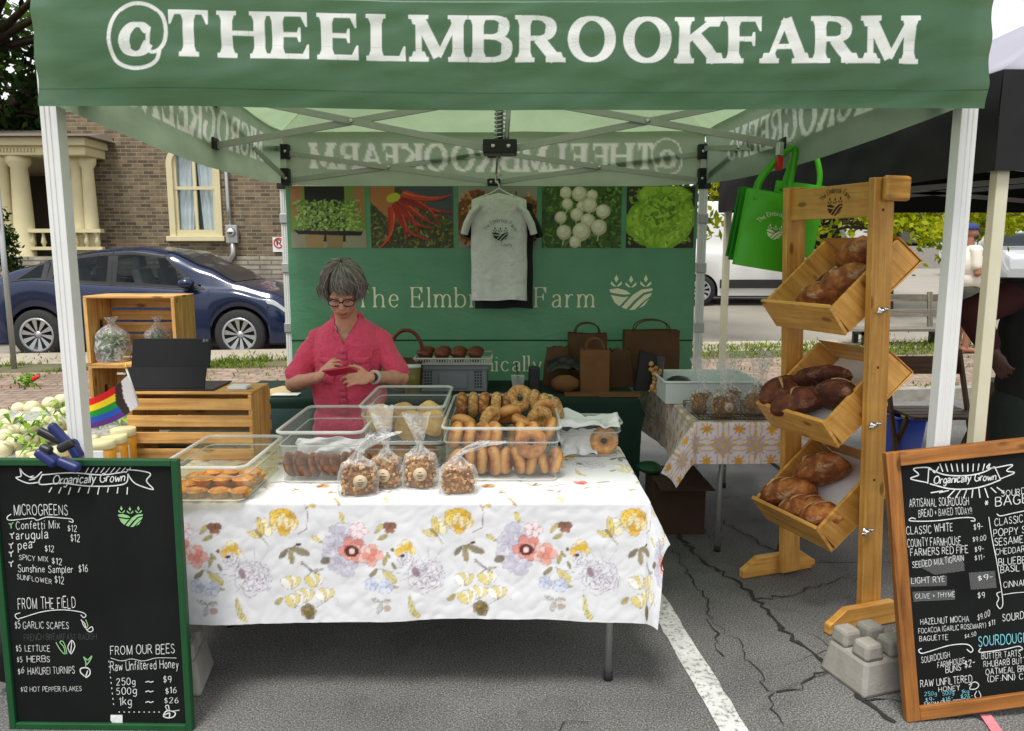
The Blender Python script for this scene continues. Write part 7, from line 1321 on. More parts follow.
p = gp(648, 470, .3); mb = MB(); mb.ball((p.x - .02, 4.45, .36), (.08, .08, .035), 14, 8, fn=lambda v: v * (1 + .2 * nz(v * 16))); tag(mb.build('green_bag', mat('dark_green_plastic', S(24, 70, 40), .5)), 'green bag lying on the cardboard box under the tables', 'bag')
# ---------------------------------------------------------------- side table: white bin, wire tray, granola bags
p = at(700, 385, 4.6); t = thing('white_bin', 'white plastic bin with a dark bag inside on the patterned cloth', 'plastic bin', (1.2, 4.75, ZT)); WP = mat('translucent_white_plastic', S(214, 222, 220), .45, 0, .04); xa, xb = at(663, 395, 4.5).x, at(745, 380, 4.7).x; mb = MB(); ya, yb = 4.42, 4.86
for a in ((xa, xb, ya, ya + .006), (xa, xb, yb - .006, yb), (xa, xa + .006, ya + .0065, yb - .0065), (xb - .006, xb, ya + .0065, yb - .0065), (xa + .0065, xb - .0065, ya + .0065, yb - .0065)): mb.box(*a, ZT, ZT + (.006 if len(set(a)) and a[0] == xa + .0065 and a[2] == ya + .0065 else .125))
mb.build('body', WP, t, bevel=.002); mb = MB(); mb.tube(rrect(xa - .006, xb + .006, ya - .006, yb + .006, .03, ZT + .128), .008, 8, closed=True); mb.build('rim', WP, t)
mb = MB(); mb.ball((xa + .11, ya + .13, ZT + .085), (.09, .1, .06), 18, 12, fn=lambda v: v * (1 + .25 * nz(v * 20))); tag(mb.build('dark_bag', BLACKP), 'crumpled black bag lying inside the white plastic bin', 'plastic bag')
t = thing('wire_tray', 'low wire cooling tray under granola bags on the patterned cloth', 'tray', (1.25, 4.12, ZT)); xa, xb, ya, yb = .985, 1.4, 3.97, 4.35; mb = MB()
for k in range(18): x = xa + k * (xb - xa) / 17; mb.tube([(x, ya, ZT + .034), (x, ya, ZT + .006), (x, yb, ZT + .006), (x, yb, ZT + .034)], .0025, 5)
for zz in (.006, .02, .034): mb.tube(rrect(xa, xb, ya, yb, .02, ZT + zz), .003, 5, closed=True)
mb.build('wires', mat('dark_wire', S(84, 74, 64), .4, .5), t)
GB2 = 'granola bags in the wire tray'
for k, a in enumerate((('granola bag with a round kraft label facing front in the wire tray', 1.135, 4.06, .16, .11, .11, (.0, .16), 11, True), ('granola bag at the left of the wire tray with its clear top fanned', 1.045, 4.16, .15, .11, .11, (-.02, .16), 12, False), ('granola bag behind the labelled one in the wire tray', 1.2, 4.2, .16, .12, .12, (.04, .18), 13, False), ('granola bag at the right of the wire tray, close to the bread rack', 1.32, 4.1, .14, .11, .12, (.02, .15), 14, False), ('granola bag at the far back right of the wire tray', 1.42, 4.28, .15, .12, .13, (.0, .16), 15, False))):
    granola_bag(a[0], a[1], a[2], ZT + .009, *a[3:7], a[7], a[8], rz=R(8), group=GB2, dark=.75)
# ---------------------------------------------------------------- left table: crates, tablet, flag, turnips, honey
def crate(label, x, y, z, w_, d_, h, open_front, group):
    """slatted wooden crate: floor slats at the back when it lies on its side (open_front), else upright with slats facing us"""
    t = thing('wooden_crate', label, 'crate', (x, y, z), 0, group); e = .018; sl_ = .011
    if open_front:
        for s_ in (-1, 1):
            mb = MB(); mb.box(s_ * w_ / 2, s_ * (w_ / 2 - e), -d_ / 2, d_ / 2, .012, h - .012); o = mb.build('end_board', CRATEW, t, bevel=.002, local=True)
            mb = MB(); mb.M = Matrix.Translation((s_ * (w_ / 2 - e - .001), 0, h * .5)) @ RM(0, s_ * -PI / 2, 0); P = rrect(-.05, .05, -.014, .014, .013, 0); mb.poly(P); mb.build('hand_hole', BLACKP, o, local=True)
        for z0 in (0, h - .0115):
            for k in range(3): mb = MB(); mb.box(-w_ / 2, w_ / 2, -d_ / 2 + k * d_ / 3 + .003, -d_ / 2 + (k + 1) * d_ / 3 - .003, z0, z0 + .0115); mb.build('slat', CRATEW, t, bevel=.002, local=True)
        for k in range(5): mb = MB(); mb.box(-w_ / 2 + e + .001, w_ / 2 - e - .001, d_ / 2 - .011, d_ / 2, .014 + k * (h - .028) / 5 + .005, .014 + (k + 1) * (h - .028) / 5 - .008); mb.build('slat', CRATEW, t, bevel=.002, local=True)
    else:
        for s_ in (-1, 1): mb = MB(); mb.box(s_ * (w_ / 2 - .001), s_ * (w_ / 2 - e), -d_ / 2 + .012, d_ / 2 - .012, .001, h - .004); mb.build('end_board', CRATEW, t, bevel=.002, local=True)
        for y0 in (-d_ / 2, d_ / 2 - .0115):
            for k in range(4): mb = MB(); mb.box(-w_ / 2, w_ / 2, y0, y0 + .0115, .004 + k * h / 4, (k + 1) * h / 4 - .02); mb.build('slat', CRATEW, t, bevel=.002, local=True)
        for k in range(4): mb = MB(); mb.box(-w_ / 2, w_ / 2, -d_ / 2 + .013 + k * (d_ - .026) / 4, -d_ / 2 + .013 + (k + 1) * (d_ - .026) / 4 - .008, h - .003, h + .008); mb.build('slat', CRATEW, t, bevel=.002, local=True)
    return t
cxl, cxr = at(85, 330, 3.8).x, at(176, 330, 3.8).x; CW = cxr - cxl; CX = (cxl + cxr) / 2; zb, zm_, zt_ = .746, at(120, 366, 3.8).z, at(120, 296, 3.8).z
G_ = 'wooden crates on the left table'
crate('wooden crate open to the front, topmost of the stack of two by the tent leg', CX, 3.92, zm_, CW, .24, zt_ - zm_, True, G_); crate('wooden crate open to the front, lower one of the stack behind the flag', CX, 3.92, zb, CW, .24, zm_ - zb - .001, True, G_)
fx0, fx1 = at(127, 420, 3.2).x, at(252, 420, 3.2).x; FXc = (fx0 + fx1) / 2; fh = at(200, 392, 3.2).z - zb - .01
crate('slatted wooden crate standing upright under the black tablet', FXc, 3.33, zb, fx1 - fx0, .26, fh, False, G_)
p0, p1 = at(133, 392, 3.36), at(226, 388, 3.36); zc = zb + fh + .0095; t = thing('tablet', 'black tablet folded on its keyboard case on top of the slatted crate', 'tablet', ((p0.x + p1.x) / 2, 3.33, zc)); hT = at(170, 340, 3.38).z - zc
xa, xb = p0.x + .02, p1.x - .05; mb = MB(); mb.M = Matrix.Translation((0, 3.3, zc + .012)) @ RM(R(-16)); mb.box(xa, xb, -.004, .004, hT * .38, hT * 1.03); o = mb.build('screen_panel', mat('tablet_shell', (.008, .008, .009), .5, 0, .1, spec=.2), t, bevel=.003)
mb = MB(); c = Vector((xb - .022, 0, hT * .98)); mb.M = Matrix.Translation((0, 3.3, zc + .012)) @ RM(R(-16)); mb.box(xb - .036, xb - .01, -.007, -.0042, hT * .93, hT * 1.01); co = mb.build('camera_bump', mat('camera_glass', (.05, .05, .055), .2), o, bevel=.002)
mb = MB(); mb.M = Matrix.Translation((0, 3.3, zc + .012)) @ RM(R(-16))
for a, b in ((-.03, .99), (-.03, .955), (-.017, .972)): mb.lathe([(.0042, 0), (.0042, .002), (0, .003)], 10, M=Matrix.Translation((xb + a, -.0072, hT * b)) @ RM(PI / 2))
mb.build('lens', mat('lens_glass', (.16, .17, .18), .1), co)
mb = MB(); mb.add([(xa, 3.235, zc + .008), (xb + .005, 3.235, zc + .008), (xb, 3.288, zc + .016 + hT * .38), (xa, 3.288, zc + .016 + hT * .38)], [(0, 1, 2, 3)]); mb.build('stand_flap', mat('case_cover', (.01, .01, .011), .75, 0, .15, spec=.2), t, solid=.006)
mb = MB(); mb.box(xa, xb + .045, 3.23, 3.45, zc, zc + .0075); mb.build('keyboard_base', BLACKP, t, bevel=.003)
q = at(240, 388, 3.3); mb = MB(); mb.box(q.x - .04, q.x + .04, 3.26, 3.33, zc, zc + .014); tag(mb.build('note_pad', PAPER, bevel=.002), 'small white paper pad beside the tablet on the crate', 'paper')
# bags of greens in the top crate
HERB = [S(120, 150, 96), S(96, 128, 76), S(150, 172, 120), S(80, 108, 64), S(176, 186, 150)]
def greens_bag(label, px, pb, w_, h, Y, zf, seed):
    p = at(px, pb, Y); t = thing('greens_bag', label, 'bag of greens', (p.x, Y, zf), 0, 'bags of greens in the top crate'); rg = random.Random(seed); mb = MB(); leaf_mb(mb, [Vector((v.x, v.y, v.z)) for v in clump_pts((0, 0, h * .45), (w_ * .44, .065, h * .4), 420, rg)], .016, HERB, rg); mb.build('greens', LEAFD, t, local=True)['kind'] = 'stuff'
    mb = MB()
    def f(u, v): a = 2 * PI * u; k = 1 if v < .6 else (1 - ((v - .6) / .25) ** 1.4 * .85 if v < .85 else .15 + .3 * (v - .85) / .15); q = 1 + .14 * nz((math.cos(a) * 2, math.sin(a) * 2, v * 5 + seed)); return Vector((math.cos(a) * w_ / 2 * k * q * (.9 if v < .03 else 1), math.sin(a) * .075 * k * q, .002 + v * h * 1.18))
    mb.grid(f, 36, 30, wrapu=True); mb.build('bag', FILM, t, local=True)
greens_bag('large clear bag of green leaves at the left inside the top crate', 114, 362, .165, .19, 3.88, zm_ + .013, 1); greens_bag('smaller clear bag of greens at the right inside the top crate', 160, 362, .12, .19, 3.93, zm_ + .013, 2)
mb = MB(); p = at(105, 393, 3.86); mb.box(CX - .19, CX + .16, 3.82, 3.98, zb + .013, zb + .1); tag(mb.build('dark_carton', mat('dark_carton', S(50, 36, 26), .7, 0, .2), bevel=.004), 'dark carton lying low inside the lower crate behind the flag', 'carton')
# rainbow flag on a stick
pole0, pole1 = at(139, 420, 3.1), at(126, 366, 3.05); t = thing('rainbow_flag', 'small rainbow flag with a black and white chevron on a gold tipped stick', 'flag', (pole0.x, 3.1, pole0.z - .12))
mb = MB(); mb.tube([pole0 + Vector((.005, 0, .06)), pole1 + Vector((0, 0, -.01))], .004, 6); mb.build('stick', mat('white_stick', (.7, .7, .68), .4), t); mb = MB(); mb.lathe([(.006, 0), (.007, .008), (.003, .016), (0, .02)], 8, c=tuple(pole1 - Vector((0, 0, .01)))); mb.build('tip', mat('gold_tip', S(220, 180, 60), .3, .6), t)
CLF = [S(222, 28, 30), S(246, 214, 40), S(30, 150, 56), S(44, 88, 190), S(100, 50, 140)]
def flagcol(u, v):     # u 0 at the stick, v 0 at the bottom
    if u < .22 * (1 - abs(v - .5) * .5): return S(226, 222, 226)
    if u < .34 * (1.1 - abs(v - .5) * .5): return S(60, 44, 40)
    return [CLF[4], CLF[3], CLF[2], CLF[1], CLF[0]][min(4, int(v * 5))]
A, B_ = at(129, 374, 3.06), at(138, 406, 3.09); Cq, Dq = at(78, 402, 3.02), at(88, 428, 3.02)
mb = MB(); mb.grid(lambda u, v: (B_.lerp(A, v)).lerp(Dq.lerp(Cq, v), u) + Vector((0, .03 * math.sin(u * 5 + v * 1.5) * u, -.02 * math.sin(PI * u))), 60, 30, colfn=flagcol); mb.build('cloth', mat('flag_cloth', (1, 1, 1), .8, 0, .03, 5, attr=True), t)
# turnips
TUR = mat('turnip_skin', S(214, 206, 168), .45, 0, .06, 9); rt = random.Random(6); LG = [S(116, 156, 56), S(90, 134, 42), S(150, 182, 84)]
def turnip(x, y, z, r_, k):
    t = thing('turnip', 'round creamy white turnip in the pile on the left table', 'turnip', (x, y, z), 0, 'turnips piled on the left table'); t.rotation_euler = (rt.uniform(-1.2, 1.2), rt.uniform(-1.2, 1.2), rt.uniform(0, 6))
    mb = MB(); mb.ball((0, 0, 0), r_, 16, 11, fn=lambda v: Vector((v.x, v.y, v.z * (.93 if v.z > 0 else 1) - (.35 * r_ if v.z < -.97 * r_ else 0)))); mb.build('root', TUR, t, local=True)
    mb = MB(); mb.tube([(0, 0, r_ * .9), (.004, 0, r_ * 1.15)], [r_ * .22, r_ * .1], 7); mb.build('stem_stub', LEAFM, t, local=True)
LEAFM = mat('stem_green', S(140, 170, 84), .7, 0, .2)
k = 0
for (px, py, Y, s_) in ((8, 395, 3.5, 1), (22, 390, 3.6, 1), (38, 384, 3.7, 1.1), (50, 374, 3.8, 1.1), (62, 371, 3.85, 1.1), (19, 379, 3.75, 1), (32, 378, 3.75, 1.1), (20, 367, 3.9, 0), (4, 386, 3.6, 1), (6, 407, 3.35, 1.1), (14, 402, 3.4, 1), (28, 398, 3.4, .95), (49, 384, 3.65, 1.05), (60, 386, 3.6, 1), (68, 381, 3.72, 1), (57, 395, 3.45, 1), (44, 392, 3.55, 1), (36, 396, 3.45, .8), (8, 372, 3.85, 0), (3, 419, 3.2, 1.1), (16, 412, 3.25, 1.05), (92, 424, 3.3, 1), (100, 420, 3.4, .9), (108, 424, 3.3, .95), (98, 432, 3.2, .9), (115, 420, 3.5, .9), (68, 396, 3.5, 1), (66, 408, 3.4, 1), (30, 410, 3.35, 1), (46, 405, 3.4, 1)):
    if not s_: continue
    # photo rows sit 25 px lower than these estimates
    p = at(px, py + 30, Y - .12); turnip(p.x, p.y, p.z, .034 * s_, k); k += 1
for i in range(26):
    X, Y = rt.uniform(-2.55, -1.75), rt.uniform(3.2, 3.75); turnip(X, Y, .755 + .03 + rt.uniform(0, .04), .033, k)
mb = MB(); rg = random.Random(9)
for (px, py, Y) in ((62, 408, 3.45), (52, 416, 3.4), (30, 428, 3.25), (20, 440, 3.15), (38, 446, 3.1), (44, 436, 3.2), (12, 425, 3.3), (100, 430, 3.3), (118, 418, 3.5), (120, 425, 3.35)):
    c = at(px, py, Y - .1)
    for i in range(9):
        a_ = rg.uniform(0, 6.3); d = Vector((math.cos(a_), math.sin(a_) * .6 - .3, rg.uniform(-.15, .5))).normalized(); L_ = rg.uniform(.05, .12); w_ = rg.uniform(.006, .013); n_ = d.cross(Vector((0, 0, 1))).normalized() * w_; mb.hascol = True; cc = rg.choice(LG); m_ = c + d * L_ * .55 + Vector((0, 0, .02)); t_ = c + d * L_ - Vector((0, 0, .01)); mb.add([c, m_ - n_, t_, m_ + n_], [(0, 1, 2, 3)], 0, False, None, [cc] * 4)
tag(mb.build('turnip_tops', LEAFD), 'loose green turnip tops scattered over the white turnip pile', 'leaves', kind='stuff')
mb = MB(); mb.add([(-2.7, 3.2, .752), (-1.7, 3.2, .752), (-1.7, 3.75, .752), (-2.7, 3.75, .752), (-2.6, 3.5, .9), (-1.8, 3.5, .9)], [(0, 1, 5, 4), (1, 2, 5), (2, 3, 4, 5), (3, 0, 4)]); tag(mb.build('display_cloth', mat('grey_speckled_cloth', S(150, 150, 146), .9, 0, .4, 60)), 'grey speckled cloth mound that the turnips are piled on', 'cloth')
HON = mat('honey', S(206, 142, 36), .15, 0, .06, 6, coat=.4); LIDM = mat('cream_lid', S(214, 206, 160), .4, 0, .05); HL = mat('cream_label', S(226, 214, 196), .7, 0, .04)
def jar(px, py, Y, r_, h, label):
    p = at(px, py, Y); z0 = p.z - h; t = thing('honey_jar', label, 'honey jar', (p.x, Y, z0), 0, 'honey jars behind the green chalkboard'); mb = MB(); mb.lathe([(r_ * .93, 0), (r_, .008), (r_, h * .74), (r_ * .9, h * .8), (0, h * .8)], 22); mb.build('jar', HON, t, local=True); mb = MB(); mb.lathe([(r_ * 1.02, h * .8), (r_ * 1.03, h * .99), (r_ * .97, h), (0, h)], 22); mb.build('lid', LIDM, t, local=True)
    mb = MB(); mb.grid(lambda u, v: Vector((math.cos(-2.2 + 1.5 * u) * r_ * 1.012, math.sin(-2.2 + 1.5 * u) * r_ * 1.012, h * (.16 + .42 * v))), 12, 1); mb.build('label', HL, t, local=True)
for k, (px, py, Y, l) in enumerate(((102, 440, 2.98, 'tall honey jar right of the tent leg, front of three'), (114, 435, 3.06, 'tall honey jar with a pale label right of the tent leg, middle of three'), (123, 428, 3.14, 'tall honey jar against the slatted crate, rearmost of three'), (30, 450, 2.98, 'honey jar with a cream lid at the left behind the green chalkboard'), (44, 455, 2.95, 'honey jar lowest above the frame of the green chalkboard'), (56, 448, 3.0, 'honey jar with a cream lid just left of the blue clamp'))): jar(px, py, Y, .048, .15, l)
mb = MB(); p = at(97, 462, 2.9); mb.box(p.x - .03, p.x + .03, 2.89, 2.9, p.z - .04, p.z + .045); tag(mb.build('price_card', PAPER), 'small white price card beside the honey jars at the tent leg', 'card')
c = at(28, 380, 8.6); c.z = tz(c.x, 8.6) ; c = gp(28, 386, tz(-5, 8.4)); t = thing('weed_plant', 'small leafy green weed with a red flower on the brick pavement at the left', 'plant', c); rg = random.Random(3); mb = MB(); leaf_mb(mb, clump_pts((c.x, c.y, c.z + .07), (.15, .1, .07), 90, rg), .03, LG, rg); mb.build('leaves', LEAFD, t)
mb = MB()
for i in range(5): mb.ball((c.x + .12 + rg.uniform(-.03, .03), c.y - .05, c.z + .1 + rg.uniform(-.02, .03)), .022, 8, 6)
mb.build('flower', mat('red_petal', S(196, 40, 30), .6), t)
c2 = gp(-4, 388, .15); mb = MB(); mb.tube([(c2.x, c2.y, c2.z + .012), (c2.x + .2, c2.y + .03, c2.z + .013), (c2.x + .38, c2.y + .01, c2.z + .013)], .012, 6); tag(mb.build('rope', mat('red_rope', S(180, 40, 50), .6)), 'thin red rope lying on the brick pavement at the left edge', 'rope')
mb = MB(); mb.box(-2.72, -1.25, 2.86, 3.1, .735, .75); t = tag(mb.build('shelf_board', mat('white_shelf', (.6, .6, .58), .6), bevel=.003), 'narrow white board along the left table that carries the honey jars', 'shelf')
mb = MB()
# blue clamps gripping the board to the tent leg
BLU = mat('navy_plastic', S(34, 44, 96), .4, 0, .1); BLK = BLACKP
def clamp(label, pts, Y, jaw):
    P = [at(*p, Y) for p in pts]; t = thing('spring_clamp', label, 'clamp', P[0], 0, 'blue clamps on the tent leg and chalkboard'); 
    for (a, b, w_, m, nm) in jaw:
        mb = MB(); A_, B2 = at(*a, Y), at(*b, Y); mb.bar(A_, B2, .03, w_, 0, (0, 1, 0)); mb.build(nm, m, t, bevel=.011, seg=3)
clamp('big blue and black clamp with open handles at the tent leg above the chalkboard', [(60, 440)], 2.66, [((50, 424), (76, 452), .03, BLU, 'handle'), ((38, 430), (70, 446), .026, BLK, 'grip'), ((70, 440), (80, 458), .05, BLU, 'body')])
clamp('blue bar clamp with a yellow mark biting the top of the green chalkboard', [(50, 458)], 2.42, [((38, 450), (58, 464), .05, BLU, 'body'), ((40, 447), (52, 452), .03, BLK, 'grip'), ((58, 460), (80, 469), .034, BLU, 'jaw'), ((58, 450), (74, 442), .022, BLK, 'bar')])
# wheel of a hand cart at the bottom left
p = gp(-2, 715); t = thing('cart_wheel', 'black cart wheel partly hidden at the lower left behind the chalkboard', 'wheel', (p.x, 2.75, 0)); M = Matrix.Translation((p.x - .06, 2.78, .17)) @ RM(0, PI / 2, 0) @ RM(0, 0, 0); mb = MB(); mb.lathe([(.1, -.03), (.155, -.035), (.168, -.02), (.17, 0), (.168, .02), (.155, .035), (.1, .03)], 28, M=M); mb.build('tyre', BLACKM, t); mb = MB(); mb.lathe([(0, -.02), (.1, -.02), (.1, .02), (0, .02)], 20, M=M); mb.build('rim', GREYM, t)
# ---------------------------------------------------------------- cars
GLASS = mat('dark_car_glass', (.016, .02, .024), .12, 0, .1, 2, spec=.22); CGLASS = clear('car_glass', .16, (.42, .46, .46), .05, (.04, .05, .06)); SEATW = mat('white_seat', (.6, .6, .58), .6); TRIM = mat('black_trim', (.018, .018, .02), .4, 0, .1); ALLOY = mat('alloy', (.42, .43, .44), .28, .75, .05); LAMP = mat('lamp_glass', (.4, .42, .43), .08, .2, .05, coat=.6); REDL = mat('red_lens', S(150, 16, 20), .2, coat=.5)
def interp(P, x):
    if x <= P[0][0]: return P[0][1]
    for (a, b), (c, d) in zip(P[:-1], P[1:]):
        if x <= c: t = (x - a) / (c - a); t = t * t * (3 - 2 * t) * .5 + t * .5; return b + (d - b) * t
    return P[-1][1]
def car(name, label, loc, rz, paint, L, Wd, roof, belt, wheels, wr, glass, windshield, rearglass, cat='car', group=None, detail=True, seats=False):
    """x runs from the tail (0) to the nose (L); wheels = axle positions; glass = list of (x0,x1) side panes"""
    t = thing(name, label, cat, loc, rz, group); W2 = Wd / 2
    def wid(x): e = min(x, L - x); return W2 * (1 - .30 * max(0, 1 - e / .55) ** 2.2)
    def zb(x):
        z = .24
        for a in wheels:
            d = abs(x - a)
            if d < wr * 1.16: z = max(z, wr * .98 + math.sqrt(max(0, (wr * 1.16) ** 2 - d * d)))
        return z
    def Sf(x, tt):
        r_, b, w_ = interp(roof, x), interp(belt, x), wid(x); b = min(b, r_ - .02); z0 = min(zb(x), b - .12); rw = w_ * (.76 if r_ - b > .3 else .76 + .12 * (1 - (r_ - b) / .3))
        K = [(0, w_ * .96, z0), (.14, w_ * .995, max(z0 + .02, z0 + (b - z0) * .35)), (.34, w_ * 1.0, z0 + (b - z0) * .72), (.46, w_ * .965, b - .015), (.5, w_ * .94, b), (.78, rw * 1.04, r_ - (r_ - b) * .16), (.86, rw * .86, r_ - (r_ - b) * .04), (1, 0, r_)]
        for (a, y1, z1), (c, y2, z2) in zip(K[:-1], K[1:]):
            if tt <= c: q = (tt - a) / (c - a); return Vector((x, y1 + (y2 - y1) * q, z1 + (z2 - z1) * q))
        return Vector((x, 0, r_))
    xs = sorted(set([L * i / 90 for i in range(91)] + [a + s_ * wr * q for a in wheels for s_ in (-1, 1) for q in (.3, .6, .85, 1.0, 1.1, 1.155, 1.17)])); ts = [0, .05, .14, .24, .34, .4, .46, .5, .57, .64, .71, .78, .82, .86, .93, 1]
    mb = MB(); 
    for s_ in (-1, 1):
        V = [Sf(x, q) for x in xs for q in ts]; V = [Vector((v.x, v.y * s_, v.z)) for v in V]; n_ = len(ts); F_ = []
        for i in range(len(xs) - 1):
            for j in range(n_ - 1):
                xm, tm = (xs[i] + xs[i + 1]) / 2, (ts[j] + ts[j + 1]) / 2; kq = (tm - .515) / .26
                if seats and 0 <= kq <= 1 and any(lerp(q[0], q[2], kq) < xm < lerp(q[1], q[3], kq) for q in glass): continue
                f = (i * n_ + j, (i + 1) * n_ + j, (i + 1) * n_ + j + 1, i * n_ + j + 1); F_.append(f if s_ < 0 else f[::-1])
        mb.add(V, F_, 0, True)
        for i, e in ((0, -1), (len(xs) - 1, 1)): mb.add([V[i * n_ + j] for j in range(n_)] + [Vector((xs[i], 0, V[i * n_].z))], [tuple(range(n_ + 1))], 0)
    o = mb.build('body', paint, t, local=True)
    mb = MB(); mb.box(.15, L - .15, -W2 * .8, W2 * .8, .2, .62); mb.build('underbody', TRIM, t, local=True)
    def pane(nm, x0, x1, t0, t1, m, sides=(-1, 1), off=.006, parent=None, nx=14, x0b=None, x1b=None):
        for s_ in sides:
            mb = MB()
            def f(u, v):
                xa = lerp(x0, x0b if x0b is not None else x0, v); xb = lerp(x1, x1b if x1b is not None else x1, v); p = Sf(lerp(xa, xb, u), lerp(t0, t1, v)); q = Sf(lerp(xa, xb, u), min(1, lerp(t0, t1, v) + .02)); d = q - p; n_ = Vector((0, d.z, -d.y)).normalized() if d.length else Vector((0, 0, 1)); n_ = n_ if n_.z >= 0 else -n_
                p = p + n_ * off; return Vector((p.x, p.y * s_, p.z))
            mb.grid(f, nx, 6); mb.build(nm, m, parent or t, local=True)
    g0, g1 = min(a for a, *_ in glass), max(g[1] for g in glass)
    for g in glass: pane('side_window', g[0], g[1], .515, .775, CGLASS if seats else GLASS, x0b=g[2] if len(g) > 2 else None, x1b=g[3] if len(g) > 3 else None)
    if seats:
        for g in glass:
            a, b, c, d = g
            for q in ((a - .03, b + .03, .495, .53, a - .03, b + .03), (c - .03, d + .03, .755, .795, c - .03, d + .03), (a - .05, a + .03, .5, .79, c - .05, c + .03), (b - .03, b + .05, .5, .79, d - .03, d + .05)): pane('window_trim', q[0], q[1], q[2], q[3], TRIM, off=.009, x0b=q[4], x1b=q[5])
        mb = MB(); mb.box(1.0, 3.6, -W2 * .8, W2 * .8, .62, .66); mb.box(3.0, 3.5, -W2 * .75, W2 * .75, .66, .95); mb.build('interior', TRIM, t, local=True)
        for xx in seats:
            for s_ in (-1, 1):
                mb = MB(); y = s_ * .4; mb.box(xx - .1, xx + .42, y - .24, y + .24, .68, .82); mb.bar((xx - .06, y, .78), (xx - .24, y, 1.22), .46, .13, 0, (0, 1, 0)) if False else mb.box(-.06, .07, -.23, .23, 0, .5, 0, Matrix.Translation((xx - .06, y, .8)) @ RM(0, R(-14), 0)); mb.box(-.05, .05, -.13, .13, .52, .7, 0, Matrix.Translation((xx - .06, y, .8)) @ RM(0, R(-12), 0)); mb.build('seat', SEATW, t, local=True, bevel=.04)
    for (a, b), nm in ((windshield, 'windscreen'), (rearglass, 'rear_window')): pane(nm, a, b, .84, 1, GLASS, off=.007)
    if detail:
        for xd in (glass[0][1] + .04 if len(glass) > 1 else (g0 + g1) / 2,): pane('door_seam', xd - .006, xd + .006, .06, .5, TRIM, off=.002, nx=1)
        pane('sill_trim', wheels[0] + wr * 1.3, wheels[1] - wr * 1.3, 0, .06, TRIM, off=.004)
        for xh in [g[0] + .16 for g in glass[-2:]]: pane('door_handle', xh, xh + .2, .4, .425, paint, off=.012)
        for s_ in (-1, 1): p = Sf(glass[-1][1] - .18, .53); mb = MB(); mb.ball((p.x, s_ * (p.y + .12), p.z + .06), (.12, .1, .075), 14, 9); mb.tube([(p.x, s_ * p.y * .98, p.z), (p.x, s_ * (p.y + .08), p.z + .03)], .03, 6); mb.build('wing_mirror', paint, t, local=True)
    pane('headlight', L - .55, L - .16, .42, .48, LAMP, off=.008); pane('tail_light', .03, .3, .38, .47, REDL, off=.008)
    for a in wheels:
        for s_ in (-1, 1):
            y = s_ * (W2 - .11); M = Matrix.Translation((a, y, wr)) @ RM(s_ * PI / 2); mb = MB(); mb.lathe([(wr * .64, -.1), (wr * .92, -.11), (wr, -.07), (wr, .07), (wr * .92, .11), (wr * .68, .1), (wr * .66, .06)], 40, M=M, cap=False); w_ = mb.build('wheel', BLACKM, t, local=True); M2 = M
            mb = MB(); mb.lathe([(0, -.02), (wr * .62, -.02), (wr * .67, -.09)], 30, M=M2, cap=False); mb.build('hub_well', TRIM, w_, local=True)
            mb = MB(); mb.lathe([(wr * .6, -.095), (wr * .68, -.105), (wr * .68, -.09)], 40, M=M2, cap=False); mb.lathe([(0, -.085), (wr * .14, -.08), (wr * .16, -.04)], 20, M=M2)
            for k in range(10):
                an = 2 * PI * k / 10; an2 = an + .16; P = [(wr * .1, an - .16), (wr * .63, an2 - .13), (wr * .63, an2 + .19), (wr * .1, an + .26)]; mb.add([M2 @ Vector((r_ * math.cos(q), r_ * math.sin(q), -.07 - .02 * (r_ > .2))) for r_, q in P], [(0, 1, 2, 3)])
            mb.build('rim', ALLOY, w_, local=True)
    return t
def paintmat(nm, col, met=.25): return mat(nm, col, .22, met, .04, 2, spec=.4, coat=.5)
BLUEP = paintmat('blue_car_paint', S(12, 28, 62), .12)
xr, xf = at(38, 330, 10.95).x, at(240, 330, 10.95).x; WB = xf - xr
roof = [(0, .72), (.06, .98), (.2, 1.12), (.7, 1.32), (1.3, 1.5), (1.9, 1.6), (2.3, 1.625), (2.8, 1.56), (3.3, 1.33), (3.75, 1.1), (4.2, .98), (4.55, .84), (4.7, .66), (4.76, .5)]
belt = [(0, .66), (.06, .92), (.2, 1.06), (.9, 1.14), (2, 1.06), (3.2, 1.0), (3.75, 1.0), (4.3, .86), (4.76, .46)]
bx = xr - .93; car('blue_car', 'dark blue hatchback car parked at the street in front of the brick house', (bx, 11.85, tz(-5, 11) + .0), 0, BLUEP, 4.76, 1.9, roof, belt, (.93, .93 + WB), .36, [(.62, 1.06, .95, 1.06), (1.16, 1.98, 1.18, 1.98), (2.06, 3.3, 2.06, 2.72)], (2.75, 3.72), (.3, 1.2), seats=(1.45, 2.4))
HATCH = [(0, .75), (.05, 1.1), (.2, 1.4), (.5, 1.62), (1.2, 1.72), (2.4, 1.7), (2.9, 1.58), (3.5, 1.16), (4.3, 1.06), (4.5, .9), (4.6, .5)]; HB = [(0, .7), (.05, 1.0), (.3, 1.1), (3.4, 1.06), (4.3, .95), (4.6, .46)]
SED = [(0, .7), (.05, .95), (.5, 1.05), (.9, 1.1), (1.5, 1.4), (2.2, 1.46), (2.8, 1.42), (3.5, 1.05), (4.2, .95), (4.45, .8), (4.5, .5)]; SB2 = [(0, .6), (.05, .85), (.5, .93), (3.4, .93), (4.2, .82), (4.5, .44)]
def bgcar(name, label, px, pyground, Y, zg, rz, paint, prof, bl, L=4.5, sz=1, cat='car'):
    p = at(px, pyground, Y); return car(name, label, (p.x, Y, zg), rz, paint, L, 1.85, prof, bl, (.85, L - .95), .34, [(.75, 1.6, .95, 1.6), (1.68, 3.1, 1.68, 2.7)], (2.75, 3.45), (.25, .75), cat, 'cars parked beyond the street', detail=False)
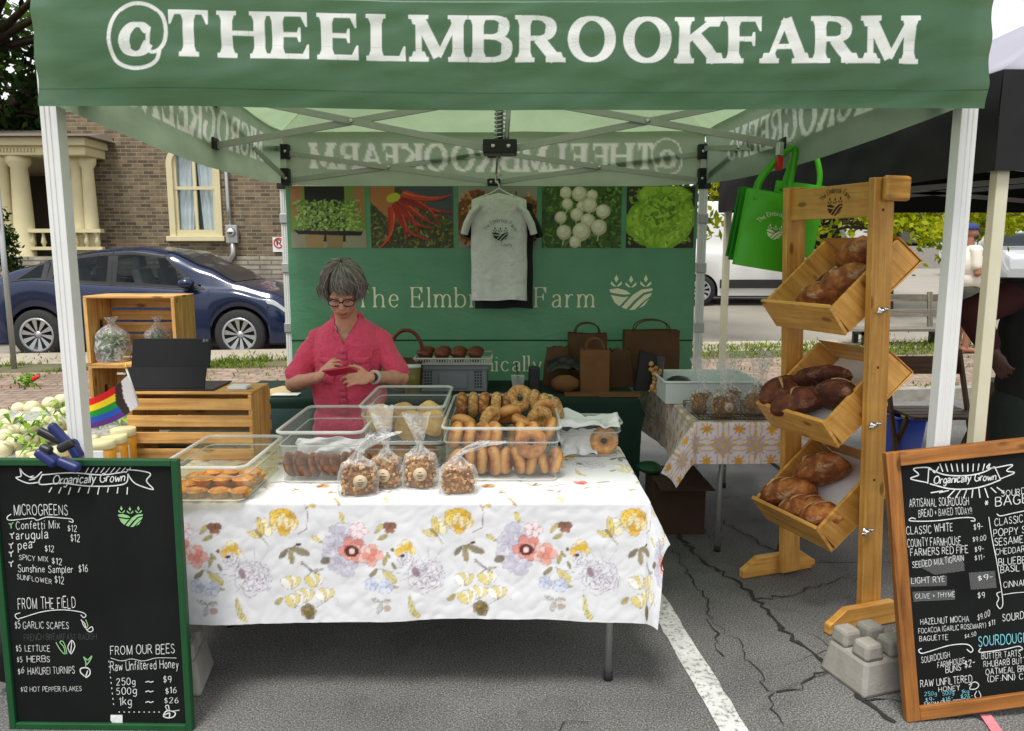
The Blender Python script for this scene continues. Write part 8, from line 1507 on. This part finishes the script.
WHITE = paintmat('white_car_paint', (.72, .72, .72), 0); SILV = paintmat('silver_car_paint', (.45, .46, .47), .5); DARKP = paintmat('dark_car_paint', (.03, .035, .04), .3); REDP = paintmat('red_car_paint', S(150, 24, 40), .2)
bgcar('white_suv', 'white utility car parked behind the man in the pale t-shirt', 948, 268, 27, tz(14, 27) + .3, 0, WHITE, HATCH, HB, 4.6)
bgcar('silver_car', 'silver car with its nose towards the stall at the right edge', 1000, 275, 27.5, tz(14, 22) + .1, R(-112), SILV, HATCH, HB, 4.6)
bgcar('dark_car', 'dark car parked above the concrete retaining wall', 908, 248, 33, 1.78, 0, DARKP, SED, SB2)
bgcar('red_car', 'dark red car parked highest up, behind the white utility car', 992, 240, 40, 2.0, 0, REDP, HATCH, HB)
bgcar('pale_blue_car', 'pale silver blue car with red lamps behind the white utility car', 1003, 242, 37, 1.7, 0, SILV, SED, SB2)
mb = MB(); mb.box(4, 60, 31.6, 60, .3, 1.76); struct('upper_lot', mb, STREET)
mb = MB(); mb.box(at(880, 250, 31.3).x, at(958, 250, 31.3).x, 31.2, 31.5, .6, at(900, 246, 31.3).z); tag(mb.build('retaining_wall', CONC), 'grey concrete retaining wall across the street under the dark car', 'wall')
# white van behind the tent: long side panel, black rubbing strip, two wheels
p = at(640, 290, 18.5); zv = tz(5, 18.5); VROOF = [(0, 2.3), (.08, 2.44), (.5, 2.5), (3.6, 2.5), (4.2, 2.3), (4.75, 1.5), (5.5, 1.2), (5.7, .95), (5.75, .5)]; VB = [(0, 1.25), (.1, 1.3), (4.6, 1.28), (5.4, 1.05), (5.75, .46)]
van = car('white_van', 'white panel van with a black side strip parked across the street behind the tote bags', (p.x + .3, 19.3, zv), 0, WHITE, 5.75, 2.0, VROOF, VB, (1.1, 4.6), .36, [(3.6, 4.55, 3.6, 4.3)], (4.25, 4.75), (.02, .05), 'van', None, detail=False)
for s_ in (-1, 1): mb = MB(); mb.box(1.55, 4.1, s_ * 1.0, s_ * 1.03, .42, .62); mb.build('side_strip', TRIM, van, local=True)
mb = MB(); mb.box(at(776, 200, 36).x, at(884, 200, 36).x, 36, 46, .9, at(800, 178, 36).z); o = thing('far_building', 'pale grey flat building far behind the white van', 'building', (14, 36, .9)); mb.build('wall', mat('pale_stucco', S(196, 194, 190), .9, 0, .06), o)
for k in range(4):
    xx = at(792 + k * 24, 200, 36).x; mb = MB(); mb.box(xx - .5, xx + .5, 35.93, 36 - .003, 3.0, 4.4); mb.build('window', GLASS, o)
# ---------------------------------------------------------------- bench, sign post, chair, recycling bin
zb_ = tz(6, 12.2); c0, c1 = at(866, 330, 11.6), at(966, 330, 11.6); t = thing('park_bench', 'weathered grey wooden bench on black legs by the street', 'bench', ((c0.x + c1.x) / 2, 11.6, zb_))
for (ya, za, hgt) in ((298, 11.95, .11), (313, 11.9, .11)):
    z = at(900, ya, 11.9).z; mb = MB(); mb.box(c0.x - .3, c1.x + .1, za, za + .04, z - hgt / 2, z + hgt / 2); mb.build('back_slat', GREYW, t, bevel=.004)
for k in range(3): z = at(900, 328, 11.6).z; mb = MB(); mb.box(c0.x - .3, c1.x + .1, 11.45 + .14 * k, 11.57 + .14 * k, z - .04, z); mb.build('seat_slat', GREYW, t, bevel=.004)
for px in (862, 940):
    x = at(px, 330, 11.6).x; zs = at(900, 328, 11.6).z; mb = MB(); mb.box(x - .035, x + .035, 11.46, 11.53, zb_ - .03, zs - .041); mb.box(x - .035, x + .035, 11.78, 11.85, zb_ - .03, zs - .041); mb.box(x - .035, x + .035, 11.46, 11.85, zs - .1, zs - .042); mb.build('leg', BLACKP, t)
    mb = MB(); mb.bar((x, 11.88, zs - .05), (x, 11.97, at(900, 292, 11.95).z), .07, .04); mb.build('back_post', GREYW, t)
p0_, p1_ = at(14, 364, 9.35), at(1, 190, 9.35); t = thing('sign_post', 'grey steel sign post with a blank plate edge at the left edge', 'sign', (p0_.x, 9.35, p0_.z - .05)); mb = MB(); mb.tube([(p0_.x, 9.35, p0_.z - .1), (p0_.x, 9.35, p1_.z + .35)], .032, 8); mb.build('post', GREYM, t); mb = MB(); a, b = at(-16, 226, 9.3), at(6, 188, 9.3); mb.box(p0_.x - .3, p0_.x + .02, 9.28, 9.3, a.z, b.z); mb.build('plate', GREYM, t, bevel=.01)
t = thing('folding_chair', 'brown wooden folding chair behind the bread rack', 'chair', (2.35, 4.9, 0)); YC = 4.9
f4 = lambda px, py, Y=YC: at(px, py, Y)
zs = f4(930, 412).z; X0, X1 = f4(895, 412).x, f4(972, 412).x
for x in (X0, X1):
    mb = MB(); mb.bar((x, YC - .18, .01), (x, YC + .2, zs + .38), .022, .035, 0, (0, 1, 0)); mb.build('front_frame', BROWNW, t, bevel=.003); s_ = -.03 if x == X0 else .03; mb = MB(); mb.bar((x - s_, YC + .22, .01), (x - s_, YC - .1, zs - .02), .022, .035, 0, (0, 1, 0)); mb.build('rear_leg', BROWNW, t, bevel=.003)
zt2 = f4(930, 363, YC + .2).z; mb = MB(); mb.box(X0 - .01, X1 + .01, YC + .17, YC + .19, zt2 - .07, zt2 + .05); mb.build('back_panel', BROWNW, t, bevel=.006)
for k in range(4): mb = MB(); mb.box(X0 + .02, X1 - .02, YC - .2 + .095 * k, YC - .115 + .095 * k, zs - .01, zs + .008); mb.build('seat_slat', BROWNW, t, bevel=.003)
mb = MB(); mb.box(X0, X1, YC - .17, YC - .15, .12, .155); mb.build('stretcher', BROWNW, t, bevel=.003)
p = f4(920, 440, 5.6); BBL = mat('blue_bin_plastic', S(24, 62, 168), .4, 0, .05); t = thing('recycling_bin', 'blue plastic recycling bin under the brown folding chair', 'bin', (p.x, 5.55, 0)); x0, x1 = at(898, 430, 5.4).x, at(928, 430, 5.4).x; hz = at(910, 420, 5.4).z; mb = MB()
R1, R2 = rrect(x0 + .03, x1 - .03, 5.43, 5.75, .03, .002), rrect(x0, x1, 5.4, 5.78, .03, hz); n_ = len(R1); mb.add(R1 + R2, [tuple(range(n_))] + [(j, (j + 1) % n_, n_ + (j + 1) % n_, n_ + j) for j in range(n_)], 0, True); mb.build('tub', BBL, t); mb = MB(); mb.tube(R2, .014, 8, closed=True); mb.build('rim', BBL, t)
p = at(921, 401, 5.5); mb = MB(); mb.ball((p.x, 5.55, hz + .0), (.1, .12, .05), 14, 8, fn=lambda v: v * (1 + .15 * nz(v * 18))); tag(mb.build('yellow_bag', mat('yellow_plastic', S(226, 206, 40), .5), origin=(p.x, 5.55, hz)), 'yellow bag on top of the blue recycling bin', 'bag')
nt_ = at(1020, 400, 4.1); t = thing('wooden_box', 'brown wooden box at the right edge beside the dark clothed person', 'box', (nt_.x + .1, 4.1, 0)); mb = MB(); a, b = at(1012, 412, 3.95), at(1012, 388, 3.95); mb.box(a.x, a.x + .4, 3.95, 4.3, a.z, b.z); mb.build('box_top', BROWNW, t, bevel=.004); mb = MB(); mb.box(a.x + .02, a.x + .4, 3.97, 4.3, .002, a.z - .002); mb.build('red_cloth', mat('red_cloth', S(150, 24, 30), .9), t)
# ---------------------------------------------------------------- people
def skinmat(nm, col): 
    q = NT(nm); a = q.new('Attribute', attribute_name='Col'); n = q.noise(q.coord(), 30, 4); q.ln(q.mix(1, a.outputs['Color'], q.ramp(n, (.3, (.9,) * 3), (.7, (1.06,) * 3)), 'MULTIPLY'), q.b.inputs['Base Color']); q.b.inputs['Roughness'].default_value = .5; q.b.inputs['Subsurface Weight'].default_value = .12; q.b.inputs['Subsurface Radius'].default_value = (.02, .008, .004); q.bump(n, .12, .002); return q.m
SKIN = skinmat('skin', 0)
def limb(mb, pts, rs, n=14): 
    P = [Vector(p) for p in pts]; Q = []; Rs = []
    for i in range(len(P) - 1):
        for k in range(4): t_ = k / 4; Q.append(P[i].lerp(P[i + 1], t_)); Rs.append(lerp(rs[i], rs[i + 1], t_))
    Q.append(P[-1]); Rs.append(rs[-1]); mb.tube(Q, Rs, n)
    for p, r_ in zip(P, rs): mb.ball(p, r_ * .99, 12, 8)
def hand(mb, wrist, d, nrm, s_=1.0, curl=.5, side=1, spread=.15):
    """palm + four unequal bent fingers + thumb; d = pointing direction, nrm = back of hand, side = thumb side sign"""
    d = Vector(d).normalized(); nrm = Vector(nrm); nrm = (nrm - d * nrm.dot(d)).normalized(); sd = d.cross(nrm) * side; W_ = Vector(wrist)
    c = W_ + d * .045 * s_; M = Matrix((d, sd, nrm)).transposed().to_4x4(); M.translation = Vector(); mb.ball(c, (.05 * s_, .04 * s_, .0165 * s_), 16, 10, M=M)
    for k, (off, L) in enumerate(((.028, .07), (.0095, .078), (-.0095, .072), (-.028, .056))):
        b = W_ + d * .078 * s_ + sd * off * s_; dd = (d + sd * (off * spread / .03)).normalized(); cu = curl + .1 * k; P = [b - d * .02 * s_, b]; a = 0
        for seg in (.45, .32, .23): a += cu * (.55 if seg == .45 else .8); P.append(P[-1] + (dd * math.cos(a) - nrm * math.sin(a)) * L * seg * s_)
        limb(mb, P, [.0085 * s_, .0085 * s_, .008 * s_, .0074 * s_, .006 * s_], 8)
    b = W_ + d * .02 * s_ + sd * .026 * s_; t1 = (d * .7 + sd * .75 - nrm * .3).normalized(); P = [b - sd * .012 * s_, b + t1 * .032 * s_, b + t1 * .055 * s_ + d * .012 * s_, b + t1 * .06 * s_ + d * .036 * s_ - nrm * .006]; limb(mb, P, [.0125 * s_, .0115 * s_, .0098 * s_, .0075 * s_], 8)
def person_body(t, mb, skin, vox=.005, colfn=None, it=5):
    b = remesh(mb, vox, it); b.hascol = True; b.VC = [colfn(v) if colfn else skin for v in b.V]; return b.build('body', SKIN, t)
# --- the woman
WY = 3.86; hp = at(343, 292, WY - .08); cx = hp.x; t = thing('person', 'woman with short grey hair and glasses in a pink shirt looking down at her phone', 'person', (cx, WY, 0)); wm = t
SK = S(206, 150, 124); B = MB(); hz = hp.z - .005
Hm = Matrix.Translation((cx + .004, WY - .10, hz)) @ RM(R(28), 0, R(6)); Hf = lambda x, y, z: Hm @ Vector((x, y, z))
def hb(c, r, n=20, m=14): B.ball(Hf(*c), r, n, m, M=Hm.to_3x3().to_4x4())
hb((0, .012, .03), (.074, .094, .088)); hb((0, -.022, -.03), (.067, .07, .075)); hb((0, -.042, -.082), (.034, .036, .03)); hb((0, -.03, -.06), (.056, .052, .044))
hb((0, -.098, -.022), (.0125, .018, .014)); B.tube([Hf(0, -.082, .022), Hf(0, -.1, -.014)], [.009, .013], 8)
for s_ in (-1, 1): hb((s_ * .012, -.092, -.024), (.008, .01, .008)); hb((s_ * .073, .018, -.005), (.012, .022, .032)); hb((s_ * .034, -.062, -.022), (.026, .026, .024)); hb((s_ * .03, -.074, .026), (.026, .014, .009)); hb((s_ * .03, -.078, .008), (.013, .011, .009))
hb((0, -.084, -.058), (.024, .012, .0065)); hb((0, -.083, -.066), (.02, .012, .006)); hb((0, -.07, -.05), (.036, .025, .03))
limb(B, [(cx, WY - .0, hz - .22), (cx + .002, WY - .035, hz - .13), (cx + .003, WY - .07, hz - .05)], [.064, .056, .056])
shz = hz - .168
B.ball((cx, WY + .02, shz - .12), (.165, .108, .17), 20, 12); B.ball((cx, WY + .015, shz - .36), (.155, .115, .16), 20, 12); B.ball((cx, WY + .02, shz - .5), (.175, .13, .13), 20, 12); limb(B, [(cx - .15, WY + .02, shz - .06), (cx, WY + .02, shz - .005), (cx + .15, WY + .02, shz - .06)], [.04, .06, .04])
eL, eR = at(293, 384, WY - .03), at(401, 378, WY - .03); wL, wR = at(318, 377, WY - .27), at(371, 377, WY - .27)
limb(B, [(cx - .165, WY + .02, shz - .08), eL, wL], [.05, .041, .026]); limb(B, [(cx + .165, WY + .02, shz - .08), eR, wR], [.05, .041, .026])
B.ball(eL.lerp(wL, .3), .04, 12, 8); B.ball(eR.lerp(wR, .3), .04, 12, 8)
hL, hR = at(331, 364, WY - .32), at(345, 378, WY - .32); hand(B, wL, hL - wL, (-.3, -.55, .75), .98, .55, -1); hand(B, wR, hR - wR, (.3, -.75, .45), .98, .45, 1)
for s_ in (-1, 1): limb(B, [(cx + s_ * .085, WY + .02, shz - .5), (cx + s_ * .1, WY + .0, .47), (cx + s_ * .11, WY + .03, .085)], [.088, .058, .042]); limb(B, [(cx + s_ * .11, WY + .04, .05), (cx + s_ * .12, WY - .08, .03), (cx + s_ * .12, WY - .15, .025)], [.045, .035, .024])
iH = Hm.inverted()
def wcol(v):
    q = iH @ v
    if abs(q.x) < .024 and -.071 < q.z < -.052 and q.y < -.07: return S(176, 104, 92)
    if q.y < -.05 and abs(abs(q.x) - .036) < .02 and -.04 < q.z < -.0: return S(212, 146, 122)
    if q.y < -.07 and abs(abs(q.x) - .03) < .013 and .003 < q.z < .009: return S(96, 66, 56)
    return SK
person_body(wm, B, SK, .0042, wcol, 4)
# shirt
SH = mat('pink_cotton', S(224, 78, 110), .9, 0, .12, 7, .8, 42, sheen=.15, bd=.02); B = MB()
B.ball((cx, WY + .012, shz - .13), (.182, .13, .185), 24, 14); B.ball((cx, WY - .0, shz - .33), (.185, .143, .2), 24, 14); B.ball((cx, WY + .015, shz - .52), (.205, .155, .16), 24, 14)
limb(B, [(cx - .15, WY + .02, shz - .06), (cx, WY + .02, shz - .012), (cx + .15, WY + .02, shz - .06)], [.05, .066, .05])
for s_, e in ((-1, eL), (1, eR)):
    a = Vector((cx + s_ * .165, WY + .02, shz - .075)); m_ = a.lerp(e, .78); limb(B, [a, a.lerp(e, .4), m_], [.056, .06, .063])
b = remesh(B, .0065, 5); ed = []
for v in b.V:
    dz = v.z - (shz - .2); k = nz((v.x * 7, v.y * 7, v.z * 4.5)) * .013 + nz((v.x * 16 + v.z * 9, v.y * 14, v.z * 12)) * .009 + .005 * math.sin(v.x * 30 + v.z * 46 + 4 * nz((v.x * 5, 0, v.z * 5))) * (abs(v.x - cx) > .14)
    d = Vector((v.x - cx, v.y - WY, 0)); ed.append(v + (d.normalized() * k if d.length > .001 else Vector()))
b.V = ed
b.F, b.MI, b.SM, b.UV = zip(*[(f, m, s_, u) for f, m, s_, u in zip(b.F, b.MI, b.SM, b.UV) if (lambda c: not (c.z > shz - .03 and abs(c.x - cx) < .055 and c.y < WY + .05) and not (c.z > shz - .085 + abs(c.x - cx) * 2.2 and c.y < WY - .02 and abs(c.x - cx) < .05) and not (c.z < shz - .64))(sum((b.V[i] for i in f), Vector()) / len(f))])
sh = b.build('shirt', SH, wm)
def chest(x, z, off=.0):   # ray the fitted shirt front
    best = None
    for v in ed:
        if abs(v.x - cx - x) < .02 and abs(v.z - z) < .02 and (best is None or v.y < best): best = v.y
    return Vector((cx + x, (best if best is not None else WY - .12) - off, z))
for s_ in (-1, 1):
    mb = MB(); A = [(cx + s_ * .008, WY - .105, shz - .085), (cx + s_ * .062, WY - .1, shz - .05), (cx + s_ * .085, WY - .045, shz + .008), (cx + s_ * .07, WY + .04, shz + .035), (cx + s_ * .058, WY + .035, shz + .06), (cx + s_ * .062, WY - .03, shz + .045), (cx + s_ * .04, WY - .075, shz + .0)]
    mb.add(A, [(0, 1, 2, 6), (2, 3, 4, 5), (2, 5, 6)], 0, True); mb.build('collar', SH, sh, solid=.007, sub=1)
    mb = MB(); x0, x1, z0, z1 = s_ * .045, s_ * .125, shz - .17, shz - .145; ff = lambda u, v: chest(lerp(x0, x1, u), lerp(z0 - .012 * (1 - abs(2 * u - 1)), z1, v), .005); mb.grid(ff, 5, 2); mb.build('pocket_flap', SH, sh, solid=.005)
    mb = MB(); z0, z1 = shz - .27, shz - .172; mb.grid(lambda u, v: chest(lerp(x0, x1, u), lerp(z0, z1, v), .002), 5, 5); mb.build('pocket', SH, sh, solid=.003)
mb = MB(); mb.tube([(cx + .066 * math.cos(a), WY - .005 + .06 * math.sin(a), shz + .03 + .02 * math.sin(a)) for a in np.linspace(0.1, PI - .1, 16)], .02, 8, flat=1.5); mb.build('collar_band', SH, sh)
mb = MB(); P = [chest(.0, shz - .1 - .03 * k, .005) for k in range(12)]
for p_, q_ in zip(P[:-1], P[1:]): mb.add([p_ + Vector((-.016, 0, 0)), p_ + Vector((.016, 0, 0)), q_ + Vector((.016, 0, 0)), q_ + Vector((-.016, 0, 0))], [(0, 1, 2, 3)], 0, True)
pl = mb.build('placket', SH, sh, solid=.004)
for k in range(4): p_ = chest(0, shz - .12 - .07 * k, .011); mb = MB(); mb.lathe([(.006, 0), (.005, .002), (0, .0022)], 12, M=Matrix.Translation(p_) @ RM(PI / 2)); mb.build('button', mat('pink_button', S(170, 60, 84), .3), pl)
B = MB()
for s_ in (-1, 1): limb(B, [(cx + s_ * .085, WY + .02, shz - .52), (cx + s_ * .1, WY, .47), (cx + s_ * .11, WY + .03, .1)], [.105, .075, .062])
B.ball((cx, WY + .02, shz - .55), (.185, .14, .12), 20, 12); remesh(B, .012, 4).build('trousers', mat('dark_jeans', S(40, 46, 62), .9, 0, .15, 20), wm)
# hair: cap + layered strands
HC = [S(128, 118, 112), S(142, 132, 127), S(112, 102, 97), S(98, 88, 84), S(158, 150, 145), S(120, 109, 104)]; HAIRM = mat('grey_hair', (1, 1, 1), .45, 0, .2, 50, .3, 160, attr=True)
mb = MB(); mb.hascol = True; rg = random.Random(12); mb.c = HC[2]
mb.ball(Hf(0, .03, .046), (.092, .106, .094), 24, 16, M=Hm.to_3x3().to_4x4())
def onhead(th, ph, r_=1.06): return Vector((.08 * r_ * math.sin(th) * math.cos(ph), .022 + .102 * r_ * math.sin(th) * math.sin(ph), .042 + .092 * r_ * math.cos(th)))
for i in range(1150):
    ph = rg.uniform(0, 2 * PI); fr = math.sin(ph) < -.62; P = []; sd = 1 if math.cos(ph) > -.62 else -1
    th0 = rg.uniform(.05, .6); end = rg.uniform(1.3, 1.62) if fr else rg.uniform(1.8, 2.3); swirl = sd * rg.uniform(.1, .5) * (1.9 if fr else -.35 if math.sin(ph) < 0 else .2); lift = rg.uniform(1.1, 1.3); wv = rg.uniform(0, 6)
    for k in range(9):
        q = k / 8; th = lerp(th0, end, q); p_ = onhead(min(th, 1.65), ph + swirl * q + .09 * math.sin(q * 6 + wv), lift + .07 * math.sin(q * PI) + .07 * nz((i * .37, q * 2.5, 0)))
        if th > 1.65: e_ = th - 1.65; p_ = p_ + Vector((math.cos(ph) * .02 * math.sin(e_ * 4 + wv), math.sin(ph) * .012 * e_, -e_ * .09))
        P.append(Hm @ p_)
    w_ = rg.uniform(.0016, .0032); mb.c = tuple(v * rg.uniform(.85, 1.1) for v in rg.choice(HC)); mb.tube(P, [w_ * .8, w_, w_, w_, w_, w_ * .95, w_ * .8, w_ * .55, w_ * .2], 5, caps=False)
mb.build('hair', HAIRM, wm)
GF = mat('dark_glasses', S(40, 22, 26), .3, 0, .05); gl = None; mb = MB()
for s_ in (-1, 1):
    c = (s_ * .033, -.1, .004); P = [Hf(c[0] + .027 * math.cos(a) * (1 - .06 * math.sin(a)), c[1] + .006 * abs(s_ * .033 + .027 * math.cos(a)) / .06, c[2] + .0185 * math.copysign(abs(math.sin(a)) ** .8, math.sin(a))) for a in np.linspace(0, 2 * PI, 26, endpoint=False)]; mb.tube(P, .0028, 6, closed=True); mb.tube([Hf(s_ * .06, -.094, .012), Hf(s_ * .077, -.04, .012), Hf(s_ * .08, .02, .005)], .0026, 6)
mb.tube([Hf(-.007, -.101, .008), Hf(0, -.104, .011), Hf(.007, -.101, .008)], .0028, 6); gl = mb.build('glasses', GF, wm); mb = MB()
for s_ in (-1, 1): mb.poly([Hf(s_ * .033 + .0255 * math.cos(a), -.0985, .004 + .0172 * math.sin(a)) for a in np.linspace(0, 2 * PI, 22, endpoint=False)])
mb.build('lens', clear('spectacle_lens', .04, (.96, .96, .96), .03), gl)
wp = wR.lerp(eR, .12); d = (eR - wR).normalized(); mb = MB(); M = d.to_track_quat('Z', 'Y').to_matrix().to_4x4(); M.translation = wp; mb.lathe([(.031, -.011), (.034, -.009), (.034, .009), (.031, .011)], 20, M=M); wt = mb.build('watch_strap', mat('pale_strap', S(190, 180, 176), .6), wm); mb = MB(); mb.ball(wp + Vector((.004, -.034, .006)), (.017, .008, .02), 14, 8); mb.build('watch_case', BLACKP, wt)
mb = MB(); P = [Hf(.05 * math.cos(a), -.02 + .05 * math.sin(a), -.155 - .02 * (math.sin(a) < -.5)) for a in np.linspace(0, 2 * PI, 24, endpoint=False)]; mb.tube([p_ + Vector((0, -.002, -.01)) for p_ in P], .0015, 5, closed=True); mb.build('necklace', CHROME, wm)
pa, pb = at(329, 374, WY - .37), at(350, 369, WY - .37); ph = thing('phone', 'smartphone in a pink red case held in the woman\'s hands', 'phone', pa.lerp(pb, .5)); mb = MB(); c = pa.lerp(pb, .5); M = Matrix.Translation(c + Vector((0, .02, .002))) @ RM(R(-58), 0, R(-8)) @ RM(0, R(-8), 0); M = Matrix.Translation(c + Vector((0, .01, .0))) @ RM(R(-28)) @ RM(0, 0, R(68)); mb.M = M; mb.box(-.037, .037, -.075, .075, -.005, .004); mb.build('case', mat('pink_red_case', S(196, 36, 66), .4), ph, bevel=.006); mb = MB(); mb.M = M; mb.box(-.033, .033, -.07, .07, .0042, .005); mb.build('screen', mat('phone_screen', (.02, .02, .025), .1), ph)
# --- the man across the lot
MY = 11.0; hp = at(972, 231, MY); mx_ = hp.x; zg = tz(mx_, MY); H_ = hp.z + .11 - zg; k = H_ / 1.78
t = thing('person', 'bearded man in a blue cap, pale t-shirt and dark shorts standing by the bench', 'person', (mx_, MY, zg)); Z = lambda z: zg + z * k; B = MB(); SK2 = S(150, 100, 78)
B.ball((mx_, MY, Z(1.66)), (.085, .075, .11), 16, 12); B.ball((mx_ + .06, MY, Z(1.6)), (.045, .045, .05), 12, 8); B.ball((mx_ + .088, MY, Z(1.65)), (.02, .014, .018), 10, 7); B.ball((mx_, MY - .07, Z(1.64)), (.022, .012, .03), 8, 6); limb(B, [(mx_ - .02, MY, Z(1.42)), (mx_ - .01, MY, Z(1.56))], [.065, .06])
B.ball((mx_ - .02, MY, Z(1.2)), (.15, .2, .25), 16, 10); B.ball((mx_ + .02, MY, Z(1.0)), (.19, .19, .18), 16, 10)
for s_ in (-1, 1): 
    limb(B, [(mx_ - .03, MY + s_ * .19, Z(1.4)), (mx_ - .02, MY + s_ * .25, Z(1.1)), (mx_ + .22, MY + s_ * .14, Z(1.2))], [.06, .048, .034]); hand(B, (mx_ + .22, MY + s_ * .14, Z(1.2)), (.8, -s_ * .3, .3), (0, s_ * -.2, 1), 1.05, .6, s_)
    limb(B, [(mx_, MY + s_ * .1, Z(.9)), (mx_ + .02, MY + s_ * .11, Z(.5)), (mx_ - .02, MY + s_ * .11, Z(.09))], [.1, .07, .045]); limb(B, [(mx_ - .04, MY + s_ * .11, Z(.05)), (mx_ + .16, MY + s_ * .12, Z(.03))], [.045, .03])
def mcol(v): return S(46, 34, 28) if v.x > mx_ + .0 and Z(1.535) < v.z < Z(1.6) or (v.x > mx_ + .04 and Z(1.6) <= v.z < Z(1.625)) else SK2
person_body(t, B, SK2, .009, mcol, 3); B = MB()
B.ball((mx_ - .02, MY, Z(1.22)), (.18, .235, .26), 18, 12); B.ball((mx_ + .04, MY, Z(1.02)), (.23, .225, .2), 18, 12); limb(B, [(mx_ - .02, MY - .2, Z(1.41)), (mx_ - .02, MY + .2, Z(1.41))], [.075, .075])
for s_ in (-1, 1): limb(B, [(mx_ - .03, MY + s_ * .2, Z(1.4)), (mx_ - .03, MY + s_ * .23, Z(1.2))], [.075, .07])
remesh(B, .013, 4).build('t_shirt', mat('pale_cotton', S(222, 214, 200), .9, 0, .05, 4), t); B = MB(); B.ball((mx_ + .01, MY, Z(.86)), (.185, .2, .14), 16, 10)
for s_ in (-1, 1): limb(B, [(mx_ + .0, MY + s_ * .1, Z(.85)), (mx_ + .02, MY + s_ * .115, Z(.5))], [.125, .115])
remesh(B, .014, 4).build('shorts', mat('dark_olive_cotton', S(66, 68, 56), .9), t); mb = MB(); mb.ball((mx_ - .005, MY, Z(1.7)), (.1, .09, .085), 18, 12, fn=lambda v: Vector((v.x, v.y, max(v.z, -.01)))); mb.add([(mx_ + .07, MY - .075, Z(1.695)), (mx_ + .19, MY - .04, Z(1.675)), (mx_ + .2, MY + .04, Z(1.675)), (mx_ + .07, MY + .075, Z(1.695))], [(0, 1, 2, 3)]); mb.build('cap', mat('blue_cap', S(40, 58, 110), .8), t)
# --- dark clothed neighbour at the right edge
NY = 3.75; tp = at(1030, 262, NY); nx_ = tp.x + .1; t = thing('person', 'person in dark clothes cut off by the right edge under the black tent, elbow bent', 'person', (nx_, NY, 0)); B = MB(); SK3 = S(74, 46, 36)
ell, hnd = at(972, 312, NY - .05), at(992, 352, NY - .12)
B.ball((nx_ - .02, NY - .02, 1.66), (.08, .1, .12), 16, 10); limb(B, [(nx_, NY, 1.4), (nx_, NY, 1.56)], [.07, .06]); B.ball((nx_, NY, 1.2), (.18, .12, .26), 16, 10); B.ball((nx_, NY, .95), (.17, .13, .16), 16, 10)
hnt = at(1004, 372, NY - .15); limb(B, [(nx_ - .18, NY, 1.42), ell, hnd], [.06, .05, .036]); hand(B, hnd, hnt - hnd, (-.8, -.5, .2), 1.05, .5, 1); limb(B, [(nx_ + .18, NY, 1.42), (nx_ + .28, NY, 1.15), (nx_ + .22, NY - .2, 1.0)], [.06, .05, .034]); hand(B, (nx_ + .22, NY - .2, 1.0), (-.3, -.8, -.2), (.5, 0, .8), 1.05, .5, -1)
for s_ in (-1, 1): limb(B, [(nx_ + s_ * .1, NY, .9), (nx_ + s_ * .12, NY - .02, .5), (nx_ + s_ * .12, NY + .03, .09)], [.1, .068, .045]); limb(B, [(nx_ + s_ * .12, NY + .04, .05), (nx_ + s_ * .13, NY - .16, .03)], [.045, .03])
person_body(t, B, SK3, .007, None, 4); B = MB()
B.ball((nx_, NY, 1.22), (.215, .15, .26), 18, 12); B.ball((nx_, NY, .99), (.2, .155, .2), 18, 12); limb(B, [(nx_ - .18, NY, 1.42), (nx_ + .18, NY, 1.42)], [.075, .075]); remesh(B, .01, 4).build('black_top', mat('black_cotton', (.012, .011, .011), .95), t); B = MB()
e2 = Vector((nx_ - .18, NY, 1.41)); limb(B, [e2, ell, ell.lerp(hnd, .8)], [.082, .075, .055]); limb(B, [(nx_ + .18, NY, 1.41), (nx_ + .28, NY, 1.15), (nx_ + .23, NY - .16, 1.02)], [.08, .072, .055]); remesh(B, .01, 3).build('sleeves', mat('maroon_cotton', S(58, 20, 20), .9), t); B = MB(); B.ball((nx_, NY, .88), (.19, .15, .14), 16, 10)
for s_ in (-1, 1): limb(B, [(nx_ + s_ * .1, NY, .88), (nx_ + s_ * .12, NY - .02, .5), (nx_ + s_ * .12, NY + .03, .1)], [.12, .09, .075])
remesh(B, .012, 4).build('trousers', mat('dark_green_cotton', S(34, 42, 36), .9), t); mb = MB(); mb.ball((nx_ - .02, NY + .01, 1.69), (.09, .11, .11), 16, 10, fn=lambda v: v * (1 + .06 * nz(v * 30))); mb.build('hair', BLACKP, t)
